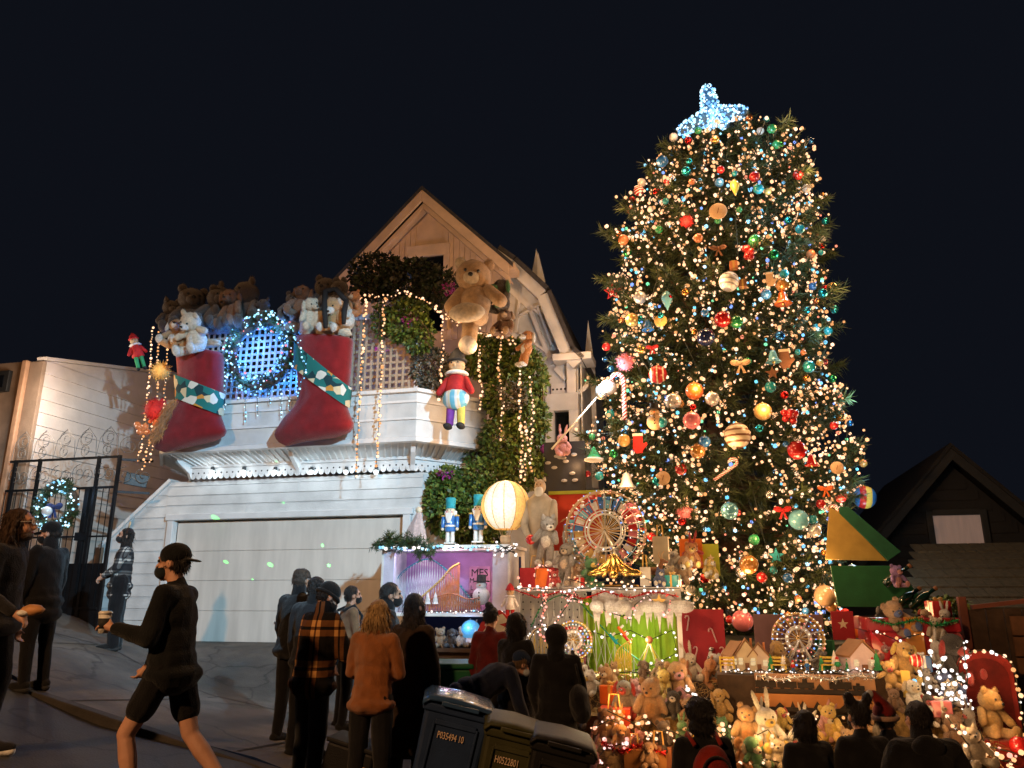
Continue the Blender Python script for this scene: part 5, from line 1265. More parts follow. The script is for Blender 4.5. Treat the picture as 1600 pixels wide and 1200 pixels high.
# stepped timber terrace carrying everything right of the case
ter = street_thing('display_terrace', 'stepped timber terrace holding the toys below the great tree', 'display stand', 0, 0, 0)
def step_box(pxa, pxb, py, v0, v1, m=DKWOOD, nm='step'):
    a, b = hp(pxa, py, v0), hp(pxb, py, v0); lo = min(gz(*hw(a.x, v0, 0)[:2]), gz(*hw(b.x, v0, 0)[:2]))-.3
    MB().bx(a.x, b.x, v0, v1, lo, a.z).build(nm, m, ter); return a.x, b.x, a.z
step_box(798, 1066, 1064, -1.55, -.58); step_box(1066, 1120, 1066, -1.5, -.581)
step_box(915, 1130, 1118, -2.3, -1.56, STRAW, 'straw_step'); step_box(905, 1160, 1172, -2.75, -2.31, STRAW, 'straw_step')
step_box(1120, 1385, 1054, -2.2, -.582); step_box(1130, 1345, 1180, -2.85, -2.22, STRAW, 'straw_step')
step_box(1386, 1520, 1050, -1.9, -.583); step_box(1386, 1515, 1110, -2.4, -1.91, STRAW, 'straw_step'); step_box(1346, 1540, 1175, -2.9, -2.42, STRAW, 'straw_step')
# loose straw on the terraces
rg = np.random.default_rng(12); n = 5200
pxs = rg.uniform(830, 1560, n); pys = rg.uniform(1062, 1200, n); vv2 = -1.6-(pys-1062)/138*1.25
P = np.array([tuple(hp(a, b, c)) for a, b, c in zip(pxs, pys, vv2)]); D = rg.normal(size=(n, 3)); D[:, 2] = -abs(D[:, 2])*1.2; D[:, 1] *= .3; D /= np.linalg.norm(D, axis=1)[:, None]; S = np.cross(D, rg.normal(size=(n, 3))); S *= .004/np.linalg.norm(S, axis=1)[:, None]
so = obj('straw', npmesh('straw', np.stack([P-S, P+S, P+D*.16], 1).reshape(-1, 3), np.arange(n*3).reshape(-1, 3), STRAW), ter); so['kind'] = 'stuff'

# ---- lit glass display case
cv0, cv1 = -1.55, -.62
cl, crt = hp(596, 957, cv0), hp(793, 957, cv0); cz0, cz1 = cl.z, hp(690, 858, cv0).z; Wc = crt.x-cl.x; Hc = cz1-cz0
case = street_thing('display_case', 'glass fronted lit case with lilac back standing before the garage wall', 'display case', cl.x, cv0, cz0)
dc = cv1-cv0
def cb(nm, m, *a, **k): return MB().bx(*a).build(nm, m, case, **k)
cb('back_panel', PINKB, 0, Wc, dc-.03, dc, 0, Hc); cb('side_panel', WHITEB, -.03, -.001, 0, dc, 0, Hc); cb('side_panel', WHITEB, Wc+.001, Wc+.03, 0, dc, 0, Hc)
cb('bottom_board', WHITEB, -.05, Wc+.05, -.03, dc, -.05, -.002, bevel=.006); cb('top_board', WHITEB, -.06, Wc+.06, -.08, dc+.02, Hc+.002, Hc+.05, bevel=.006)
cb('corner_post', flat('pale_post', (.55, .52, .62)), 0.0, .16, .01, .06, .0, Hc); cb('corner_post', flat('pale_post', (.6,.5,.5)), Wc-.22, Wc, .01, .06, 0, Hc)
gm = bpy.data.materials.new('case_glass'); gm.use_nodes = True; N = gm.node_tree.nodes; N.clear()
oo = N.new('ShaderNodeOutputMaterial'); mx = N.new('ShaderNodeMixShader'); tr_ = N.new('ShaderNodeBsdfTransparent'); gl_ = N.new('ShaderNodeBsdfGlossy'); gl_.inputs['Roughness'].default_value = .03; mx.inputs[0].default_value = .06
for a, b in ((tr_.outputs[0], mx.inputs[1]), (gl_.outputs[0], mx.inputs[2]), (mx.outputs[0], oo.inputs[0])): gm.node_tree.links.new(a, b)
cb('glass_pane', gm, .161, Wc-.221, .02, .026, .0, Hc)
zl = hp(690, 1012, cv0).z-cz0; zg = gz(*hw(cl.x+.8, cv0, 0)[:2])-cz0-.4
cb('lower_back', BLUEB, 0, Wc, dc-.05, dc-.031, zl, -.06); cb('lower_shelf', DKWOOD, -.03, Wc+.03, -.1, dc, zl-.05, zl); cb('base_cabinet', DKWOOD, -.02, Wc+.02, .05, dc, zg, zl-.052)
for x, c, e in ((.35, (.55, .55, 1), 7), (1.0, (1, .6, .9), 9), (1.6, (1, .7, .6), 6)): lamp('case_lamp', 'POINT', (x, .18, Hc-.10), e, c, .06, parent=case)
lamp('case_lamp', 'POINT', (1.3, -.1, -.16), 2.2, (.3, .5, 1), .05, parent=case)
def track(label, pts, col, v0, dv=0, gauge=.035, name='model_roller_coaster', legs=True, z_floor=None, col2=None, every=1):
    P = [Vector(p) for p in pts]; base = P[0].copy(); base.z = z_floor if z_floor is not None else min(p.z for p in P)
    t = street_thing(name, label, 'model', *base); Q = [p-base for p in P]
    for s_ in (-1, 1): MB().tube([q+Vector((0, s_*gauge, 0)) for q in Q], .007, 5).build('rail', om(col), t, True)
    tm = MB()
    for q in Q: tm.box(q, (.012, gauge*2, .012))
    tm.build('ties', om(col2 or 'white'), t)['kind'] = 'stuff'
    if legs:
        for q in Q[::every]:
            if q.z > .03: MB().tube([(q.x, 0, 0), q], .005, 4).build('support', om(col2 or 'white'), t)
        lm = MB()
        for a, b in zip(Q[:-1:every], Q[every::every]):
            if a.z > .05 and b.z > .05: lm.tube([(a.x, .0, a.z*.2), (b.x, 0, b.z*.85)], .004, 3); lm.tube([(a.x, .0, a.z*.85), (b.x, 0, b.z*.2)], .004, 3)
        if lm.v: lm.build('bracing', om(col2 or 'white'), t)['kind'] = 'stuff'
    return t
fl = cz0+.0
cpts = lambda lst, v: [hp(x, y, v) for x, y in lst]
def smooth_path(lst, v, n=6):
    out = []
    for i in range(len(lst)-1):
        p0, p1, p2, p3 = [lst[min(max(k_, 0), len(lst)-1)] for k_ in (i-1, i, i+1, i+2)]
        for j in range(n):
            t = j/n; out.append(tuple(.5*(2*p1[c]+(p2[c]-p0[c])*t+(2*p0[c]-5*p1[c]+4*p2[c]-p3[c])*t*t+(3*p1[c]-p0[c]-3*p2[c]+p3[c])*t**3) for c in (0, 1)))
    out.append(lst[-1]); return cpts(out, v)
track('model roller coaster with a blue hill in the lilac case', smooth_path([(612, 935), (625, 900), (650, 880), (672, 874), (695, 888), (715, 910), (735, 935), (745, 945)], -.95), 'teal', -.95, z_floor=fl, col2='silver')
track('yellow model lift hill crossing the blue one in the case', smooth_path([(650, 940), (668, 925), (690, 905), (705, 888), (718, 880)], -1.2), 'yellow', -1.2, z_floor=fl, col2='copper')
track('low orange model track with many posts along the case floor', smooth_path([(670, 938), (690, 930), (710, 928), (730, 936), (750, 934)], -1.35), 'copper', -1.35, z_floor=fl, col2='copper')
sn = hp(752, 947, -1.3); ornament('snowman', 752, 920, 17, 'white', 'white snowman figure inside the lit case', q=hp(752, 926, -1.25), group=None, cat='figurine')
t, W_, H_ = panel('lettered_sign', 'pink sign with dark painted letters inside the case', 'sign', 733, 885, 766, 940, cv1-.045, .008, flat('pink_sign', (.62, .30, .45)))
for s_, sz, x, z_ in (('MES', .16, 0, H_-.10), ('M', .10, -.12, H_-.21), ('L', .10, -.12, H_-.32), ('E', .10, -.12, H_-.43)):
    o = obj('lettering', text_mesh(s_, sz, om('black', 'matte')), t); o.location = (x, -.006, z_); o.rotation_euler = (PI/2, 0, 0)
g = random.Random(9)
for i, px in enumerate((640, 655, 668, 680)):
    q = hp(px, 946, -1.4); t = street_thing('model_tree', 'tiny snowy model tree in the case, group by the lift hill', 'model tree', *q, group='tiny snowy trees in the lit case')
    MB().lathe([(.05, .02), (.03, .07), (.04, .07), (.02, .12), (.028, .12), (0, .19)], 8).build('crown', om('white', 'matte'), t); MB().tube([(0,0,0), (0,0,.03)], .008, 5).build('trunk', BARK, t)
# string of cool lights and garland on the case top
light_string('string of cool white lights along the case\'s top edge', [wp(x, 856+1.5*math.sin(x*.2), cv0-.12) for x in range(594, 798, 6)], .026, COOL+WHITE, step=.055, jit=.02)
light_string('row of small white lights along the case floor', [wp(x, 956, cv0-.06) for x in range(650, 796, 8)], .016, WHITE+COOL, step=.05, jit=.015)
lamp('case_string_glow', 'POINT', wp(690, 845, cv0-.3), 5, (.6, .8, 1), .1)
def garland(label, pts, v, r=.10, n=60, seed=1):
    P = [wp(x, y, v) for x, y in pts]; base = P[0]; t = thing('pine_garland', label, 'garland', base); gg = random.Random(seed); tp = []
    for _ in range(n):
        i = gg.randrange(len(P)-1); q = P[i].lerp(P[i+1], gg.random())-base; d = Vector((gg.gauss(0, 1), gg.gauss(0, 1), gg.gauss(0, 1))).normalized(); tp.append((q+d*r*gg.uniform(.3, 1), d, gg.uniform(.6, 1)))
    v_, f_, c_ = needle_tufts(tp, 30, .10, .013, pine_col, np.random.default_rng(seed)); obj('needles', npmesh('needles', v_, f_, NEED, False, c_), t)['kind'] = 'stuff'
    MB().tube([p-base for p in P], .012, 5).build('wire', BARK, t); return t
garland('dark pine garland drooping off the corner of the lit case', [(584, 852), (605, 842), (625, 848), (645, 850), (665, 862), (680, 858)], cv0-.1, .14, 130, 3)
# pale pink cloth cone
q = hp(645, 853, -1.2); t = street_thing('cloth_cone', 'pale pink pleated cloth cone beside the garland on the case', 'decoration', *q)
m = MB(); H_ = 52*mir(645, 830, q); vs_, fs = [], []
for i in range(8):
    for j in range(28):
        a = 2*PI*j/28; r = (.22-.19*i/7)*(1+.10*math.sin(a*7)); vs_.append((r*math.cos(a)+.08*i/7, r*math.sin(a)*.7, H_*i/7))
for i in range(7):
    for j in range(28): fs.append((i*28+j, i*28+(j+1) % 28, (i+1)*28+(j+1) % 28, (i+1)*28+j))
m.add(vs_, fs).build('skirt', pm((.62, .48, .46)), t, True); put('head', BALLM, t, om('cream', 'matte'), (.08, 0, H_+.03), sc_=.05)
# nutcrackers
def nutcracker(label, px, py, hpx, v):
    q = hp(px, py, v); H = hpx*mir(px, py-hpx/2, q); t = thing('nutcracker', label, 'nutcracker', hw(*q), -TH, 'blue nutcrackers before the shrub', scale=H)
    B_, W2, F_ = om('blue'), om('white'), om('cream')
    MB().bx(-.11, .11, -.09, .09, 0, .03).build('stand', W2, t)
    for s_ in (-1, 1):
        MB().lathe([(.045, .03), (.05, .08), (.042, .24), (.05, .26)], 10, (s_*.055, 0, 0)).build('leg', W2, t, True)
        a = MB().capsule((s_*.155, 0, .56), (s_*.165, -.02, .36), .045, .038, 8).build('arm', B_, t, True); put('epaulette', BALLM, a, om('gold'), (s_*.155, 0, .60), sc_=(.06, .05, .025)); put('hand', BALLM, a, F_, (s_*.165, -.03, .315), sc_=.036)
    MB().lathe([(.11, .26), (.12, .30), (.105, .42), (.12, .56), (.08, .60)], 14).build('coat', B_, t, True)
    MB().lathe([(.122, .36), (.124, .37), (.122, .40)], 14).build('belt', W2, t, True)
    MB().lathe([(.08, .60), (.10, .63), (.10, .74), (.08, .76)], 14).build('head', F_, t, True)
    MB().prism([(-.08, .66), (.08, .66), (.07, .56), (.03, .44), (-.03, .44), (-.07, .56)], -.125, -.095).build('beard', W2, t, bevel=.01)
    for s_ in (-1, 1): put('cheek', BALLM, t, om('pink'), (s_*.055, -.088, .675), sc_=(.02, .012, .018)); put('eye', PL['eye'], t, om('black'), (s_*.035, -.095, .715), sc_=.5)
    for s_ in (-1, 1): MB().lathe([(.0, .58), (.045, .60), (.05, .70), (.0, .72)], 8, (s_*.095, .02, 0)).build('hair', W2, t, True)
    MB().lathe([(.11, .755), (.115, .77), (.10, .79), (.115, .96), (.10, .99), (0, 1.0)], 14).build('hat', om('teal', 'matte'), t, True)
nutcracker('blue coated nutcracker nearer the pink cloth cone', 703, 850, 72, -.95); nutcracker('blue coated nutcracker nearer the glowing balloon', 747, 848, 75, -.95)
# glowing hot air balloon
q = hp(790, 850, -1.2); k = mir(790, 800, q); t = street_thing('balloon_lantern', 'glowing hot air balloon lantern of pale mesh', 'lantern', *q)
r = 37*k; zc = 58*k
def glow_mat(name, c, s_): 
    m = mat(name, c, .6, var=.3, vs_=30, bump=0, emit=c, es=s_); return m
bm = MB()
for i in range(12):
    bm.cur = 1 if i in (3, 4, 5) else 0
    a0 = 2*PI*i/12-.35; nA, nZ = 3, 12; vs_, fs = [], []
    for zi in range(nZ+1):
        th = PI*.02+PI*.83*zi/nZ
        for ai in range(nA+1):
            a = a0+2*PI/12*ai/nA; bul = 1+.05*math.sin(PI*ai/nA); rr_ = r*math.sin(th)*bul; vs_.append((rr_*math.cos(a+PI*.5*0), rr_*math.sin(a), zc+r*math.cos(th)*1.08))
    for zi in range(nZ):
        for ai in range(nA): p = zi*(nA+1)+ai; fs.append((p, p+nA+1, p+nA+2, p+1))
    g1 = MB().add(vs_, fs); white = i in (8, 9, 10)
    g1.build('gore', glow_mat('balloon_white_glow' if white else 'balloon_gold_glow', (.85, .78, .60) if white else (.85, .50, .14), .42 if white else .42), t, True)
for i in range(12):
    a = 2*PI*i/12-.35; MB().tube([(r*1.01*math.sin(th)*math.cos(a), r*1.01*math.sin(th)*math.sin(a), zc+r*math.cos(th)*1.08) for th in np.linspace(.1, 2.65, 10)], .006, 4).build('rib', om('gold'), t)
MB().lathe([(.06, .0), (.08, .03), (.085, .10), (.07, .12)], 12, (0, 0, 0)).build('basket', om('tan', 'matte'), t)
for i in range(4): a = PI/4+i*PI/2; MB().tube([(.07*math.cos(a), .07*math.sin(a), .11), (.12*math.cos(a), .12*math.sin(a), zc-r*.93)], .004, 4).build('rope', om('tan'), t)
lamp('balloon_glow', 'POINT', (0, -r*1.6, zc), 2.6, (1, .72, .38), .2, parent=t); 
light_string('tangle of white lights round the balloon\'s basket', [wp(790+18*math.sin(i*1.7), 858+8*math.cos(i*2.3), -1.75) for i in range(14)], .022, WHITE, jit=.04)
# statue in a cat costume on an orange gift bag
q = hp(845, 893, -1.25); k = mir(845, 820, q); H = 146*k
t = street_thing('costumed_statue', 'pale bearded statue in an eared robe holding a toy cat', 'statue', *q); t.scale = (H,)*3
SM = mat('statue_beige', (.46, .40, .31), .85, var=.2, vs_=10, bump=.4, bs=60)
m = MB(); vs_, fs = [], []; prof_s = [(.10, 0), (.115, .02), (.105, .15), (.11, .3), (.115, .45), (.12, .55), (.135, .68), (.125, .75), (.055, .82)]; ng = 40
for i, (r_, z_) in enumerate(prof_s):
    for j in range(ng): a = 2*PI*j/ng; rr_ = r_*(1+.05*math.sin(a*9+z_*4)*(1-z_)); vs_.append((rr_*math.cos(a)*1.1, rr_*math.sin(a)*.8, z_))
for i in range(len(prof_s)-1):
    for j in range(ng): fs.append((i*ng+j, i*ng+(j+1) % ng, (i+1)*ng+(j+1) % ng, (i+1)*ng+j))
m.add(vs_, fs).build('robe', SM, t, True)
h = MB().ell((0, .01, .895), (.064, .066, .082), None, 14, 10).build('hood', SM, t, True)
for s_ in (-1, 1): put('ear', PL['ear_cat'], h, SM, (s_*.045, .01, .965), (0, s_*.3, 0), .30)
MB().ell((0, -.040, .895), (.048, .038, .058), None, 12, 8).build('face', om('tan', 'matte'), h, True); put('nose', BALLM, h, om('tan', 'matte'), (0, -.08, .89), sc_=.012); [put('eye', PL['eye'], h, om('black'), (s_*.02, -.074, .912), sc_=.28) for s_ in (-1, 1)]; MB().ell((0, -.06, .835), (.05, .036, .062), None, 12, 8, .1).build('beard', om('white', 'matte'), h, True)
MB().capsule((-.14, 0, .71), (-.165, -.05, .48), .048, .044, 8).build('arm', SM, t, True); MB().capsule((.14, 0, .71), (.16, -.06, .50), .048, .044, 8).build('arm', SM, t, True); MB().capsule((.16, -.06, .50), (.05, -.14, .40), .042, .034, 8).build('forearm', SM, t, True); MB().capsule((-.165, -.05, .48), (-.11, -.13, .36), .042, .034, 8).build('forearm', SM, t, True)
ornament('ball', 829, 843, 8, 'red', 'red bauble held in the statue\'s hand', q=hp(829, 843, -1.55), group=None)
plush_px('cat', 'grey toy cat held against the statue\'s robe', 850, 886, 58, 'grey', -1.48, col2='white', pose='hang')
def giftbag(label, px0, py0, px1, py1, v, col, col2, name='gift_bag', depth=.35):
    t, W, H = panel(name, label, 'gift', px0, py0, px1, py1, v, depth, col)
    MB().prism([(-W*.1, .01), (W*.5, .01), (W*.7, H-.01), (-.1*W, H-.01)], -.004, -.001).build('front_print', col2, t); 
    MB().tube([(-W*.4, .03, H), (-W*.3, .03, H+.16), (W*.3, .03, H+.16), (W*.4, .03, H)], .01, 5).build('handle', om('gold'), t)
    return t, W, H
giftbag('orange and red gift bag under the statue', 812, 887, 866, 918, -1.55, REDB, ORB)
light_string('pink red lights wound round the orange gift bag', [wp(x, y, -1.66) for x, y in ((812, 905), (812, 918), (830, 922), (850, 918), (852, 940), (850, 960), (848, 945), (862, 910), (858, 890), (848, 882), (838, 886), (836, 905))], .018, [(1.4, .35, .22), (1.3, .5, .35), (1.5, .8, .6)], step=.045, jit=.02)
lamp('bag_glow', 'POINT', wp(850, 900, -1.9), 3, (1, .45, .25), .08)
# red patterned backdrop behind statue and wheel
t, W_, H_ = panel('red_backdrop', 'red painted backdrop with pale flames behind the big ferris wheel', 'backdrop', 858, 772, 940, 860, -.75, .03, flat('red_orange_board', (.50, .04, .015)))
MB().bx(-W_, W_, -.02, .05, H_, H_+.05).build('top_strip', flat('lime_strip', (.36, .40, .04)), t)
g = random.Random(3)
for i in range(9):
    x, z_ = g.uniform(-W_*.9, W_*.9), g.uniform(.05, H_*.9); MB().prism([(x-.05, z_-.02), (x, z_), (x+.07, z_+.05), (x, z_+.03)], -.008, -.002).build('painted_flame', flat('pale_flame', (.7, .4, .25)), t)
# ------------------------------------------------------------------ ferris wheels
def ferris(label, px, py, rpx, v, rim, cols, base_py, spokes=24, gond=16, legs=True, name='model_ferris_wheel'):
    q = hp(px, py, v); r = rpx*mir(px, py, q); zb2 = hp(px, base_py, v).z-q.z
    t = street_thing(name, label, 'model', q.x, q.y, q.z+zb2); c = -zb2
    circ = lambda rr_, y, n=40: [(rr_*math.cos(a), y, c+rr_*math.sin(a)) for a in np.linspace(0, 2*PI, n, endpoint=False)]
    for y in (-.06, .06): MB().tube(circ(r, y), .012, 6, closed=True).build('rim', om(rim), t, True)
    MB().tube(circ(r*.84, 0), .009, 5, closed=True).build('ring', om('sky'), t, True); MB().tube(circ(r*.50, -.07), .011, 6, closed=True).build('ring', om('white'), t, True); MB().tube(circ(r*.42, -.07), .018, 6, closed=True).build('ring', om('white'), t, True)
    for i in range(spokes):
        a = 2*PI*i/spokes
        for y in (-.06, .06): MB().tube([(0, y*1.3, c), (r*math.cos(a), y, c+r*math.sin(a))], .0045, 4).build('spoke', om('white' if i % 2 else 'gold'), t)
    if gond > 20:
        for i in range(24):
            a0, a1 = 2*PI*i/24+.02, 2*PI*(i+1)/24-.02; col = ('red', 'pink', 'red', 'white', 'blue', 'sky', 'blue', 'white', 'blue', 'sky', 'white', 'blue', 'gold', 'tan', 'copper', 'gold', 'tan', 'gold', 'copper', 'tan', 'pink', 'white', 'red', 'pink')[i]
            MB().prism([(r*k_*math.cos(a), c+r*k_*math.sin(a)) for k_, a in ((.58, a0), (.80, a0), (.80, a1), (.58, a1))], .02, .03).build('colour_panel', om(col), t)
    put('hub', BALLM, t, om('gold', 'metal'), (0, 0, c), sc_=(.05, .09, .05))
    for i in range(gond):
        a = 2*PI*(i+.5)/gond; col = cols[i*len(cols)//gond]
        gq = MB().lathe([(.0, -.05), (.035, -.045), (.04, -.01), (.04, .0)], 8).build('gondola', om(col), t, loc=(r*.92*math.cos(a), 0, c+r*.92*math.sin(a)-.03)); MB().lathe([(.045, .035), (0, .06)], 8).build('roof', om(cols[(i+3) % len(cols)]), gq)
    if legs:
        for y in (-.12, .12):
            for s_ in (-1, 1):
                MB().beam((0, y, c), (s_*r*.62, y*1.3, 0), .022, .022).build('leg', om('white'), t)
            lm = MB()
            for s_ in (-1, 1):
                for k_ in range(6): z0_, z1_ = c*k_/6, c*(k_+1)/6; lm.tube([(s_*r*.62*(1-k_/6), y*1.25, z0_), (s_*r*.5*(1-(k_+1)/6), y*1.25, z1_)], .005, 4); lm.tube([(s_*r*.5*(1-k_/6), y*1.25, z0_), (s_*r*.62*(1-(k_+1)/6), y*1.25, z1_)], .005, 4)
            lm.build('bracing', om('white'), t)['kind'] = 'stuff'
    MB().bx(-r*.75, r*.75, -.2, .2, -.02, .0).build('base', om('gold', 'matte'), t)
    bp2 = [(r*1.02*math.cos(a), -.075, c+r*1.02*math.sin(a)) for a in np.linspace(0, 2*PI, 36, endpoint=False)]
    bp2 += [(r*k_*math.cos(a), -.085, c+r*k_*math.sin(a)) for k_ in (.84, .66, .46) for a in np.linspace(0, 2*PI, int(34*k_), endpoint=False)]
    obj('bulbs', bulbs_mesh(bp2, .012, [rnd.choice([(1.2, .9, .6), (.9, .6, .3), (1.4, .35, .25), (.25, .55, 1.4), (1.3, 1.2, 1.1)]) for _ in bp2]), t)['kind'] = 'stuff'
    return t
ferris('big model ferris wheel with blue and red gondolas on the shelf', 946, 830, 62, -1.15, 'tan', ['red', 'pink', 'blue', 'blue', 'white', 'sky', 'sky', 'gold', 'copper', 'gold', 'pink', 'white'], 914, 28, 24)
ferris('gold model ferris wheel behind the toy village', 1247, 998, 38, -1.35, 'gold', ['gold', 'amber', 'cream'], 1046, 18, 12)
# shelf under the wheel and things on it
q0, q1 = hp(800, 918, -1.6), hp(1064, 918, -1.6); sh = street_thing('display_shelf', 'long shelf under the big ferris wheel above the snowy fringe', 'shelf', q0.x, -1.6, q0.z)
MB().bx(0, q1.x-q0.x, 0, 1.0, -.05, 0).build('board', WHITEB, sh, bevel=.006)
for x in (.05, q1.x-q0.x-.05): MB().bx(x-.03, x+.03, .1, .16, hp(900, 1064, -1.55).z-q0.z, -.052).build('post', WHITEB, sh)
t = street_thing('gold_ribbon_bow', 'large shiny gold ribbon bow at the foot of the ferris wheel', 'bow', *hp(960, 905, -1.68))
for a in range(7):
    an = R(-80+a*27); MB().ell((math.sin(an)*.20, 0, .08+math.cos(an)*.10), (.17, .06, .05), rotm(0, PI/2-an+PI, 0), 12, 7, .2, a).build('loop', om('gold', 'metal'), t, True)
put('knot', BALLM, t, om('gold', 'metal'), (0, -.05, .06), sc_=.06)
for a in (('dog', 'tan stuffed dog under the wheel\'s outer rim', 905, 918, 40, 'tan', -1.5, dict(rz=.2, col2='cream')), ('bear', 'dark brown bear on the shelf beside the gift bag', 885, 896, 36, 'brown', -1.0, dict(rz=.3)), ('bear', 'small white bear lying at the shelf\'s end near the bag', 872, 918, 24, 'white', -1.55, {}),
          ('rabbit', 'tall grey rabbit standing on the shelf in front of the bear', 882, 917, 50, 'grey', -1.5, dict(pose='hang', col2='cream')), ('bear', 'cream bear at the shelf end under the boughs', 1045, 916, 34, 'cream', -1.4, dict(rz=-.3)), ('bear', 'black and white bear head above the white box', 1056, 890, 30, 'white', -1.0, dict(col2='grey'))):
    plush_px(*a[:5], a[5], a[6], **a[7])
giftbag('blank white box lid leaning on the shelf beside the reindeer', 1000, 886, 1016, 916, -1.6, WHITEB, WHITEB, 'white_box', .15); giftbag('pale square gift box behind the reindeer', 1020, 838, 1044, 880, -1.0, flat('pale_box', (.5, .46, .36)), flat('pale_box2', (.48, .44, .34)), 'gift_box', .3)
def reindeer(label, px, py, hpx, v):
    q = hp(px, py, v); H = hpx*mir(px, py, q); t = thing('reindeer_figure', label, 'figurine', hw(*q), -TH+.6, scale=H); M_ = om('brown', 'matte')
    m = MB(); m.capsule((-.22, 0, .45), (.2, 0, .48), .12, .11); m.capsule((.2, 0, .5), (.32, 0, .74), .08, .06); m.capsule((.32, 0, .78), (.46, 0, .74), .065, .04)
    for x, y in ((-.24, .06), (-.24, -.06), (.2, .06), (.2, -.06)): m.capsule((x, y, .42), (x, y, .03), .05, .025, 6)
    m.build('body', M_, t, True)
    for s_ in (-1, 1): MB().tube([(.3, s_*.03, .82), (.26, s_*.1, .95), (.32, s_*.14, 1.05)], .015, 4).build('antler', om('tan'), t)
    put('nose', BALLM, t, om('red'), (.5, 0, .74), sc_=.025)
reindeer('brown reindeer figure standing on the shelf beneath the boughs', 1022, 917, 52, -1.35)
# ---- lower stage: snowy fringe, green curtain, white board, coaster
t, W_, H_ = panel('white_backboard', 'white perforated backboard behind the yellow coaster', 'backdrop', 802, 922, 918, 1062, -.80, .02, WHITEB)
hm = MB()
for i in range(9):
    for j in range(11): c = Vector((-W_+.15+i*W_*.21, -.003, .12+j*H_*.085)); hm.add([c+Vector((.012*math.cos(a), 0, .012*math.sin(a))) for a in np.linspace(0, 2*PI, 6, endpoint=False)], [tuple(range(6))])
hm.build('holes', om('black', 'matte'), t)['kind'] = 'stuff'
# green curtain with folds
a, b = hp(914, 1062, -.85), hp(1062, 1062, -.85); zt_ = hp(990, 935, -.85).z
t = street_thing('green_curtain', 'bright green pleated curtain behind the lower coaster', 'curtain', a.x, -.85, a.z); Wc_ = b.x-a.x; m = MB(); vs_, fs = [], []; ncol = 120
for i in range(ncol+1):
    x = Wc_*i/ncol; y = .016*math.sin(i*.75+math.sin(i*.2)*2)+.010*math.sin(i*.31)
    vs_ += [(x, y, 0), (x, y*.8, zt_-a.z)]
for i in range(ncol): fs.append((2*i, 2*i+2, 2*i+3, 2*i+1))
m.add(vs_, fs).build('cloth', GREENB, t, True)
# snow fringe
a, b = hp(925, 928, -1.58), hp(1064, 928, -1.58); t = street_thing('snow_fringe', 'white cotton snow fringe hanging in icicles under the shelf', 'decoration', a.x, -1.58, a.z); W2 = b.x-a.x; g = random.Random(5)
top = [(W2*i/44, .05) for i in range(45)]; bot = [(W2*i/44, -.12-.26*abs(math.sin(i*.62))*(.5+.5*g.random())-.12*(i % 2)) for i in range(45)]
MB().prism(top+bot[::-1], -.03, .0).build('fringe', pm((.72, .70, .68)), t)
for i in range(10): put('puff', PL['torso'], t, pm((.72, .70, .68)), (W2*(i+.5)/10, -.05, -.16), (PI/2, 0, g.uniform(0, 3)), .42)
doll('little santa doll pinned on the snow fringe', 972, 962, 34, -1.72, 'red', 'white', 'red', name='santa_doll'); 
ornament('star', 1040, 935, 12, 'gold', 'gold star at the snow fringe\'s end', q=hp(1030, 940, -1.75), group=None)
zf = hp(900, 1062, -1.4).z
track('tall dark looping model coaster before the perforated board', smooth_path([(830, 980), (845, 950), (865, 934), (885, 930), (905, 940), (930, 968), (960, 1000), (990, 1025), (1015, 1042)], -1.2), 'green', -1.2, z_floor=zf, col2='silver', every=3)
track('yellow model coaster track running low along the green curtain', smooth_path([(840, 1050), (870, 1042), (900, 1048), (940, 1050), (958, 1040), (966, 1015), (985, 1000)], -1.4), 'yellow', -1.4, z_floor=zf, col2='yellow')
track('long straight yellow model rail along the stage edge', smooth_path([(830, 1058), (880, 1054), (930, 1056), (985, 1054)], -1.52), 'gold', -1.52, z_floor=zf, col2='copper', every=1)
track('white model coaster hoop before the perforated board', smooth_path([(818, 1055), (822, 1010), (835, 985), (855, 978), (870, 990), (880, 1020), (884, 1050)], -1.3), 'cream', -1.3, z_floor=zf, col2='yellow', every=3)
ferris('spinning star ride with yellow arms on the lower stage', 897, 1000, 28, -1.25, 'yellow', ['red', 'white', 'yellow'], 1058, 16, 8, True, 'model_star_ride')
for i, (x, y, c) in enumerate(((957, 1000, 'teal'), (970, 988, 'orange'), (978, 1000, 'red'))):
    q = hp(x, y, -1.35); t = street_thing('coaster_car', '%s model coaster car on the descending track' % c, 'model', *q, group='model coaster cars'); t.rotation_euler = (0, R(50), -TH)
    MB().bx(-.08, .08, -.04, .04, 0, .04).build('car_body', om(c), t, bevel=.01); MB().bx(-.06, -.03, -.035, .035, .04, .09).build('seat_back', om('white'), t, bevel=.005); MB().bx(.03, .05, -.035, .035, .04, .07).build('nose', om(c), t, bevel=.005)
q = hp(1017, 1058, -1.3); t = street_thing('swing_ride', 'small model swing ride with yellow legs by the curtain', 'model', *q); H_ = 55*mir(1017, 1030, q)
for s_ in (-1, 1):
    for y in (-.08, .08): MB().tube([(0, 0, H_), (s_*.16, y, 0)], .008, 5).build('leg', om('yellow'), t)
put('top_ball', BALLM, t, om('copper'), (0, 0, H_), sc_=.05)
for i in range(6): a = i*PI/3; MB().tube([(0, 0, H_*.9), (.14*math.cos(a), .14*math.sin(a), H_*.45)], .004, 4).build('swing', om('cream'), t)
light_string('red and white lights twisting down over the lower stage', [wp(x, y, -1.68) for x, y in ((846, 930), (850, 960), (842, 985), (850, 1000), (900, 925), (890, 940), (880, 930), (985, 968), (992, 945), (1012, 930), (1042, 965), (1048, 940))], .018, [(1.4, .4, .3), (1.5, .9, .8)], step=.05, jit=.03)
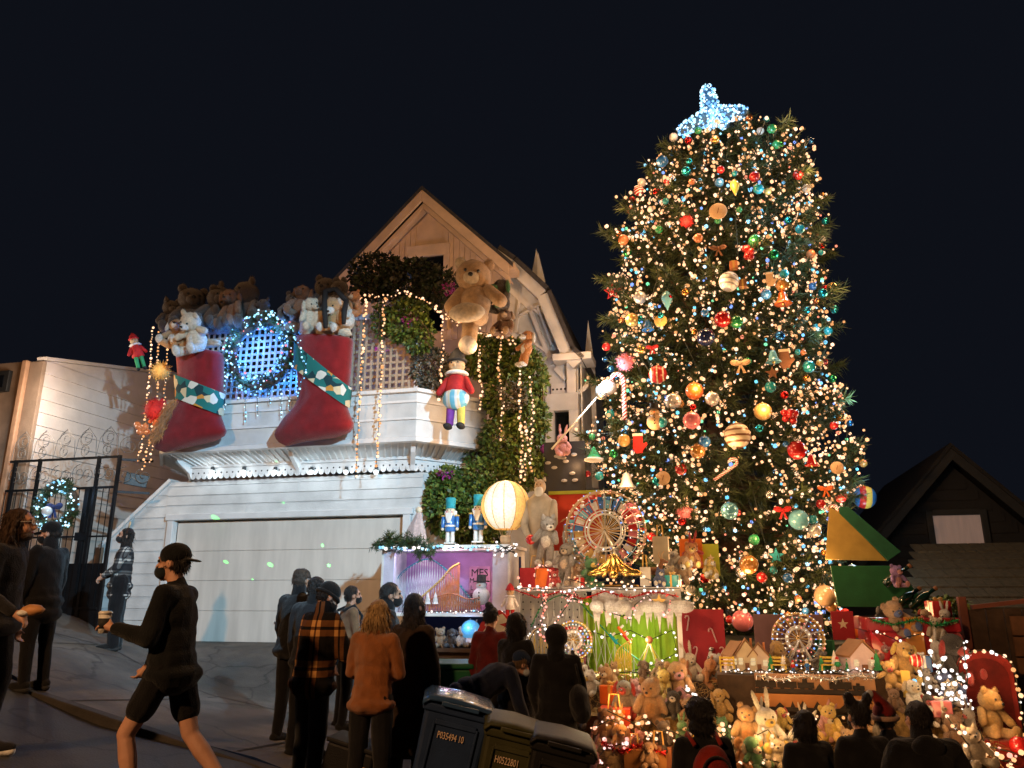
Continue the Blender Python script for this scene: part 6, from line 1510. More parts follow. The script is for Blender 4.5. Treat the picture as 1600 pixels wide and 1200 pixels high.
# red board with candy canes
t, W_, H_ = panel('red_board', 'dark red board with candy canes beside the green curtain', 'backdrop', 1064, 952, 1134, 1066, -1.05, .03, REDB)
for i, (x, z_, a) in enumerate(((-.1, .35, .3), (.15, .6, -.3), (.22, .35, .6), (-.18, .75, .2))): put('painted_cane', CANE_ME, t, CANE, (x, -.012, z_), (0, a, 0), .10)
put('bauble', BALLM, t, om('silver', 'metal'), (.1, -.06, .42), sc_=.035)
# ------------------------------------------------------------------ toy village
VV = -1.9
def toy_house(label, px, py, wpx, hpx, v, wall, roof, rz=0.0, gable=True, group='toy village houses'):
    q = hp(px, py, v); k = mir(px, py, q); W, H = wpx*k/2, hpx*k; t = street_thing('toy_house', label, 'toy house', *q, group=group, rz=rz); D = W*.9
    MB().prism([(-W, 0), (W, 0), (W, H*.55), (0, H*.97), (-W, H*.55)], -D, D).build('wall', wall, t)
    for s_ in (-1, 1): MB().prism([(s_*W*1.12, H*.51), (0, H*1.0), (0, H*1.06), (s_*W*1.12, H*.57)], -D-.02, D+.02).build('roof', roof, t)
    MB().bx(-W*.2, W*.2, -D-.012, -D-.001, 0, H*.30).build('door', om('brown', 'matte'), t)
    for s_ in (-1, 1):
        wn_ = MB().bx(s_*W*.62-.025, s_*W*.62+.025, -D-.012, -D-.001, H*.25, H*.45).build('window', emis('toy_window_glow', (1, .7, .35), .8), t); MB().bx(s_*W*.62-.03, s_*W*.62+.03, -D-.016, -D-.0121, H*.34, H*.36).build('window_bar', om('white'), wn_)
    MB().bx(W*.45, W*.65, -.03, .03, H*.7, H*1.05).build('chimney', om('copper', 'matte'), t)
    MB().bx(-W*1.3, W*1.3, -D*1.3, D*1.2, -.004, .012).build('snow_base', pm((.7, .7, .7)), t); return t
PINKW, CREAMW = flat('toy_wall_pink', (.62, .50, .52)), flat('toy_wall_cream', (.62, .52, .36)); BRN = flat('toy_roof_brown', (.24, .12, .05)); OCH = flat('toy_roof_ochre', (.36, .20, .06))
toy_house('brown roofed toy house at the village\'s end by the red board', 1153, 1048, 32, 42, VV+.15, PINKW, BRN, .5); toy_house('tall cream toy house in the middle of three', 1168, 1050, 30, 48, VV, CREAMW, BRN); toy_house('cream toy house beside the tall cream one', 1188, 1050, 30, 42, VV, flat('toy_wall_sand', (.60, .50, .42)), BRN, -.1)
toy_house('pale pink toy house with steep brown roof standing alone', 1342, 1052, 44, 48, VV, PINKW, BRN, .35); toy_house('small grey roofed toy house near the pale pink one', 1318, 1048, 26, 34, VV+.3, CREAMW, flat('toy_roof_grey', (.2, .18, .15)))
def bench(label, px, py, v, col):
    q = hp(px, py, v); t = street_thing('toy_bench', label, 'toy', *q, group='yellow toy benches')
    for x in (-.08, .08):
        for y in (-.03, .03): MB().bx(x-.01, x+.01, y-.01, y+.01, 0, .18 if y > 0 else .09).build('leg', om(col), t)
    MB().bx(-.09, .09, -.04, .04, .075, .09).build('seat', om(col), t)
    for z_ in (.12, .16): MB().bx(-.09, .09, .022, .034, z_-.012, z_+.012).build('back_slat', om(col), t)
bench('yellow toy bench beside the brown roofed toy house', 1137, 1050, VV-.15, 'yellow'); bench('yellow toy bench below the gold wheel on its near side', 1217, 1050, VV-.1, 'yellow'); bench('yellow toy bench between gold wheel and pink toy house', 1296, 1050, VV-.1, 'yellow')
t, W_, H_ = panel('green_board', 'small green board behind the gold wheel', 'backdrop', 1275, 1000, 1306, 1050, -1.2, .03, flat('mid_green_board', (.02, .16, .06)))
t, W_, H_ = panel('mauve_backdrop', 'mauve board behind the village and gold wheel', 'backdrop', 1180, 960, 1290, 1052, -1.1, .02, flat('mauve_board', (.20, .11, .12)))
light_string('clear white lights lining the toy village\'s edge', [wp(x, 1048+2*math.sin(x*.3), VV-.25) for x in range(1135, 1372, 6)], .013, WHITE, step=.05, jit=.02)
# village front boards with cut-out silhouettes
def silhouettes(label, px0, px1, py0, py1, v, m, dark, seed, kind):
    t, W, H = panel('village_front_board', label, 'display board', px0, py0, px1, py1, v, .03, m); g = random.Random(seed); x = -W
    MB().bx(-W, W, -.03, -.001, 0, H*.22).build('ledge', dark, t)
    while x < W-.12:
        w_ = g.uniform(.08, .24); h_ = g.uniform(.3, .62)*H
        if kind == 'train' and g.random() < .7:
            o = MB().bx(x, x+w_, -.014, -.002, H*.28, H*.28+h_*.6).build('train_wagon', dark, t)
            for k_ in (.25, .75): MB().lathe([(.022, -.006), (.022, .006), (0, .006)], 8, (x+w_*k_, -.016, H*.26), rotm(PI/2, 0, 0)).build('wheel', dark, o)
            if g.random() < .5: MB().bx(x+w_*.3, x+w_*.6, -.015, -.003, H*.28+h_*.6, H*.28+h_).build('chimney', dark, o)
        else: MB().prism([(x, H*.2), (x+w_*.7, H*.2), (x+w_*.35, H*.24+h_*.7)], -.014, -.002).build('tree_cutout', dark, t)
        x += w_*1.05
    return t
DKS = flat('black_cutout', (.02, .014, .01)); BOARD1 = flat('tan_board', (.40, .22, .12)); BOARD2 = flat('orange_brown_board', (.40, .17, .05))
silhouettes('upper tan board with dark train cut-outs under the toy village', 1180, 1368, 1054, 1084, -2.24, BOARD1, DKS, 2, 'train'); silhouettes('lower orange brown board with jagged dark tree cut-outs', 1180, 1372, 1086, 1112, -2.30, BOARD2, DKS, 6, 'tree')
t, W_, H_ = panel('yellow_plank', 'yellow upright plank beside the village boards', 'board', 1410, 1048, 1424, 1090, -2.3, .03, YELB)
# ------------------------------------------------------------------ heap of soft toys
TOYS = [('bear', 'tan bear with open brown muzzle in the middle of the heap', 1015, 1128, 72, 'tan', -2.25, dict(col2='honey', rz=.1)), ('dog', 'grey dog in the heap above the orange cloth', 978, 1118, 56, 'grey', -2.2, dict(rz=.3, col2='red')), ('bear', 'big round brown bear slumped below the red board', 1068, 1100, 66, 'honey', -1.9, dict(rz=-.3, col2='pink')),
 ('rabbit', 'cream rabbit seated before the red board', 1083, 1064, 44, 'cream', -1.42, dict(rz=.1)), ('bear', 'black and white bear beside the toy village', 1118, 1062, 40, 'white', -1.4, dict(col2='black', rz=-.5)), ('dog', 'brown dog at the stage edge', 1005, 1062, 30, 'brown', -1.6, dict(rz=.2)), ('bear', 'small grey brown bear beside the dog at the stage edge', 1028, 1064, 32, 'tan', -1.6, dict(rz=-.2)),
 ('bear', 'dark brown bear at the near end of the heap by the black bin', 940, 1160, 56, 'brown', -2.6, dict(rz=.4, col2='tan')), ('dog', 'honey dog low in the heap by the paper bag', 968, 1175, 44, 'honey', -2.8, dict(rz=.2)), ('bear', 'dark bear in front of the tan bear', 1040, 1175, 48, 'dark', -2.75, dict(rz=-.2)), ('cat', 'yellow lit toy cat beside the big round bear', 1105, 1140, 44, 'gold', -2.45, dict(rz=-.2)),
 ('dog', 'long eared gold dog at the foot of the village boards', 1130, 1125, 50, 'gold', -2.35, dict(rz=-.1)), ('bear', 'large orange brown lion like bear under the boards', 1168, 1168, 66, 'honey', -2.75, dict(rz=.1, col2='orange')), ('bear', 'orange bear in front of the lion like bear', 1162, 1198, 40, 'orange', -2.95, dict(rz=-.1)), ('rabbit', 'white rabbit with tall ears under the lower board', 1205, 1172, 64, 'white', -2.75, dict(rz=.3, col2='yellow')),
 ('cat', 'cream toy cat beside the white rabbit', 1215, 1200, 44, 'cream', -2.95, dict(rz=-.2)), ('rabbit', 'red jacketed rabbit with white ears leaning sideways', 1240, 1178, 60, 'white', -2.8, dict(rz=.2, ry=.5, col2='red')), ('bear', 'yellow bear peeking out between the dark onlookers', 1302, 1158, 56, 'yellow', -2.6, dict(rz=-.1, col2='gold')), ('bear', 'tan bear low beside the yellow bear', 1325, 1182, 42, 'tan', -2.75, {}),
 ('bear', 'brown bear at the board\'s end near the yellow plank', 1400, 1110, 34, 'brown', -2.4, {}), ('dog', 'golden yellow dog with red and white toy fish', 1412, 1062, 62, 'gold', -1.95, dict(rz=.2, col2='yellow')), ('bear', 'bear in a blue jacket lying on the red gift', 1412, 990, 54, 'tan', -1.5, dict(rz=.5, col2='blue', ry=-.4)), ('dog', 'black dog beside the blue jacketed bear', 1378, 985, 40, 'black', -1.4, dict(rz=.3, col2='grey')),
 ('bear', 'small purple bear on the dark boxes above the green panel', 1404, 918, 34, 'purple', -1.0, dict(rz=.1, col2='pink')), ('bear', 'cream bear on top of the white light cluster', 1464, 1005, 42, 'cream', -1.6, dict(rz=.1)), ('rabbit', 'white rabbit glowing in the light cluster', 1466, 1042, 40, 'white', -1.75, dict(rz=.2)), ('dog', 'black and red dog sitting sideways by the dark fence', 1497, 1062, 72, 'black', -1.8, dict(rz=.7, col2='red')),
 ('bear', 'white bear deep among the clustered lights', 1450, 1075, 34, 'white', -1.95, {}), ('cat', 'pale cat under the clustered lights', 1486, 1100, 36, 'cream', -2.3, {}), ('dog', 'brown dog on the straw left of the red door', 1478, 1140, 46, 'brown', -2.45, dict(rz=.2, col2='tan')), ('bear', 'shaggy brown bear behind the onlooker near the red door', 1500, 1172, 54, 'brown', -2.6, dict(rz=-.2)),
 ('cat', 'cream cat at the bottom by the red door', 1530, 1196, 60, 'cream', -2.85, dict(rz=.2)), ('rabbit', 'pink rabbit half hidden by the bins', 925, 1198, 40, 'pink', -2.9, {}), ('bear', 'black bear between the bins and the heap', 905, 1140, 44, 'black', -2.3, dict(col2='grey')), ('dog', 'tan dog low in the heap below the dark bear', 1015, 1198, 40, 'tan', -2.95, {}), ('bear', 'teal bear beside the yellow lit cat', 1135, 1165, 44, 'green', -2.65, dict(rz=-.3, col2='yellow'))]
for a in TOYS: plush_px(*a[:5], a[5], a[6], group='soft toys heaped on the terrace', **a[7])
for i, (px, col) in enumerate(((688, 'tan'), (705, 'dark'), (722, 'cream'), (736, 'grey'))): plush_px(('bear', 'dog', 'bear', 'rabbit')[i], '%s soft toy in the blue lit shelf under the case' % ('tan', 'dark', 'cream', 'grey')[i], px, 1011, 30, col, -1.5, rz=.1*i)
q = hp(735, 1000, -1.45); t = street_thing('snow_globe', 'blue lit snow globe on the shelf under the case', 'snow globe', *q); put('globe', BALLM, t, mat('blue_globe', (.1, .4, .7), .1, var=.3, vs_=8, bump=0, coat=1, emit=(.1, .45, .9), es=.5), (0, 0, .13), sc_=.14); MB().lathe([(.12, -.03), (.10, .03), (.08, .05)], 14).build('foot', om('white'), t)
# bags, cloths, cartons among the heap
giftbag('red paper bag glowing among the soft toys', 935, 1108, 985, 1152, -2.55, flat('red_paper', (.50, .05, .015)), ORB); giftbag('tan carton at the bottom of the heap', 975, 1172, 1008, 1215, -2.95, flat('carton', (.42, .20, .07)), flat('carton2', (.38, .18, .06)), 'cardboard_box', .3); giftbag('printed brown carton beside the tan carton', 1010, 1168, 1050, 1215, -2.92, flat('carton3', (.32, .13, .06)), flat('carton4', (.5, .25, .08)), 'cardboard_box', .3)
for lab, pts, v, cols in (('warm lights strung down the slope of the toy heap', [(948, 1110), (965, 1118), (990, 1130), (1010, 1122), (1030, 1140), (1050, 1152), (1060, 1160), (1000, 1150), (985, 1140)], -2.72, WARM), ('warm lights over the round bear and red board foot', [(1065, 1075), (1080, 1088), (1090, 1090), (1100, 1100), (1085, 1105)], -2.1, WHITE), ('red lights in front of the printed carton', [(940, 1155), (960, 1165), (980, 1160), (945, 1170), (930, 1190), (950, 1200)], -2.9, [(1.4, .5, .4), (1.5, .9, .8)]),
                         ('warm lights round the green bear', [(1115, 1135), (1130, 1150), (1120, 1160), (1138, 1145), (1128, 1130)], -2.8, WHITE+WARM), ('warm lights across rabbits under the boards', [(1180, 1150), (1200, 1140), (1215, 1160), (1195, 1175), (1230, 1165), (1250, 1180)], -2.95, WARM), ('bright cluster of warm white lights beside the red door', [(1450, 1020), (1462, 1040), (1475, 1030), (1460, 1060), (1480, 1075), (1470, 1090), (1490, 1085), (1500, 1070), (1510, 1090), (1480, 1100), (1465, 1080), (1505, 1050)], -2.45, WHITE),
                         ('white lights on the box by the yellow plank', [(1425, 1065), (1440, 1050), (1445, 1075), (1430, 1090), (1450, 1100)], -2.35, WHITE+COOL)):
    light_string(lab, [wp(x, y, v) for x, y in pts], .024, cols, 'light strings among the soft toys', step=.05, jit=.06)
for px, py, v, e, c in ((975, 1120, -2.9, 8, (1, .45, .15)), (1050, 1120, -2.9, 7, (1, .55, .25)), (1090, 1050, -2.1, 6, (1, .7, .45)), (1190, 1150, -3.1, 8, (1, .6, .25)), (1130, 1140, -2.95, 4, (1, .75, .3)), (1290, 1140, -3.0, 4, (1, .6, .2)), (1470, 1050, -2.6, 9, (1, .75, .45)), (1400, 1030, -2.4, 6, (1, .6, .3)), (1500, 1130, -2.9, 5, (1, .6, .3)), (1250, 1030, -2.5, 6, (1, .72, .5)), (1180, 1020, -2.6, 5, (1, .75, .55)), (1340, 1020, -2.5, 4, (1, .75, .6)),
                        (900, 980, -2.0, 8, (1, .82, .6)), (990, 990, -2.0, 8, (1, .9, .65)), (860, 1020, -2.1, 4, (1, .8, .5)), (945, 870, -1.9, 8, (1, .75, .45)), (870, 840, -2.0, 6, (1, .75, .5)), (720, 800, -1.6, 6, (1, .8, .55)), (1045, 900, -1.8, 4, (1, .7, .4)), (1230, 1075, -2.7, 3, (1, .55, .25)), (1090, 990, -1.9, 4, (1, .7, .6))):
    lamp('display_light_glow', 'POINT', wp(px, py, v), e*.68, (c[0], c[1]*.84, c[2]*.64), .10)
# ------------------------------------------------------------------ big boxes and boards at the right
def slab(name, label, cat, pts, v0, th, m, dv=None, group=None):
    """board whose outline is given in pixels, each corner at its own depth"""
    P = [hp(x, y, v0 if dv is None else v0+dv[i]) for i, (x, y) in enumerate(pts)]; base = P[0].copy(); t = street_thing(name, label, cat, *base, group=group); Q = [p-base for p in P]; n = len(Q)
    nn = (Q[1]-Q[0]).cross(Q[2]-Q[0]).normalized()
    if nn.y > 0: nn = -nn
    m2 = MB(); bk = [q-nn*th for q in Q]; m2.add(Q+bk, [tuple(range(n)), tuple(range(2*n-1, n-1, -1))]+[(i, i+n, (i+1) % n+n, (i+1) % n) for i in range(n)]); m2.build('board', m, t, bevel=.006); return t, Q
slab('yellow_slide_panel', 'large slanting yellow panel beside the tree\'s lower boughs', 'board', [(1296, 792), (1312, 800), (1386, 876), (1290, 874)], -.3, .05, flat('ochre_board', (.40, .27, .06)))
slab('green_slide_edge', 'dark green sloping board along the yellow panel', 'board', [(1312, 792), (1326, 792), (1408, 862), (1388, 876), (1312, 802)], -.33, .12, TEALB)
slab('green_gift_panel', 'broad dark green panel below the yellow one', 'board', [(1298, 884), (1400, 884), (1452, 950), (1310, 948)], -.5, .06, flat('deep_green_board', (.012, .12, .04)))
t, W_, H_ = panel('giant_red_gift', 'giant glossy red gift box under the green panel', 'gift', 1360, 965, 1500, 1046, -1.55, .8, glossy('red_gift_gloss', (.40, .012, .02), .3))
MB().bx(-W_*1.06, W_*1.06, -.05, .86, H_*.72, H_).build('lid', glossy('red_gift_gloss2', (.34, .01, .02), .35), t, bevel=.02); MB().bx(-.10, .10, -.055, .87, .0, H_+.006).build('ribbon', glossy('gift_ribbon', (.6, .25, .05)), t)
slab('red_gift_flap', 'glossy red pointed flap of card at the gift\'s corner', 'board', [(1360, 985), (1392, 1018), (1388, 1050), (1362, 1010)], -1.75, .03, glossy('red_card', (.5, .01, .03), .25))
for i, (px, py) in enumerate(((1400, 900), (1415, 935), (1440, 935))):
    q = hp(px, py, -.75); t = street_thing('dark_glass_bottle', 'dark shiny green bottle lying on the green panel, one of three', 'bottle', *q, group='dark bottles on the green panel'); t.rotation_euler = (0, R(55), -TH); MB().lathe([(0, -.2), (.06, -.19), (.065, .05), (.025, .12), (.025, .22), (0, .22)], 14).build('glass', glossy('dark_bottle', (.006, .03, .02), .08), t, True); MB().lathe([(.03, .2), (.03, .24), (0, .24)], 10).build('cork', om('brown'), t)
ornament('lantern', 1440, 1030, 10, 'red', 'red and white round toy fish by the golden dog', q=hp(1432, 1032, -2.2), group=None, cat='toy')
# purple bow and pink rabbit left of the tree
t = street_thing('purple_bow', 'large purple satin bow in the hedge left of the tree', 'bow', *hp(872, 705, .2)); t.scale = (.32,)*3
for n_, me in BOW: put(n_, me, t, om('purple'))
plush_px('rabbit', 'pale pink rabbit perched on the purple bow', 882, 712, 36, 'pink', .05)
g = random.Random(6)
t, W_, H_ = panel('dark_slope_cloth', 'black cloth with pale oval discs behind the statue', 'backdrop', 850, 690, 915, 775, .1, .03, flat('black_cloth_board', (.012, .013, .016)))
for i in range(10): put('oval_disc', BALLM, t, om('grey', 'matte'), (g.uniform(-W_*.8, W_*.8), -.01, g.uniform(.05, H_*.9)), sc_=(.05, .012, .028))
# santa cut-out board, santa plush
q = hp(765, 1090, -2.1); k = mir(765, 1030, q); t = street_thing('santa_cutout', 'painted plywood santa cut-out with white beard and red sack', 'cut-out', *q)
oc = lambda L: [((x-765)*k, (1090-y)*k) for x, y in L]
MB().prism(oc([(742, 1025), (740, 1000), (750, 980), (762, 968), (780, 960), (800, 975), (806, 1010), (800, 1040), (785, 1052), (785, 1090), (745, 1090), (745, 1050)]), 0, .03).build('board', flat('santa_red', (.42, .02, .02)), t)
MB().prism(oc([(752, 1020), (750, 998), (760, 985), (780, 982), (800, 990), (800, 1025), (785, 1034), (765, 1032)]), -.006, -.001).build('beard', flat('santa_white', (.62, .58, .50)), t)
MB().prism(oc([(756, 984), (765, 972), (785, 966), (796, 978), (780, 982)]), -.012, -.007).build('hat_brim', flat('santa_white', (.62, .58, .50)), t)
MB().prism(oc([(758, 1016), (766, 1010), (766, 1018), (760, 1020)]), -.010, -.007).build('holly_leaf', om('green', 'matte'), t); MB().prism(oc([(764, 1036), (782, 1032), (782, 1042), (764, 1044)]), -.010, -.004).build('mouth', om('orange', 'matte'), t)
o = obj('lettering', text_mesh('HO!', .10, om('white', 'matte')), t); o.location = (.07, -.014, 52*k); o.rotation_euler = (PI/2, 0, 0)
MB().prism(oc([(745, 1090), (760, 1090), (757, 1062), (745, 1062)]), -.006, -.001).build('boot', om('brown', 'matte'), t)
doll('plush santa with white beard and red hat at the case\'s end', 797, 975, 62, -1.75, 'white', 'red', 'red', 'tan', name='santa_plush')
# ------------------------------------------------------------------ more clutter that fills the display between the bigger pieces
cl_ = random.Random(42)
WORDS = ('floppy', 'round', 'skinny', 'squashed', 'upright', 'slumped', 'shaggy', 'small', 'chubby', 'faded', 'lop sided', 'big headed')
CN = {'brown': 'brown', 'tan': 'tan', 'cream': 'cream', 'white': 'white', 'dark': 'dark brown', 'orange': 'orange', 'red': 'red', 'grey': 'grey', 'gold': 'gold', 'pink': 'pink', 'honey': 'honey', 'yellow': 'yellow', 'black': 'black', 'green': 'green', 'blue': 'blue'}
FILL = [(960, 1085, -2.0, 'beside the paper bag\'s top'), (1000, 1090, -1.95, 'under the stage edge'), (1040, 1086, -1.9, 'under the swing ride'), (1052, 1120, -2.3, 'beside the round bear'), (1085, 1128, -2.4, 'before the round bear'), (960, 1140, -2.6, 'against the red paper bag'), (990, 1168, -2.8, 'behind the tan carton'), (1070, 1160, -2.65, 'next to the red backpack'), (1110, 1190, -2.9, 'under the green bear'), (1140, 1198, -2.95, 'at the bottom under the lion like bear'),
        (1185, 1198, -2.95, 'between orange bear and cream cat'), (1190, 1140, -2.5, 'behind the white rabbit'), (1225, 1138, -2.5, 'under the jagged board'), (1255, 1142, -2.5, 'under the middle of the jagged board'), (1280, 1150, -2.6, 'just left of the yellow bear'), (1345, 1140, -2.5, 'right under the board\'s end'), (1370, 1150, -2.6, 'behind the santa hat'), (1270, 1198, -2.95, 'low under the jagged board'), (1395, 1075, -2.2, 'beside the golden dog'), (1432, 1112, -2.42, 'before the yellow plank'),
        (1455, 1118, -2.42, 'on the straw under the light cluster'), (1440, 1150, -2.6, 'beside the broad man'), (1515, 1140, -2.5, 'against the red doorway'), (1372, 1035, -1.7, 'at the red gift\'s corner'), (1445, 985, -1.4, 'on the red gift\'s lid'), (1480, 985, -1.4, 'at the end of the gift lid'), (920, 916, -1.55, 'under the wheel near the tan dog'), (985, 916, -1.5, 'beside the gold bow'), (898, 890, -1.0, 'behind the wheel\'s legs'), (1065, 905, -1.0, 'under the low boughs beside the shelf'),
        (1080, 880, -.9, 'in the boughs above the shelf'), (858, 1062, -1.5, 'on the lower stage floor'), (835, 1090, -1.8, 'on the ground before the stage'), (850, 1120, -2.0, 'behind the hooded person'), (880, 1110, -1.9, 'under the yellow rail'), (925, 1085, -1.8, 'at the stage corner'), (1100, 1062, -1.45, 'between cream rabbit and panda like bear'), (1210, 1050, -1.7, 'under the gold wheel'), (1275, 1050, -1.7, 'behind the second bench'), (1500, 1100, -2.2, 'below the black and red dog')]
for i, (px, py, v, where) in enumerate(FILL):
    col = cl_.choice(list(CN)); col2 = cl_.choice(['cream', 'white', 'tan', None, 'red', 'yellow']); kd = cl_.choice(['bear', 'dog', 'cat', 'rabbit', 'dog', 'bear'])
    plush_px(kd, '%s %s toy %s %s' % (WORDS[i % len(WORDS)], CN[col], {'bear': 'bear', 'dog': 'dog', 'cat': 'cat', 'rabbit': 'rabbit'}[kd], where), px, py, cl_.uniform(30, 54), col, v, rz=cl_.uniform(-.8, .8), rx=cl_.uniform(-.1, .4), ry=cl_.uniform(-.4, .4), col2=col2, group='soft toys heaped on the terrace', detail=1, arms=cl_.choice(['arm', 'arm_out']))
def gift(label, px, py, wpx, hpx, v, col, rib, rz):
    q = hp(px, py, v); k = mir(px, py, q); t = street_thing('wrapped_gift', label, 'gift', *q, group='wrapped gifts among the toys', rz=rz); W, H = wpx*k/2, hpx*k
    MB().bx(-W, W, -W*.8, W*.8, 0, H).build('box', glossy('wrap_'+col, OC[col], .4), t, bevel=.012); MB().bx(-W*.14, W*.14, -W*.8-.004, W*.8+.004, -.0, H+.004).build('ribbon', om(rib), t); MB().bx(-W-.004, W+.004, -W*.12, W*.12, -.0, H+.005).build('ribbon', om(rib), t)
    for n_, me in BOW: put(n_, me, t, om(rib), (0, -.02, H+.02), sc_=W*.55)
for a in (('red gift with gold ribbon under the red board', 1062, 1062, 22, 20, -1.55, 'red', 'gold', .3), ('green gift with red ribbon at the stage corner', 845, 1062, 24, 20, -1.5, 'green', 'red', -.2), ('blue gift with white ribbon by the yellow plank', 1440, 1050, 26, 24, -1.95, 'blue', 'white', .4), ('gold gift with red ribbon low in the heap', 1090, 1172, 30, 24, -2.8, 'gold', 'red', .2), ('orange gift with gold ribbon behind the grey dog', 958, 1100, 34, 28, -2.1, 'orange', 'gold', -.3), ('pink gift with white ribbon below the light cluster', 1470, 1120, 30, 24, -2.45, 'pink', 'white', .1), ('purple gift with gold ribbon left of the gold wheel', 1215, 1046, 22, 20, -1.5, 'purple', 'gold', .2), ('small red gift with white ribbon at the wheel\'s foot', 905, 917, 16, 14, -1.62, 'red', 'white', .3), ('teal gift with gold ribbon at the shelf\'s far end', 1052, 917, 22, 18, -1.5, 'teal', 'gold', -.3), ('red gift with gold ribbon on top of the giant gift', 1468, 966, 30, 26, -1.3, 'red', 'gold', .3)): gift(*a)
# tinsel garlands
def tinsel(label, pts, v, col, seed):
    P = [wp(x, y, v) for x, y in pts]; base = P[0]; t = thing('tinsel_garland', label, 'garland', base, 0, 'tinsel garlands on the display'); g = np.random.default_rng(seed); n = 500
    i = g.integers(0, len(P)-1, n); f = g.uniform(0, 1, n)[:, None]; A_ = np.array([tuple(p-base) for p in P]); c = A_[i]*(1-f)+A_[i+1]*f; d = g.normal(size=(n, 3)); d /= np.linalg.norm(d, axis=1)[:, None]; s_ = np.cross(d, g.normal(size=(n, 3)))*.004
    obj('fringe', npmesh('fringe', np.stack([c-s_, c+s_, c+d*.06], 1).reshape(-1, 3), np.arange(n*3).reshape(-1, 3), om(col, 'metal')), t)['kind'] = 'stuff'; MB().tube([p-base for p in P], .008, 4).build('cord', om(col), t)
tinsel('red tinsel looped along the shelf edge under the wheel', [(805, 922), (840, 934), (875, 924), (910, 936), (945, 924), (985, 934), (1020, 924), (1060, 932)], -1.66, 'red', 1); tinsel('gold tinsel along the lower stage edge', [(805, 1064), (850, 1074), (900, 1066), (950, 1076), (1000, 1066), (1060, 1074)], -1.62, 'gold', 2); tinsel('silver tinsel along the upper village board', [(1182, 1056), (1220, 1062), (1260, 1056), (1300, 1063), (1340, 1056), (1368, 1060)], -2.3, 'silver', 3); tinsel('green tinsel on the giant red gift\'s lid', [(1362, 968), (1395, 976), (1430, 968), (1465, 977), (1498, 968)], -1.66, 'green', 4); tinsel('red tinsel hung over the orange plaid cartons', [(940, 1160), (970, 1175), (1000, 1165), (1040, 1178)], -2.98, 'red', 5)
# small figurines on shelf and stage
for i, (px, py, v, c, lab) in enumerate(((868, 916, -1.62, ('red', 'white', 'red'), 'tiny red doll at the bag end of the shelf'), (925, 916, -1.62, ('green', 'red', 'green'), 'tiny green elf doll under the wheel'), (1010, 1060, -1.5, ('blue', 'white', 'red'), 'tiny blue doll by the swing ride'), (880, 1060, -1.5, ('yellow', 'red', 'blue'), 'tiny yellow doll by the star ride'), (940, 1060, -1.5, ('red', 'black', 'white'), 'tiny red and white doll on the stage floor'), (1240, 1050, -2.05, ('red', 'blue', 'red'), 'tiny red skater doll before the gold wheel'), (1262, 1050, -2.05, ('blue', 'blue', 'white'), 'tiny blue skater doll before the gold wheel'), (1310, 1050, -2.05, ('green', 'brown', 'red'), 'tiny green doll by the pink toy house'), (1365, 1050, -2.0, ('white', 'red', 'red'), 'tiny white doll at the village\'s end'))):
    doll(lab, px, py, cl_.uniform(16, 24), v, c[0], c[1], c[2], name='small_doll')
for i, px in enumerate((1140, 1205, 1225, 1285, 1306, 1328, 1358, 1372)):
    q = hp(px, 1050, -2.0); t = street_thing('model_tree', 'tiny snow dusted fir in the toy village row', 'model tree', *q, group='tiny firs in the toy village'); s_ = cl_.uniform(.8, 1.3)
    MB().lathe([(.05*s_, .02), (.03*s_, .07), (.042*s_, .07), (.02*s_, .13), (.03*s_, .13), (0, .21*s_)], 8).build('crown', om('green' if i % 2 else 'white', 'matte'), t); MB().tube([(0,0,0), (0,0,.03)], .008, 5).build('trunk', BARK, t)
# extra light strings woven through the display
RW = [(1.4, .5, .3), (1.5, .95, .75), (1.5, .8, .45)]
for lab, pts, v, cols, st_ in (('white lights along the shelf edge under the wheel', [(802, 919), (860, 921), (920, 919), (980, 921), (1062, 919)], -1.68, WHITE, .06), ('golden lights round the big wheel\'s feet', [(890, 905), (915, 912), (945, 908), (975, 912), (1000, 900), (1020, 908)], -1.72, WARM, .05), ('white lights round the hoop coaster', [(818, 1050), (822, 1010), (836, 985), (856, 978), (872, 992), (882, 1024), (886, 1055)], -1.42, WHITE, .05), ('yellow lights along the straight model rail', [(830, 1052), (880, 1050), (930, 1052), (985, 1050), (1058, 1054)], -1.62, [(1.5, 1.1, .4), (1.4, .9, .4)], .05), ('pale lights sprinkled over the green curtain', [(920, 985), (950, 995), (985, 985), (1015, 1000), (1050, 985), (1058, 1020), (1020, 1040), (980, 1050)], -1.1, WHITE, .11),
        ('orange lights sinking into the toy heap\'s middle', [(1000, 1135), (1020, 1150), (1045, 1140), (1065, 1150), (1085, 1140)], -2.85, WARM, .05), ('warm lights under the jagged board', [(1185, 1118), (1215, 1124), (1245, 1118), (1280, 1124), (1315, 1118), (1350, 1124)], -2.5, WARM, .06), ('warm lights across the bottom of the terrace', [(1160, 1190), (1190, 1185), (1220, 1192), (1255, 1185), (1290, 1192), (1320, 1186)], -3.02, WARM, .06), ('warm lights between the broad man and the doorway', [(1480, 1120), (1495, 1140), (1510, 1160), (1525, 1180), (1505, 1190), (1490, 1170)], -2.9, WHITE+WARM, .05), ('warm lights climbing the fence post side', [(1505, 1000), (1508, 1030), (1512, 1060), (1508, 1090), (1515, 1120)], -2.2, WHITE, .05), ('white lights over the giant red gift', [(1366, 985), (1400, 1000), (1440, 990), (1475, 1005)], -1.75, WHITE+WARM, .08), ('red lights over the orange cloth by the bins', [(925, 1140), (940, 1130), (955, 1125), (975, 1135), (960, 1150)], -2.8, RW, .045)):
    light_string(lab, [wp(x, y, v) for x, y in pts], .020, cols, 'light strings among the soft toys', step=st_, jit=.04)
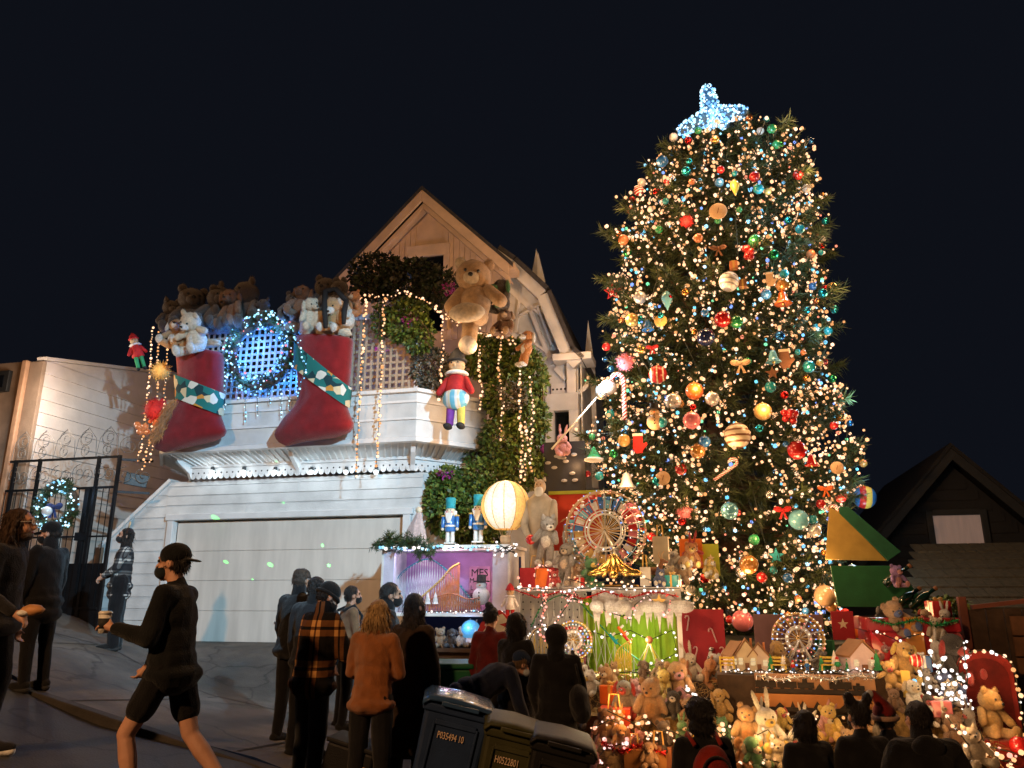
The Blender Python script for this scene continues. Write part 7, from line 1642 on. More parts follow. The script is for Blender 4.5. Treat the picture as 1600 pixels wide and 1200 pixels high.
for px, py, v, e, c in ((960, 1090, -2.6, 6, (1, .5, .18)), (1030, 1170, -3.2, 7, (1, .5, .2)), (1160, 1120, -2.9, 5, (1, .65, .3)), (1240, 1130, -3.0, 6, (1, .65, .3)), (1350, 1130, -2.9, 4, (1, .6, .25)), (1440, 1100, -2.9, 5, (1, .7, .4)), (930, 950, -2.1, 7, (1, .85, .7)), (1030, 960, -2.1, 6, (1, .85, .7)), (830, 930, -2.2, 4, (1, .7, .6)), (1000, 1040, -2.2, 6, (1, .9, .6)), (1390, 960, -2.1, 4, (1, .7, .5)), (1345, 880, -1.6, 2, (1, .75, .45)), (1250, 1190, -3.4, 5, (1, .55, .2))):
    lamp('display_light_glow', 'POINT', wp(px, py, v), e*.75, (c[0], c[1]*.88, c[2]*.72), .10)

# printed cards, bright boards and more toys wedged between shelf and boughs
for a in (('orange_card', 'orange card with a pale star under the low boughs', 1062, 842, 1098, 888, -.75, ORB), ('lime_card', 'lime green card beside the orange one', 1098, 850, 1124, 900, -.7, flat('lime_card', (.34, .40, .03))), ('white_card', 'white printed card above the snow fringe', 1040, 888, 1062, 916, -.9, WHITEB), ('blue_card', 'deep blue narrow card between case and statue', 796, 870, 814, 925, -1.0, BLUEB), ('pink_card', 'pink card behind the tiny dolls on the stage', 886, 1015, 916, 1060, -.95, flat('pink_card', (.62, .22, .26))), ('yellow_card', 'yellow card behind the hoop coaster', 806, 1015, 836, 1060, -.95, YELB), ('red_card', 'red card under the frosted tan ball', 1300, 955, 1335, 1000, -1.0, REDB)):
    t, W_, H_ = panel(a[0], a[1], 'card', *a[2:6], a[6], .02, a[7]); put('printed_star', STAR_ME, t, om('cream', 'matte'), (0, -.006, H_*.55), sc_=(W_*.5, .03, W_*.5))
for a in (('bear', 'orange bear wedged under the boughs before the orange card', 1080, 885, 38, 'orange', -1.0, dict(col2='yellow')), ('dog', 'yellow dog wedged beside the lime card', 1108, 905, 34, 'yellow', -.95, dict(col2='white')), ('rabbit', 'white rabbit behind the big wheel\'s hub', 968, 900, 44, 'white', -1.0, dict(col2='pink')), ('cat', 'blue cat doll by the white printed card', 1030, 917, 28, 'blue', -1.55, dict(col2='white')), ('bear', 'red bear under the statue beside the gift bag', 868, 917, 26, 'red', -1.62, dict(col2='white')), ('bear', 'honey bear on the stage floor before the curtain', 960, 1062, 28, 'honey', -1.6, dict()), ('dog', 'white dog on the stage floor by the tinsel', 915, 1063, 26, 'white', -1.6, dict(col2='brown')), ('cat', 'orange cat at the red board\'s foot', 1070, 1064, 30, 'orange', -1.5, dict())):
    plush_px(*a[:5], a[5], a[6], group='soft toys heaped on the terrace', **a[7])
lamp('display_light_glow', 'POINT', wp(1000, 1000, -1.35), 7, (1, .95, .7), .1); lamp('display_light_glow', 'POINT', wp(1090, 880, -1.3), 4, (1, .7, .4), .1); lamp('display_light_glow', 'POINT', wp(850, 800, -1.9), 5, (1, .85, .65), .1)
# ------------------------------------------------------------------ people
def remesh(mb, voxel, it=6, amp=0.0, freq=9.0, seed=0.0):
    me = bpy.data.meshes.new('tmp'); me.from_pydata(mb.v, [], mb.f); o = bpy.data.objects.new('tmp', me)
    r = o.modifiers.new('r', 'REMESH'); r.mode = 'VOXEL'; r.voxel_size = voxel
    s_ = o.modifiers.new('s', 'SMOOTH'); s_.factor = .5; s_.iterations = it
    out = baked(o)
    bpy.data.objects.remove(o); bpy.data.meshes.remove(me)
    n = len(out.vertices)
    if amp and n:
        co = np.empty(n*3, np.float32); out.vertices.foreach_get('co', co); co = co.reshape(-1, 3)
        no = np.empty(n*3, np.float32); out.vertex_normals.foreach_get('vector', no) if hasattr(out, 'vertex_normals') else None; no = no.reshape(-1, 3)
        ph = np.random.default_rng(int(seed*10)+1); nz = np.zeros(n)
        for k_ in range(9):
            kv = ph.normal(size=3)*freq*(.7+.35*k_); kv[2] *= .7; nz += (1-2*np.abs(np.sin(co@kv*.6+ph.uniform(0, 6.3)+1.5*np.sin(co@(kv[::-1]*.5)))))*(1/(1+.35*k_))
        nz *= .42
        co += no*(nz*amp)[:, None]; out.vertices.foreach_set('co', co.ravel())
    out.polygons.foreach_set('use_smooth', [True]*len(out.polygons)); out.update(); return out
SKIN = {'light': mat('skin_light', (.50, .27, .18), .55, var=.12, vs_=9, bump=.1), 'tan': mat('skin_tan', (.36, .18, .11), .55, var=.12, vs_=9, bump=.1)}
def cloth(c, nm=None): return mat('cloth_%d_%d_%d' % tuple(int(x*1000) for x in c), c, .9, var=.3, vs_=9, bump=.5, bs=110, sheen=.12, spec=.12)
def hairm(c): return mat('hair_%d_%d_%d' % tuple(int(x*1000) for x in c), c, .5, var=.4, vs_=26, bump=1.0, bs=60, stretch=(3, 3, .5), spec=.4)
def plaid_mat(name, base, bar, bright, sc_, off=0.0):
    m = mat(name, base, .92, var=.12, bump=.5, bs=120, spec=.1); t = m.node_tree; N = t.nodes; b = N['Principled BSDF']; L = t.links
    tc = [n for n in N if n.type == 'TEX_COORD'][0]; sx_ = N.new('ShaderNodeSeparateXYZ'); L.new(tc.outputs['Object'], sx_.inputs[0])
    def M(op, a, b_=None):
        n = N.new('ShaderNodeMath'); n.operation = op
        for i, v in enumerate((a, b_)):
            if v is None: continue
            if isinstance(v, (int, float)): n.inputs[i].default_value = v
            else: L.new(v, n.inputs[i])
        return n.outputs[0]
    def bars(co, s_):   # double stripe: 1 inside a bar, .5 in the gap between the pair
        f = M('FRACT', M('ADD', M('MULTIPLY', co, s_), off)); a = M('MULTIPLY', M('GREATER_THAN', f, .10), M('LESS_THAN', f, .26)); c = M('MULTIPLY', M('GREATER_THAN', f, .34), M('LESS_THAN', f, .50)); return M('ADD', a, c)
    h = M('ADD', sx_.outputs['X'], M('MULTIPLY', sx_.outputs['Y'], .9)); bx_, bz_ = bars(h, sc_), bars(sx_.outputs['Z'], sc_*.85)
    tot = M('ADD', bx_, bz_)
    cr_ = N.new('ShaderNodeValToRGB'); e = cr_.color_ramp.elements; cr_.color_ramp.interpolation = 'CONSTANT'; e[0].position = 0; e[0].color = (*base, 1); e[1].position = .3; e[1].color = (*bar, 1); x = e.new(.8); x.color = (*bright, 1)
    L.new(M('MULTIPLY', tot, .5), cr_.inputs[0]); L.new(cr_.outputs[0], b.inputs['Base Color']); return m
BLACK, CHAR, NAVY, DKBROWN = (.008, .008, .009), (.02, .02, .022), (.008, .012, .03), (.030, .019, .014)
def solve(px, py, H):
    """how far the person of height H stands whose head top shows at this pixel"""
    best = None
    for i in range(700):
        Y = 3.5+i*.012; p = at(px, py, Y); d = p.z-gz(p.x, p.y)-H
        if best is None or abs(d) < best[0]: best = (abs(d), p.x, Y)
    return best[1], best[2], best[0]
def stand(px, py, Y):
    p = at(px, py, Y); H = p.z-gz(p.x, p.y); print('stand', px, round(p.x, 2), Y, 'H', round(H, 2)); return p.x, Y, H
def person(label, X, Y, face_deg, H=1.75, lean=0.0, head=(0, 0, 0), arms=None, legs=None, top=None, bottom=None, hair=('short', (.02, .013, .01)), skin='light', hat=None, extras=(), voxel=.011, z=None, twist=0.0, hem=0.0, top_mat=None, wide=1.0, bulk=0.0, seed=0, shoe=(.012, .012, .012), sleeve=True, drop=0.0, bare=None, sw=1.0):
    """figure facing local +Y; face_deg turns it (0 = away from the viewer, 90 = to the viewer's left)"""
    g = gz(X, Y) if z is None else z
    t = thing('person', label, 'person', (X, Y, g+drop), R(face_deg)); S = H/1.75; t.scale = (S, S, S)
    legs = legs or {'L': ((-.02, .01, -.43), (-.01, -.02, -.40)), 'R': ((.02, .0, -.43), (.01, -.03, -.40))}
    hipz = .08-min(legs[k][0][2]+legs[k][1][2] for k in legs)
    rotl = rotm(-lean, 0, twist); pel = Vector((0, 0, hipz+.04))
    def T(p): return pel + rotl @ (Vector(p)-Vector((0, 0, .96)))
    hp_ = {s: pel+Vector((sx_*.092, 0, -.04)) for s, sx_ in (('L', -1), ('R', 1))}
    kn = {s: hp_[s]+Vector(legs[s][0]) for s in 'LR'}; an = {s: kn[s]+Vector(legs[s][1]) for s in 'LR'}
    sh = {'L': T((-.178*sw, 0, 1.405)), 'R': T((.178*sw, 0, 1.405))}
    arms = arms or {'L': ((-.06, .02, -.28), (.0, .06, -.25)), 'R': ((.06, .02, -.28), (.0, .06, -.25))}
    el = {s: sh[s]+Vector(arms[s][0]) for s in 'LR'}; wr_ = {s: el[s]+Vector(arms[s][1]) for s in 'LR'}
    hc = T((0, .035, 1.61)); hr = rotl @ rotm(*head)
    def HP(p): return hc + hr @ Vector(p)
    b = MB()
    b.ell(T((0, 0, 1.26)), (.150, .100, .20), rotl); b.ell(T((0, 0, 1.06)), (.135, .095, .17), rotl); b.ell(pel+Vector((0, 0, -.02)), (.155, .11, .13))
    b.capsule(T((0, -.005, 1.42)), HP((0, -.015, -.06)), .058, .054); b.capsule(T((-.14*sw, 0, 1.39)), T((.14*sw, 0, 1.39)), .062, .062)
    b.ell(HP((0, -.01, .02)), (.076, .095, .098), hr, 20, 14); b.ell(HP((0, .025, -.045)), (.060, .068, .072), hr, 16, 12); b.ell(HP((0, .062, -.092)), (.034, .032, .026), hr, 10, 8)
    b.capsule(HP((0, .085, .015)), HP((0, .108, -.022)), .011, .017, 8); b.ell(HP((0, .078, .04)), (.055, .022, .014), hr, 10, 6)
    b.ell(HP((0, .083, -.06)), (.026, .016, .012), hr, 10, 6)
    for s_ in (-1, 1): b.ell(HP((s_*.078, -.012, -.012)), (.011, .022, .032), hr, 8, 6); b.ell(HP((s_*.04, .06, -.03)), (.026, .026, .026), hr, 8, 6)
    for s, sg in (('L', -1), ('R', 1)):
        b.capsule(hp_[s], kn[s], .083, .056); b.capsule(kn[s], kn[s].lerp(an[s], .35), .053, .058); b.capsule(kn[s].lerp(an[s], .35), an[s], .057, .036); b.capsule(an[s]+Vector((0, -.03, -.035)), an[s]+Vector((sg*.02, .15, -.05)), .034, .028)
        b.capsule(sh[s], el[s], .052, .042); b.capsule(el[s], wr_[s], .042, .028)
        # hand: palm, four curled fingers, thumb
        d = (wr_[s]-el[s]).normalized(); up = Vector((0, 0, 1)) if abs(d.z) < .8 else Vector((0, 1, 0)); side = d.cross(up).normalized()*sg; nrm = side.cross(d).normalized()*sg
        if nrm.z > 0 and abs(d.z) < .8: nrm = -nrm
        pc = wr_[s]+d*.05; b.capsule(wr_[s], wr_[s]+d*.075, .027, .030, 8)
        for f in range(4):
            r0 = pc+d*.035+up.cross(d).normalized()*((f-1.5)*.021) if abs(d.z) < .8 else pc+d*.035+side*((f-1.5)*.021)
            ln = (.030, .036, .034, .026)[f]; k1 = r0+(d*.85+nrm*.45).normalized()*ln; k2 = k1+(d*.25+nrm*.95).normalized()*ln*.9
            b.capsule(r0, k1, .0095, .009, 6); b.capsule(k1, k2, .009, .0075, 6)
        tb = wr_[s]+d*.03+up*.02; b.capsule(tb, tb+(d*.6+up*.8).normalized()*.045, .012, .009, 6)
    bo = obj('body', remesh(b, min(voxel, .0095), 3), t); bo.data.materials.clear(); bo.data.materials.append(SKIN[skin])
    for s_ in (-1, 1): put('eye', PL['eye'], bo, om('black'), HP((s_*.032, .083, .018)), sc_=.5)
    put('mouth', PL['eye'], bo, mat('lip', (.25, .06, .05), .5, var=0, bump=0), HP((0, .098, -.058)), tuple(hr.to_euler()), (.9, .25, .25))
    # --- clothes
    if bottom:
        kind, col = bottom; m = MB(); m.ell(pel+Vector((0, 0, .0)), (.175, .128, .15)); m.ell(pel+Vector((0, 0, .10)), (.16, .118, .1))
        for s in 'LR':
            m.capsule(hp_[s]+Vector((0, 0, .02)), kn[s] if kind != 'shorts' else hp_[s].lerp(kn[s], .62), .100*wide, (.080 if kind != 'shorts' else .096)*wide)
            if kind != 'shorts': m.capsule(kn[s], an[s]+Vector((0, -.008, .0)), .076*wide, .060*wide*(1.15 if wide > 1.05 else 1))
        o = obj('shorts' if kind == 'shorts' else 'trousers', remesh(m, voxel, 5, .006, 9, seed), t); o.data.materials.clear(); o.data.materials.append(cloth(col) if not isinstance(col, bpy.types.Material) else col)
    for s, sg in (('L', -1), ('R', 1)):
        m = MB(); a = an[s]; m.capsule(a+Vector((0, -.045, -.035)), a+Vector((sg*.015, .10, -.045)), .048, .044); m.capsule(a+Vector((sg*.01, .10, -.05)), a+Vector((sg*.025, .185, -.055)), .043, .034); m.capsule(a+Vector((0, -.01, .04)), a+Vector((0, -.02, -.03)), .050, .046)
        so_ = obj('shoe', remesh(m, .011, 4), t); so_.data.materials.clear(); so_.data.materials.append(cloth(shoe)); 
        sm = MB(); sm.capsule(a+Vector((0, -.055, -.076)), a+Vector((sg*.024, .185, -.080)), .038, .032, 8); oo_ = sm.build('sole', om('white', 'matte') if shoe == CHAR else om('black', 'matte'), so_, True)
    if top:
        col = top; m = MB(); e_ = .028+bulk
        m.ell(T((0, 0, 1.27)), (.150*(.4+.6*sw)+e_, .100+e_, .20+e_*.5), rotl); m.ell(T((0, 0, 1.10)), (.148*(.5+.5*sw)+e_, .102+e_, .22), rotl); m.capsule(T((-.13*sw, 0, 1.385)), T((.13*sw, 0, 1.385)), .060+e_*.7, .060+e_*.7)
        m.ell(T((0, 0, .98)), (.152+e_, .112+e_, .16), rotl); m.ell(T((0, 0, .89)), (.178+e_, .146+e_, .10), rotl); m.capsule(T((0, 0, 1.43)), T((0, .004, 1.485)), .075, .066)
        for k_ in range(int(hem/.1)): m.ell(T((0, 0, .87-k_*.10)), (.165+e_+k_*.012, .125+e_+k_*.012, .12), rotl)
        for s in 'LR':
            m.capsule(sh[s], el[s], .066+bulk*.6, .057+bulk*.6)
            if sleeve: m.capsule(el[s], el[s].lerp(wr_[s], .93), .057+bulk*.6, .042+bulk*.4)
        o = obj('jacket' if not hem else 'coat', remesh(m, voxel, 6, .011, 7.5, seed+3.3), t); o.data.materials.clear(); o.data.materials.append(top_mat or cloth(col))
    if hair:
        kind, col = hair; m = MB()
        m.ell(HP((0, -.022, .040)), (.088, .098, .092), hr, 18, 12); m.ell(HP((0, -.05, -.0)), (.084, .062, .075), hr, 14, 10)
        if kind in ('long', 'longwave'):
            m.ell(HP((0, -.055, -.10)), (.098, .062, .14), hr, 14, 10); m.ell(HP((0, -.075, -.20)), (.105, .055, .15), hr, 14, 10)
            for s_ in (-1, 1): m.capsule(HP((s_*.078, .01, .02)), HP((s_*.085, -.01, -.20)), .028, .032)
        if kind == 'bob':
            m.ell(HP((0, -.045, -.055)), (.105, .078, .10), hr, 14, 10)
            for s_ in (-1, 1): m.capsule(HP((s_*.08, .0, .02)), HP((s_*.085, -.02, -.10)), .030, .036)
        if kind == 'bun': m.ell(HP((0, -.07, .135)), (.05, .05, .045), hr, 12, 8)
        if kind == 'buns':
            for s_ in (-1, 1): m.ell(HP((s_*.075, -.02, .14)), (.045, .045, .06), hr, 12, 8)
        if kind == 'fluffy': m.ell(HP((0, -.02, .05)), (.125, .13, .12), hr, 16, 12, .2, 3); m.ell(HP((0, -.05, -.06)), (.12, .08, .10), hr, 14, 10, .2, 5)
        if kind == 'pony': m.capsule(HP((0, -.11, .04)), HP((0, -.14, -.18)), .035, .02)
        o = obj('hair', remesh(m, .010, 3, .008, 16, seed), t); o.data.materials.clear(); o.data.materials.append(hairm(col))
        hv = np.empty(len(o.data.vertices)*3, np.float32); o.data.vertices.foreach_get('co', hv); hv = hv.reshape(-1, 3); hn = np.empty_like(hv).ravel(); o.data.vertex_normals.foreach_get('vector', hn); hn = hn.reshape(-1, 3)
        rh = np.random.default_rng(int(seed)+5); ii = rh.integers(0, len(hv), 900); dn = np.array([0, 0, -1.0]); d_ = hn[ii]*(.9 if kind == 'fluffy' else .28)+dn+rh.normal(size=(900, 3))*(.5 if kind == 'fluffy' else .22); d_ /= np.linalg.norm(d_, axis=1)[:, None]; s2_ = np.cross(d_, rh.normal(size=(900, 3)))*.0022
        lh = (.10 if kind in ('long', 'longwave', 'bob') else .035)*rh.uniform(.5, 1.2, 900)[:, None]; P_ = hv[ii]+hn[ii]*.001
        st2 = obj('strands', npmesh('strands', np.stack([P_-s2_, P_+s2_, P_+d_*lh], 1).reshape(-1, 3), np.arange(2700).reshape(-1, 3), hairm(col)), o); st2['kind'] = 'stuff'
    def sub(name, m, mt, vx=.010, amp=.0, par=t, it=4):
        o = obj(name, remesh(m, vx, it, amp, 12, seed), par); o.data.materials.clear(); o.data.materials.append(mt); return o
    if hat:
        kind, col = hat; m = MB()
        if kind in ('beanie', 'cap', 'capback', 'santa'):
            m.ell(HP((0, -.015, .052)), (.094, .108, .090), hr, 18, 12)
            o = sub('beanie' if kind == 'beanie' else 'cap', m, cloth(col), .009, .003)
            if kind == 'beanie': r_ = MB(); r_.tube([HP((.096*math.cos(a), -.012+.110*math.sin(a), .012)) for a in np.linspace(0, 2*PI, 20, endpoint=False)], .016, 6, closed=True); r_.build('fold', cloth(col), o, True)
            if kind in ('cap', 'capback'):
                sg = -1 if kind == 'capback' else 1; v_ = MB(); v_.ell(HP((0, sg*.125-.01, .015)), (.070, .062, .010), hr @ rotm(-sg*.2, 0, 0), 14, 6); v_.build('peak', cloth(col), o, True)
            if kind == 'santa':
                v_ = MB(); v_.capsule(HP((0, -.03, .10)), HP((-.06, -.06, .20)), .06, .03); v_.build('point', cloth(col), o, True); put('bobble', BALLM, o, pm((.7, .7, .7)), HP((-.09, -.08, .20)), sc_=.032)
                r_ = MB(); r_.tube([HP((.096*math.cos(a), -.012+.110*math.sin(a), .012)) for a in np.linspace(0, 2*PI, 20, endpoint=False)], .022, 6, closed=True); r_.build('fur_band', pm((.5, .3, .2)), o, True)
        if kind == 'hood': m.ell(HP((0, -.035, .02)), (.118, .118, .125), hr, 18, 12); m.capsule(HP((0, -.04, -.08)), T((0, -.03, 1.44)), .09, .10); sub('hood', m, cloth(col), .011, .006)
        if kind == 'antlers':
            r_ = MB(); r_.tube([HP((.084*math.cos(a), -.01, .03+.10*math.sin(a))) for a in np.linspace(0, PI, 10)], .008, 5); o = r_.build('headband', cloth((.05, .02, .01)), t, True)
            for s_ in (-1, 1): r_ = MB(); r_.tube([HP((s_*.04, -.01, .125)), HP((s_*.06, -.01, .18)), HP((s_*.05, -.01, .22))], .010, 5); r_.build('antler', om('tan', 'matte'), o, True)
    for ex in extras:
        if ex[0] == 'mask':
            m = MB(); m.ell(HP((0, .056, -.055)), (.072, .066, .056), hr, 14, 10); o = sub('face_mask', m, cloth(ex[1]), .008)
            for s_ in (-1, 1): MB().tube([HP((s_*.066, .05, -.04)), HP((s_*.082, -.02, -.005))], .003, 4).build('ear_loop', cloth(ex[1]), o)
        elif ex[0] == 'glasses':
            o = None
            for s_ in (-1, 1):
                r_ = MB(); r_.tube([HP((s_*.034+.024*math.cos(a), .104, .018+.02*math.sin(a))) for a in np.linspace(0, 2*PI, 12, endpoint=False)], .003, 4, closed=True); r_.tube([HP((s_*.058, .10, .02)), HP((s_*.082, -.01, .015))], .003, 4)
                o = r_.build('glasses_rim', om('silver'), t, True)
        elif ex[0] == 'beard': m = MB(); m.ell(HP((0, .045, -.082)), (.066, .062, .046), hr, 14, 10); sub('beard', m, hairm(ex[1]), .008, .004)
        elif ex[0] == 'backpack':
            m = MB(); c = T((0, -.20, 1.20)); m.ell(c, (.17, .11, .24), rotl, 18, 14); m.ell(c+rotl @ Vector((0, -.07, -.08)), (.13, .07, .13), rotl, 14, 10); o = sub('backpack', m, cloth(ex[1]), .013, .005)
            for s_ in (-1, 1): MB().tube([T((s_*.11, -.12, 1.42)), T((s_*.12, .03, 1.49)), T((s_*.13, .14, 1.36)), T((s_*.14, .10, 1.12)), T((s_*.12, -.10, 1.02))], .020, 6).build('strap', cloth(ex[1]), o, True)
            if len(ex) > 2: MB().tube([c+rotl @ Vector((.12*math.cos(a), -.105, .02+.14*math.sin(a))) for a in np.linspace(.1, PI-.1, 12)], .010, 5).build('piping', cloth(ex[2]), o, True)
        elif ex[0] == 'bag':
            m = MB(); c = T((.22, -.08, 1.04)); m.ell(c, (.10, .17, .16), rotl, 14, 10); m.ell(c+Vector((.02, 0, -.08)), (.10, .16, .12), rotl, 12, 8); o = sub('shoulder_bag', m, cloth(ex[1]), .014, .008); MB().tube([T((.24, -.1, 1.2)), T((.16, -.02, 1.49)), T((.24, .08, 1.15))], .016, 6).build('strap', cloth(ex[1]), o, True)
        elif ex[0] == 'collar': m = MB(); m.capsule(T((0, 0, 1.44)), T((0, .008, 1.53)), .084, .078); sub('collar', m, top_mat or cloth(ex[1]), .010, .003)
        elif ex[0] == 'hoodback': m = MB(); m.ell(T((0, -.09, 1.43)), (.12, .07, .09), rotl, 14, 10); sub('hood', m, cloth(ex[1]), .011, .006)
        elif ex[0] == 'belt': pass
    return t, {'wr': wr_, 'el': el, 'HP': HP, 'T': T, 'S': S}
def held(parent_info, side, off, name, label, cat, t):
    """world position beside a hand of person t"""
    bpy.context.view_layer.update(); return t.matrix_world @ (parent_info['wr'][side]+Vector(off))
HAIR_D, HAIR_B, HAIR_BL = (.012, .009, .008), (.05, .026, .014), (.42, .27, .12)
X, Y, HH = stand(22, 786, 6.0)
p1, i1 = person('bearded man in charcoal jacket at the edge holding out his hand', X, Y, -84, HH, .05, (.08, 0, .1), {'L': ((-.05, -.02, -.28), (.0, .05, -.25)), 'R': ((.05, .0, -.29), (-.02, .21, -.14))}, {'L': ((-.02, .05, -.42), (0, -.04, -.40)), 'R': ((.03, -.02, -.43), (.0, -.06, -.39))}, CHAR, ('trousers', (.014, .014, .016)), ('bob', HAIR_B), 'light', None, (('beard', HAIR_B), ('glasses',), ('collar', CHAR)), .011, bulk=.012, seed=1, shoe=CHAR)
hpos = held(i1, 'R', (0, .10, -.0), 0, 0, 0, p1); bn = thing('bread_roll', 'orange lit roll in the bearded man\'s hand', 'food', hpos); MB().ell((.02, 0, .02), (.085, .045, .04), None, 12, 9, .15).build('crust', mat('bread_crust', (.50, .24, .09), .6, var=.25, vs_=14), bn, True); MB().ell((-.03, -.01, 0), (.05, .05, .025), None, 10, 7).build('wrapper', om('white', 'matte'), bn, True)
X, Y, HH = stand(88, 812, 8.0)
person('man in black coat and cap facing the bearded man', X, Y, 78, HH, .03, (-.05, 0, .2), None, None, BLACK, ('trousers', BLACK), ('short', HAIR_D), 'light', ('cap', (.006, .006, .006)), (('mask', (.008, .008, .008)), ('collar', BLACK)), .012, hem=.2, bulk=.015, seed=2)
X, Y, HH = stand(200, 822, 10.9)
person('woman in black and white plaid overshirt standing by the parapet', X, Y, 112, HH, -.03, (.12, 0, 0), {'L': ((-.05, .08, -.26), (.08, .16, -.12)), 'R': ((.05, .08, -.26), (-.08, .16, -.12))}, None, CHAR, ('trousers', BLACK), ('long', (.016, .01, .008)), 'light', ('antlers', 0), (('mask', (.03, .03, .03)),), .012, hem=.2, bulk=.014, seed=3, sw=.86, wide=1.3, top_mat=plaid_mat('grey_plaid', (.025, .025, .028), (.10, .10, .10), (.48, .46, .42), 7.0))
X, Y, HH = stand(292, 833, 5.5)
p4, i4 = person('man in black sweatshirt and shorts walking with a coffee cup', X, Y, 86, HH, .06, (.02, 0, .0), {'L': ((-.04, .04, -.28), (.03, .25, .06)), 'R': ((.04, .10, -.26), (-.02, .14, -.21))}, {'L': ((-.02, .20, -.38), (-.01, -.10, -.40)), 'R': ((.02, -.12, -.41), (.01, -.26, -.30))}, (.007, .008, .009), ('shorts', (.007, .007, .008)), ('short', HAIR_D), 'light', ('capback', (.006, .007, .008)), (('mask', (.012, .018, .022)),), .0095, hem=.1, bulk=.014, seed=4, shoe=(.02, .02, .02))
hpos = held(i4, 'L', (.01, .085, .03), 0, 0, 0, p4); cup = thing('coffee_cup', 'paper coffee cup with dark sleeve held by the walking man', 'cup', hpos)
MB().lathe([(.030, -.06), (.041, .06), (.0, .06)], 16).build('cup', om('white', 'matte'), cup, True); MB().lathe([(.0345, -.03), (.0405, .035)], 16).build('sleeve', om('black', 'matte'), cup, True); MB().lathe([(.043, .06), (.044, .072), (.036, .082), (0, .082)], 16).build('lid', om('white'), cup, True)
X, Y, HH = stand(467, 884, 8.4); person('tall man in black jacket and glasses by the garage door', X, Y, -30, HH, .05, (-.1, 0, 0), None, None, (.009, .009, .01), ('trousers', BLACK), ('short', (.05, .035, .025)), 'tan', None, (('glasses',), ('collar', BLACK)), .013, bulk=.02, seed=5)
X, Y, HH = stand(491, 897, 8.0); person('dark haired person between the tall man and the plaid jacket', X, Y, -20, HH, .05, (-.1, 0, 0), None, None, (.01, .01, .012), ('trousers', BLACK), ('short', HAIR_D), 'tan', None, (('collar', BLACK),), .013, bulk=.02, seed=6)
X, Y, HH = stand(500, 905, 6.9)
person('man in black beanie and orange checked plaid jacket', X, Y, -42, HH, .10, (-.45, 0, -.15), {'L': ((-.06, .02, -.28), (.04, .14, -.21)), 'R': ((.05, .10, -.26), (-.03, .20, -.10))}, None, (.02, .02, .02), ('trousers', (.028, .03, .034)), ('short', HAIR_D), 'light', ('beanie', (.008, .008, .008)), (('mask', (.01, .01, .01)), ('collar', (.02, .02, .02))), .011, hem=.1, bulk=.035, seed=7, top_mat=plaid_mat('orange_plaid', (.010, .009, .009), (.13, .055, .022), (.58, .30, .10), 3.6, .2))
X, Y, HH = stand(546, 912, 10.0); person('person in tan jacket with black backpack looking at the case', X, Y, -62, HH, .03, (.1, 0, 0), {'L': ((-.05, .05, -.27), (.05, .2, -.1)), 'R': ((.05, .05, -.27), (-.05, .2, -.1))}, None, (.13, .075, .04), ('trousers', BLACK), ('short', HAIR_D), 'tan', None, (('backpack', (.012, .013, .015)), ('mask', (.008, .008, .008))), .013, bulk=.015, seed=8)
X, Y, HH = stand(604, 906, 8.4); person('man with cropped dark hair and black mask behind the blonde', X, Y, -72, HH, .03, (0, 0, -.1), None, None, (.011, .011, .012), ('trousers', BLACK), ('short', HAIR_D), 'tan', None, (('mask', (.008, .008, .008)), ('collar', BLACK)), .013, bulk=.02, seed=10)
X, Y, HH = stand(588, 933, 6.6)
p9, i9 = person('blonde woman in a rust orange jumper', X, Y, -12, HH, .05, (-.25, 0, .15), {'L': ((-.07, .04, -.27), (.02, .20, -.06)), 'R': ((.06, .04, -.27), (-.12, .18, -.04))}, None, (.40, .17, .065), ('trousers', (.010, .010, .012)), ('bob', HAIR_BL), 'light', None, (('collar', (.40, .17, .065)),), .010, bulk=.010, seed=9, sw=.86, top_mat=mat('rust_knit', (.34, .115, .030), .95, var=.2, vs_=12, bump=.9, bs=150, sheen=.3, spec=.1))
hpos = held(i9, 'L', (.0, .10, .04), 0, 0, 0, p9); ph = thing('phone', 'lit phone in the blonde woman\'s hand', 'phone', hpos, R(-60)); MB().bx(-.036, .036, -.005, .005, -.07, .07).build('case', om('black'), ph, bevel=.004); MB().bx(-.032, .032, -.0075, -.0055, -.062, .062).build('screen', emis('phone_glow', (.7, .85, 1), 1.2), ph)
X, Y, HH = stand(646, 922, 7.3); person('woman with long dark hair in a long dark brown coat', X, Y, -25, HH, .02, (.05, 0, -.2), None, None, DKBROWN, ('trousers', BLACK), ('longwave', (.012, .008, .007)), 'light', None, (('collar', DKBROWN),), .012, hem=.5, bulk=.014, seed=11, sw=.88)
X, Y, HH = stand(766, 943, 9.2); person('girl with a black top knot in front of the santa board', X, Y, -10, HH, .03, (0, 0, -.2), None, None, (.10, .012, .012), ('trousers', BLACK), ('bun', HAIR_D), 'light', None, (), .013, bulk=.006, seed=12, sw=.82)
X, Y, HH = stand(806, 952, 8.3); person('woman in a long black coat before the white stage', X, Y, -35, HH, .0, (.08, 0, -.2), {'L': ((-.03, .02, -.28), (.02, .06, -.25)), 'R': ((.03, .02, -.28), (-.02, .06, -.25))}, None, BLACK, ('trousers', BLACK), ('bob', HAIR_D), 'light', None, (('collar', BLACK),), .013, hem=.5, bulk=.006, seed=13, sw=.84)
X, Y, HH = stand(868, 973, 7.7); person('broad hooded person in black with a shoulder bag', X, Y, -8, HH, .06, (0, 0, 0), {'L': ((-.06, .02, -.28), (.04, .12, -.22)), 'R': ((.06, .02, -.28), (-.04, .12, -.22))}, None, BLACK, ('trousers', BLACK), ('short', HAIR_D), 'light', ('hood', BLACK), (('bag', (.010, .010, .012)),), .013, hem=.2, bulk=.018, seed=14)
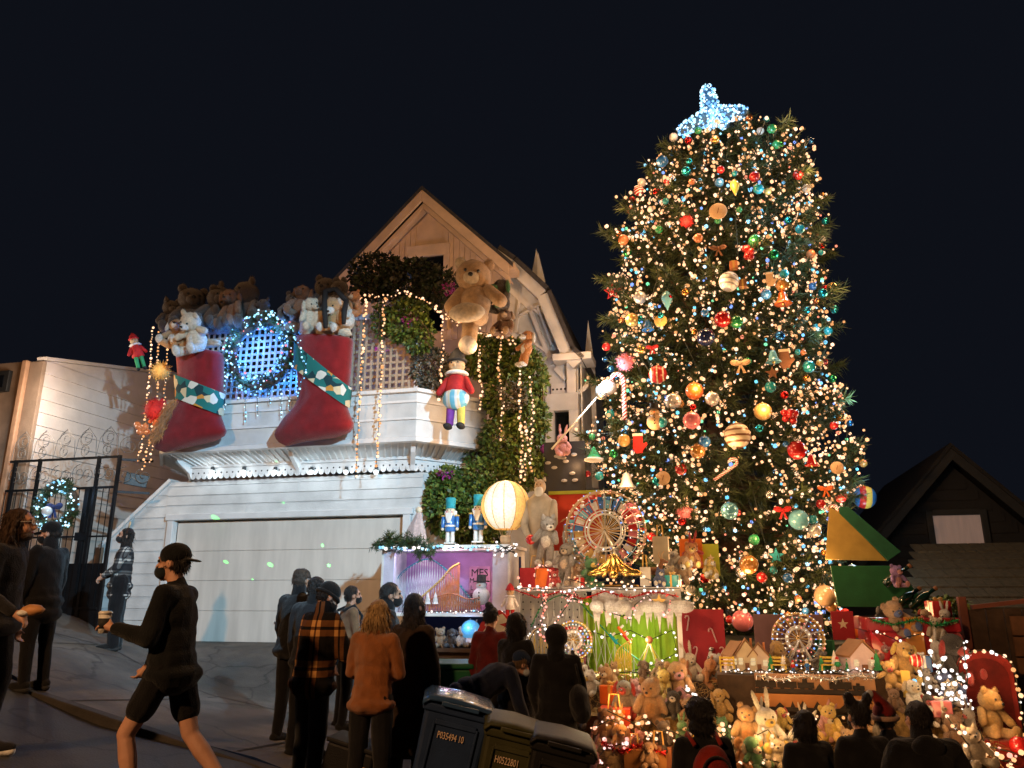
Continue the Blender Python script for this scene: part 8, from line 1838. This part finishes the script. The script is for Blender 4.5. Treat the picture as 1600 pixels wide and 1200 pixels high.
q = at(748, 1052, 8.2); person('person in navy jacket and cap bending down behind the bins', q.x-.1, 8.0, -70, 1.70, 1.05, (.7, 0, 0), {'L': ((-.03, .08, -.26), (.02, .1, -.2)), 'R': ((.03, .08, -.26), (-.02, .1, -.2))}, {'L': ((-.03, .16, -.36), (-.01, -.14, -.36)), 'R': ((.03, .12, -.38), (.01, -.12, -.37))}, NAVY, ('trousers', NAVY), ('short', (.10, .06, .03)), 'light', ('cap', (.010, .02, .05)), (('mask', (.4, .45, .5)),), .012, bulk=.03, seed=15)
X, Y, HH = stand(1095, 1092, 6.2); person('child in black with fluffy dark hair and red backpack', X, Y, 5, HH, .02, (0, 0, 0), None, None, BLACK, ('trousers', BLACK), ('fluffy', (.010, .008, .007)), 'light', None, (('backpack', (.22, .018, .012), (.02, .01, .01)),), .012, bulk=.01, seed=16)
X, Y, HH = stand(1262, 1106, 6.8); person('dark haired onlooker bending towards the white rabbits', X, Y, 10, HH, .12, (-.1, .2, .2), None, None, BLACK, ('trousers', BLACK), ('bob', HAIR_D), 'light', None, (('collar', BLACK),), .013, bulk=.03, seed=17, sw=.9)
X, Y, HH = stand(1342, 1090, 6.8); person('onlooker with two hair buns before the yellow bear', X, Y, 0, HH, .03, (.1, 0, .0), None, None, BLACK, ('trousers', BLACK), ('buns', HAIR_D), 'light', None, (('mask', (.02, .02, .02)),), .013, bulk=.01, seed=18, sw=.88)
X, Y, HH = stand(1382, 1094, 7.0); person('onlooker in a red santa hat', X, Y, -10, HH, .03, (.05, 0, -.3), None, None, BLACK, ('trousers', BLACK), ('short', HAIR_D), 'light', ('santa', (.16, .012, .01)), (), .013, bulk=.02, seed=19)
X, Y, HH = stand(1434, 1090, 6.3); person('broad man in black standing nearest the red door', X, Y, -5, HH, .03, (0, 0, .1), {'L': ((-.10, .02, -.27), (.02, .1, -.23)), 'R': ((.12, .02, -.27), (-.0, .1, -.23))}, None, BLACK, ('trousers', BLACK), ('short', HAIR_D), 'light', None, (('collar', BLACK), ('hoodback', BLACK)), .013, bulk=.05, seed=20)
# ------------------------------------------------------------------ wheeled bins on the slope
def bin_mat(name, c): return mat(name, c, .5, var=.2, vs_=5, bump=.25, bs=120, spec=.22)
TXT = mat('bin_lettering', (.75, .55, .38), .5, var=.2, vs_=40, bump=0)  # white lettering with the orange lamplight put into its colour
def wheelie(label, px, py, col, num, Y, H=1.10, rz=0.0, W=.60, lid=None):
    p = at(px, py, Y); X = p.x-.25*H; sl_ = math.atan(.24); zb5 = p.z-H*.99
    t = thing('wheeled_bin', label, 'bin', (X, Y, zb5), 0, 'wheeled bins by the kerb', rot=(0, sl_, rz)); M_ = bin_mat('bin_'+num, col); w, d = W/2, .34
    def frus(z0, z1, w0, w1, d0, d1): return MB().add([(-w0, -d0, z0), (w0, -d0, z0), (w0, d0, z0), (-w0, d0, z0), (-w1, -d1, z1), (w1, -d1, z1), (w1, d1, z1), (-w1, d1, z1)], [(0,3,2,1),(4,5,6,7),(0,1,5,4),(1,2,6,5),(2,3,7,6),(3,0,4,7)])
    frus(.06, .96*H, w*.80, w*.97, d*.78, d).build('body', M_, t, bevel=.03)
    frus(.90*H, .955*H, w*1.05, w*1.07, d*1.06, d*1.08).build('rim', M_, t, bevel=.012)
    # raised frame round the recessed front panel
    z0, z1 = .14*H, .84*H; fy = lambda z: -(d*.78+(d-d*.78)*(z-.06)/(.96*H-.06))-.006
    for xa, xb in ((-w*.66, -w*.60), (w*.60, w*.66)): MB().add([(xa, fy(z0)-.012, z0), (xb, fy(z0)-.012, z0), (xb, fy(z0)+.02, z0), (xa, fy(z0)+.02, z0), (xa, fy(z1)-.012, z1), (xb, fy(z1)-.012, z1), (xb, fy(z1)+.02, z1), (xa, fy(z1)+.02, z1)], [(0,3,2,1),(4,5,6,7),(0,1,5,4),(1,2,6,5),(2,3,7,6),(3,0,4,7)]).build('panel_rib', M_, t, bevel=.004)
    MB().bx(-w*.60, w*.60, fy(z1)-.012, fy(z1)+.03, z1-.02, z1+.02).build('panel_rib', M_, t, bevel=.004)
    o = obj('lettering', text_mesh(num, .066, TXT, ext=.001), t); zt2 = .755*H; o.location = (-.02, fy(zt2)-.006, zt2); o.rotation_euler = (PI/2-math.atan((d-d*.78)/(.9*H)), 0, 0); o.scale = (.68, 1.1, 1)
    ld = MB(); vs_, fs = [], []
    n = 9
    for i in range(n):
        y = -d*1.14+2*d*1.12*i/(n-1); zc_ = .965*H+.05*math.sin(PI*i/(n-1))+.015
        vs_ += [(-w*1.09, y, zc_-.03), (-w*.9, y, zc_+.012), (0, y, zc_+.028), (w*.9, y, zc_+.012), (w*1.09, y, zc_-.03)]
    for i in range(n-1):
        for j in range(4): a = i*5+j; fs.append((a, a+1, a+6, a+5))
    b_ = len(vs_); vs_ += [(x, y, z-.022) for x, y, z in vs_]
    for i in range(n-1):
        for j in range(4): a = b_+i*5+j; fs.append((a, a+5, a+6, a+1))
    for j in range(4): fs.append((j+1, j, b_+j, b_+j+1)); e_ = (n-1)*5; fs.append((e_+j, e_+j+1, b_+e_+j+1, b_+e_+j))
    for i in range(n-1): fs.append((i*5, i*5+5, b_+i*5+5, b_+i*5)); fs.append((i*5+9, i*5+4, b_+i*5+4, b_+i*5+9))
    L_ = ld.add(vs_, fs).build('lid', lid or M_, t, True)
    MB().bx(-w*.55, w*.55, -d*1.22, -d*1.10, .955*H, .985*H).build('lid_grip', lid or M_, L_, bevel=.008); MB().tube([(-w*.8, d*1.2, .97*H), (w*.8, d*1.2, .97*H)], .016, 8).build('handle', M_, t, True)
    for s_ in (-1, 1): wl = MB().lathe([(.03, -.025), (.095, -.025), (.10, 0), (.095, .025), (.03, .025)], 16, (s_*w*.80, d*.9, .10), rotm(0, PI/2, 0)).build('wheel', om('black', 'matte'), t, True); MB().lathe([(0, -.028), (.03, -.028), (.03, .028), (0, .028)], 10, (s_*w*.80, d*.9, .10), rotm(0, PI/2, 0)).build('hub', om('grey', 'matte'), wl)
    return t
wheelie('blue recycling bin with orange lit number, nearest the long coated woman', 722, 1086, (.02, .04, .10), 'P035494 10', 6.9, rz=.10, W=.55, lid=mat('lit_blue_bin_lid', (.03, .07, .16), .25, var=.15, bump=.1, coat=.4))  # lid coloured lighter than the body for the cool light on it
wheelie('dark green compost bin in the middle of the three front bins', 807, 1122, (.05, .05, .02), 'H0522801', 6.7, rz=.06, W=.45, H=1.04); wheelie('black landfill bin at the end beside the soft toys', 882, 1142, (.012, .012, .012), 'G0062354', 6.6, rz=.0, W=.47, H=1.08)
p = at(703, 1013, 9.6); X, Y = p.x, p.y
t = thing('green_cart', 'bright green ribbed cart standing under the lit case', 'bin', (X, Y, gz(X, Y)), -.05); GM = bin_mat('green_cart_plastic', (.006, .085, .035)); w = .30
MB().add([(-w*.85, -.28, .02), (w*.85, -.28, .02), (w*.85, .28, .02), (-w*.85, .28, .02), (-w, -.33, 1.0), (w, -.33, 1.0), (w, .33, 1.0), (-w, .33, 1.0)], [(0,3,2,1),(4,5,6,7),(0,1,5,4),(1,2,6,5),(2,3,7,6),(3,0,4,7)]).build('body', GM, t, bevel=.03)
MB().bx(-w*1.08, w*1.08, -.37, .37, 1.0, 1.06).build('lid', GM, t, bevel=.02)
for i in range(9): MB().bx(-w*.62, -w*.02, -.345-.0, -.30, .25+i*.08, .28+i*.08).build('rib', GM, t, bevel=.004)
# black kerbside box, orange lamplight put into its sticker's colour
p = at(532, 1152, 6.8); X, Y = p.x, p.y; t = thing('kerb_box', 'black kerbside box with an orange lit sticker beside the plaid jacket', 'box', (X, Y, p.z-.635), 0, rot=(0, math.atan(.26), -.15))
MB().bx(-.2, .2, -.16, .16, 0, .60).build('body', bin_mat('kerb_box_black', (.008, .008, .009)), t, bevel=.02); MB().bx(-.215, .215, -.175, .175, .60, .635).build('lid', bin_mat('kerb_box_black', (0, 0, 0)), t, bevel=.01)
MB().bx(.02, .17, -.166, -.161, .24, .50).build('sticker', mat('orange_lit_sticker', (.72, .36, .10), .5, var=.15), t); o = obj('lettering', text_mesh('(x', .14, om('brown', 'matte')), t); o.location = (.095, -.169, .36); o.rotation_euler = (PI/2, 0, 0)
# ------------------------------------------------------------------ dark house on the right
DKH = mat('dark_house_paint', (.011, .0105, .0105), .8, var=.25, vs_=4, bump=.3, bs=30); DKT = mat('dark_trim', (.017, .018, .018), .7, var=.2, vs_=6)
dv = 5.0
dh = street_thing('dark_gabled_house', 'dark unlit neighbouring house with steep gable and one pale window', 'house', 0, 0, 0)
pk2 = hp(1478, 706, dv); el2 = hp(1368, 838, dv); sl2 = (pk2.z-el2.z)/(pk2.x-el2.x); hw2 = 3.4
MB().prism([(pk2.x-hw2+.3, -2), (pk2.x+hw2-.3, -2), (pk2.x+hw2-.3, pk2.z-.2-(hw2-.3)*sl2), (pk2.x, pk2.z-.2), (pk2.x-hw2+.3, pk2.z-.2-(hw2-.3)*sl2)], dv+.05, dv+.3).build('wall', DKH, dh)
for k in range(16):
    z = pk2.z-.55-k*.22; hwk = min((pk2.z-.25-z-.22)/sl2, hw2-.35)
    if hwk > .2: MB().bx(pk2.x-hwk, pk2.x+hwk, dv+.02, dv+.049, z, z+.21).build('siding_board', DKH, dh)
for s_ in (-1, 1):
    MB().prism([(pk2.x, pk2.z-.22), (pk2.x, pk2.z+.02), (pk2.x+s_*hw2, pk2.z+.02-hw2*sl2), (pk2.x+s_*hw2, pk2.z-.22-hw2*sl2)], dv-.35, dv-.28).build('rake_board', DKT, dh)
    MB().prism([(pk2.x, pk2.z+.021), (pk2.x, pk2.z+.12), (pk2.x+s_*(hw2+.1), pk2.z+.12-(hw2+.1)*sl2), (pk2.x+s_*(hw2+.1), pk2.z+.021-(hw2+.1)*sl2)], dv-.38, dv+6).build('roof', DKH, dh)
w0, w1 = hp(1456, 806, dv), hp(1540, 861, dv)
wn = MB().bx(w0.x, w1.x, dv-.01, dv+.019, w1.z, w0.z).build('window', mat('lit_curtain', (.45, .36, .33), .8, var=.12, vs_=2, bump=.3, bs=14, stretch=(6, 6, .6), emit=(.46, .37, .34), es=.12), dh)
for a in ((w0.x-.12, w0.x-.001, dv-.06, dv+.018, w1.z-.10, w0.z+.10), (w1.x+.001, w1.x+.12, dv-.06, dv+.018, w1.z-.10, w0.z+.10), (w0.x-.001, w1.x+.001, dv-.06, dv+.018, w0.z+.001, w0.z+.12), (w0.x-.2, w1.x+.2, dv-.10, dv+.018, w1.z-.2, w1.z-.101)): MB().bx(*a).build('window_frame', DKT, wn, bevel=.01)
# lean-to roof of dark shingles before it
SHG = mat('brown_shingles', (.05, .042, .025), .85, var=.35, vs_=14, bump=.5, bs=40)
lr = street_thing('shingle_porch_roof', 'low porch roof of brown shingles in front of the dark house', 'roof', 0, 0, 0)
A, B = hp(1432, 952, .2), hp(1600, 850, 2.6); g = random.Random(2)
for r_ in range(7):
    f0, f1 = r_/7, (r_+1)/7+.03; va, vb = .2+2.4*f0, .2+2.4*f1; za, zb3 = A.z+(B.z-A.z)*f0*1.0, A.z+(B.z-A.z)*f1
    x = hp(1424, 940, .2).x+f0*.75
    while x < 13.2:
        w_ = g.uniform(.16, .30); MB().add([(x, va, za+.03), (x+w_-.012, va, za+.03), (x+w_-.012, vb, zb3), (x, vb, zb3), (x, va, za), (x+w_-.012, va, za), (x+w_-.012, vb, zb3-.03), (x, vb, zb3-.03)], [(0,1,2,3),(4,7,6,5),(0,4,5,1),(1,5,6,2),(2,6,7,3),(3,7,4,0)]).build('shingle', SHG, lr); x += w_
MB().bx(hp(1424, 940, .2).x+.1, 13, .35, 2.5, -2, A.z-.02).build('wall', DKH, lr)
# dark fence with post, far brown boards
fn = street_thing('dark_fence', 'dark tall board fence behind the red door with a warm lit post', 'fence', 0, 0, 0); fv = -1.25
a, b = hp(1512, 952, fv), hp(1640, 960, fv); zt3 = a.z; x = a.x; i = 0
while x < b.x+2.2: MB().bx(x, x+.188, fv, fv+.03, -2.6, zt3+.004*(i % 3)).build('board', DKWOOD, fn); x += .2; i += 1
MB().bx(a.x-.10, a.x-.012, fv-.05, fv+.05, -2.6, zt3+.15).build('post', mat('red_brown_post', (.16, .05, .03), .7, var=.2), fn, bevel=.008); MB().box((b.x-.4, fv-.03, zt3+.08), (.9, .10, .05), rotm(0, -.12, 0)).build('top_rail', mat('red_brown_post', (0,0,0)), fn)
a2 = hp(1586, 1000, fv-.1)
for k in range(6): MB().bx(a2.x, a2.x+2.2, fv-.06, fv-.032, hp(1590, 960, fv).z-.24*(k+1), hp(1590, 960, fv).z-.24*k-.02).build('horizontal_board', mat('brown_fence_board', (.16, .075, .035), .75, var=.3, vs_=6), fn)
# red arched doorway with lights
rv = -1.95; q = hp(1562, 1200, rv); k = mir(1562, 1100, hp(1562, 1100, rv)); W, H = 40*k, hp(1562, 1016, rv).z-(q.z-.9)
rd = street_thing('red_arched_door', 'red arched play doorway outlined by warm lights', 'doorway', q.x, rv, q.z-.9)
arch = [(-W, 0), (W, 0), (W, H-W*.7)]+[(W*math.cos(a), H-W*.7+W*.7*math.sin(a)) for a in np.linspace(.2, PI-.2, 9)]+[(-W, H-W*.7)]
MB().prism(arch, 0, .05).build('panel', mat('red_velvet', (.22, .012, .006), .9, var=.3, vs_=7, bump=.5, bs=60, sheen=.3), rd)
MB().prism([(x*.82, z*.96) for x, z in arch], -.012, -.001).build('door_leaf', mat('deep_red_velvet', (.11, .006, .004), .9, var=.3, vs_=7, bump=.5, bs=60), rd)
MB().bx(-W*.9, W*.9, -.5, -.02, 0, hp(1552, 1152, rv-.3).z-(q.z-.9)).build('step', mat('red_velvet', (0,0,0)), rd, bevel=.03)
light_string('warm lights outlining the red arched doorway', [hw(q.x+x*1.0, rv-.06, q.z-.9+z) for x, z in [(W, H*.35), (W, H*.55)]+arch[2:]+[(-W, H*.55), (-W, H*.3)]], .026, WHITE+WARM, step=.075, jit=.02)
light_string('red and white lights heaped at the foot of the red doorway', [wp(x, y, rv-.75) for x, y in ((1530, 1140), (1540, 1165), (1560, 1170), (1580, 1175), (1595, 1180), (1570, 1190), (1545, 1180), (1590, 1195))], .026, WARM+[(1.4, .5, .35)], step=.06, jit=.06)
plush_px('bear', 'golden shaggy teddy bear sitting in the red doorway', 1552, 1152, 74, 'gold', rv-.3, rz=.05)
ornament('ball', 1590, 1160, 14, 'red', 'red ball at the doorway\'s foot', q=hp(1592, 1165, rv-.6), group=None)
for px, py, v, e, c in ((1555, 1060, rv-.5, 6, (1, .5, .2)), (1560, 1170, rv-.9, 6, (1, .5, .22)), (1520, 1030, rv-.4, 3, (1, .6, .3))): lamp('doorway_light_glow', 'POINT', wp(px, py, v), e, c, .08)
# green laser specks thrown on the garage by a projector standing in the display
lz = lamp('laser_projector_beam', 'SPOT', hw(-.35, -1.75, gz(*hw(-.35, -1.75, 0)[:2])+.5), 2600, (.08, 1, .14), .001, hw(-3.0, 0, 2.6), 38, .2)
lz.data.use_nodes = True; T_ = lz.data.node_tree; em = [n for n in T_.nodes if n.type == 'EMISSION'][0]
tc = T_.nodes.new('ShaderNodeTexCoord'); vo = T_.nodes.new('ShaderNodeTexVoronoi'); vo.inputs['Scale'].default_value = 16; T_.links.new(tc.outputs['Normal'], vo.inputs['Vector'])
lt = T_.nodes.new('ShaderNodeMath'); lt.operation = 'LESS_THAN'; lt.inputs[1].default_value = .16; T_.links.new(vo.outputs['Distance'], lt.inputs[0])
sp = T_.nodes.new('ShaderNodeSeparateColor'); T_.links.new(vo.outputs['Color'], sp.inputs[0]); gt = T_.nodes.new('ShaderNodeMath'); gt.operation = 'GREATER_THAN'; gt.inputs[1].default_value = .55; T_.links.new(sp.outputs[0], gt.inputs[0])
ml = T_.nodes.new('ShaderNodeMath'); ml.operation = 'MULTIPLY'; T_.links.new(lt.outputs[0], ml.inputs[0]); T_.links.new(gt.outputs[0], ml.inputs[1]); T_.links.new(ml.outputs[0], em.inputs['Strength'])

q = hw(-.35, -1.75, gz(*hw(-.35, -1.75, 0)[:2])+.38); t = thing('laser_projector', 'small black laser projector on a spike by the driveway', 'projector', q, R(50)); MB().bx(-.05, .05, -.06, .06, -.05, .035).build('box', om('black', 'matte'), t, bevel=.008); MB().lathe([(.02, .0), (.02, .02), (0, .02)], 10, (0, .06, 0), rotm(-PI/2, 0, 0)).build('lens', om('silver', 'metal'), t); MB().tube([(0, 0, -.05), (0, 0, -.42)], .012, 6).build('spike', om('black', 'matte'), t)

# ------------------------------------------------------------------ tidy up
bpy.data.scenes.remove(WORK)
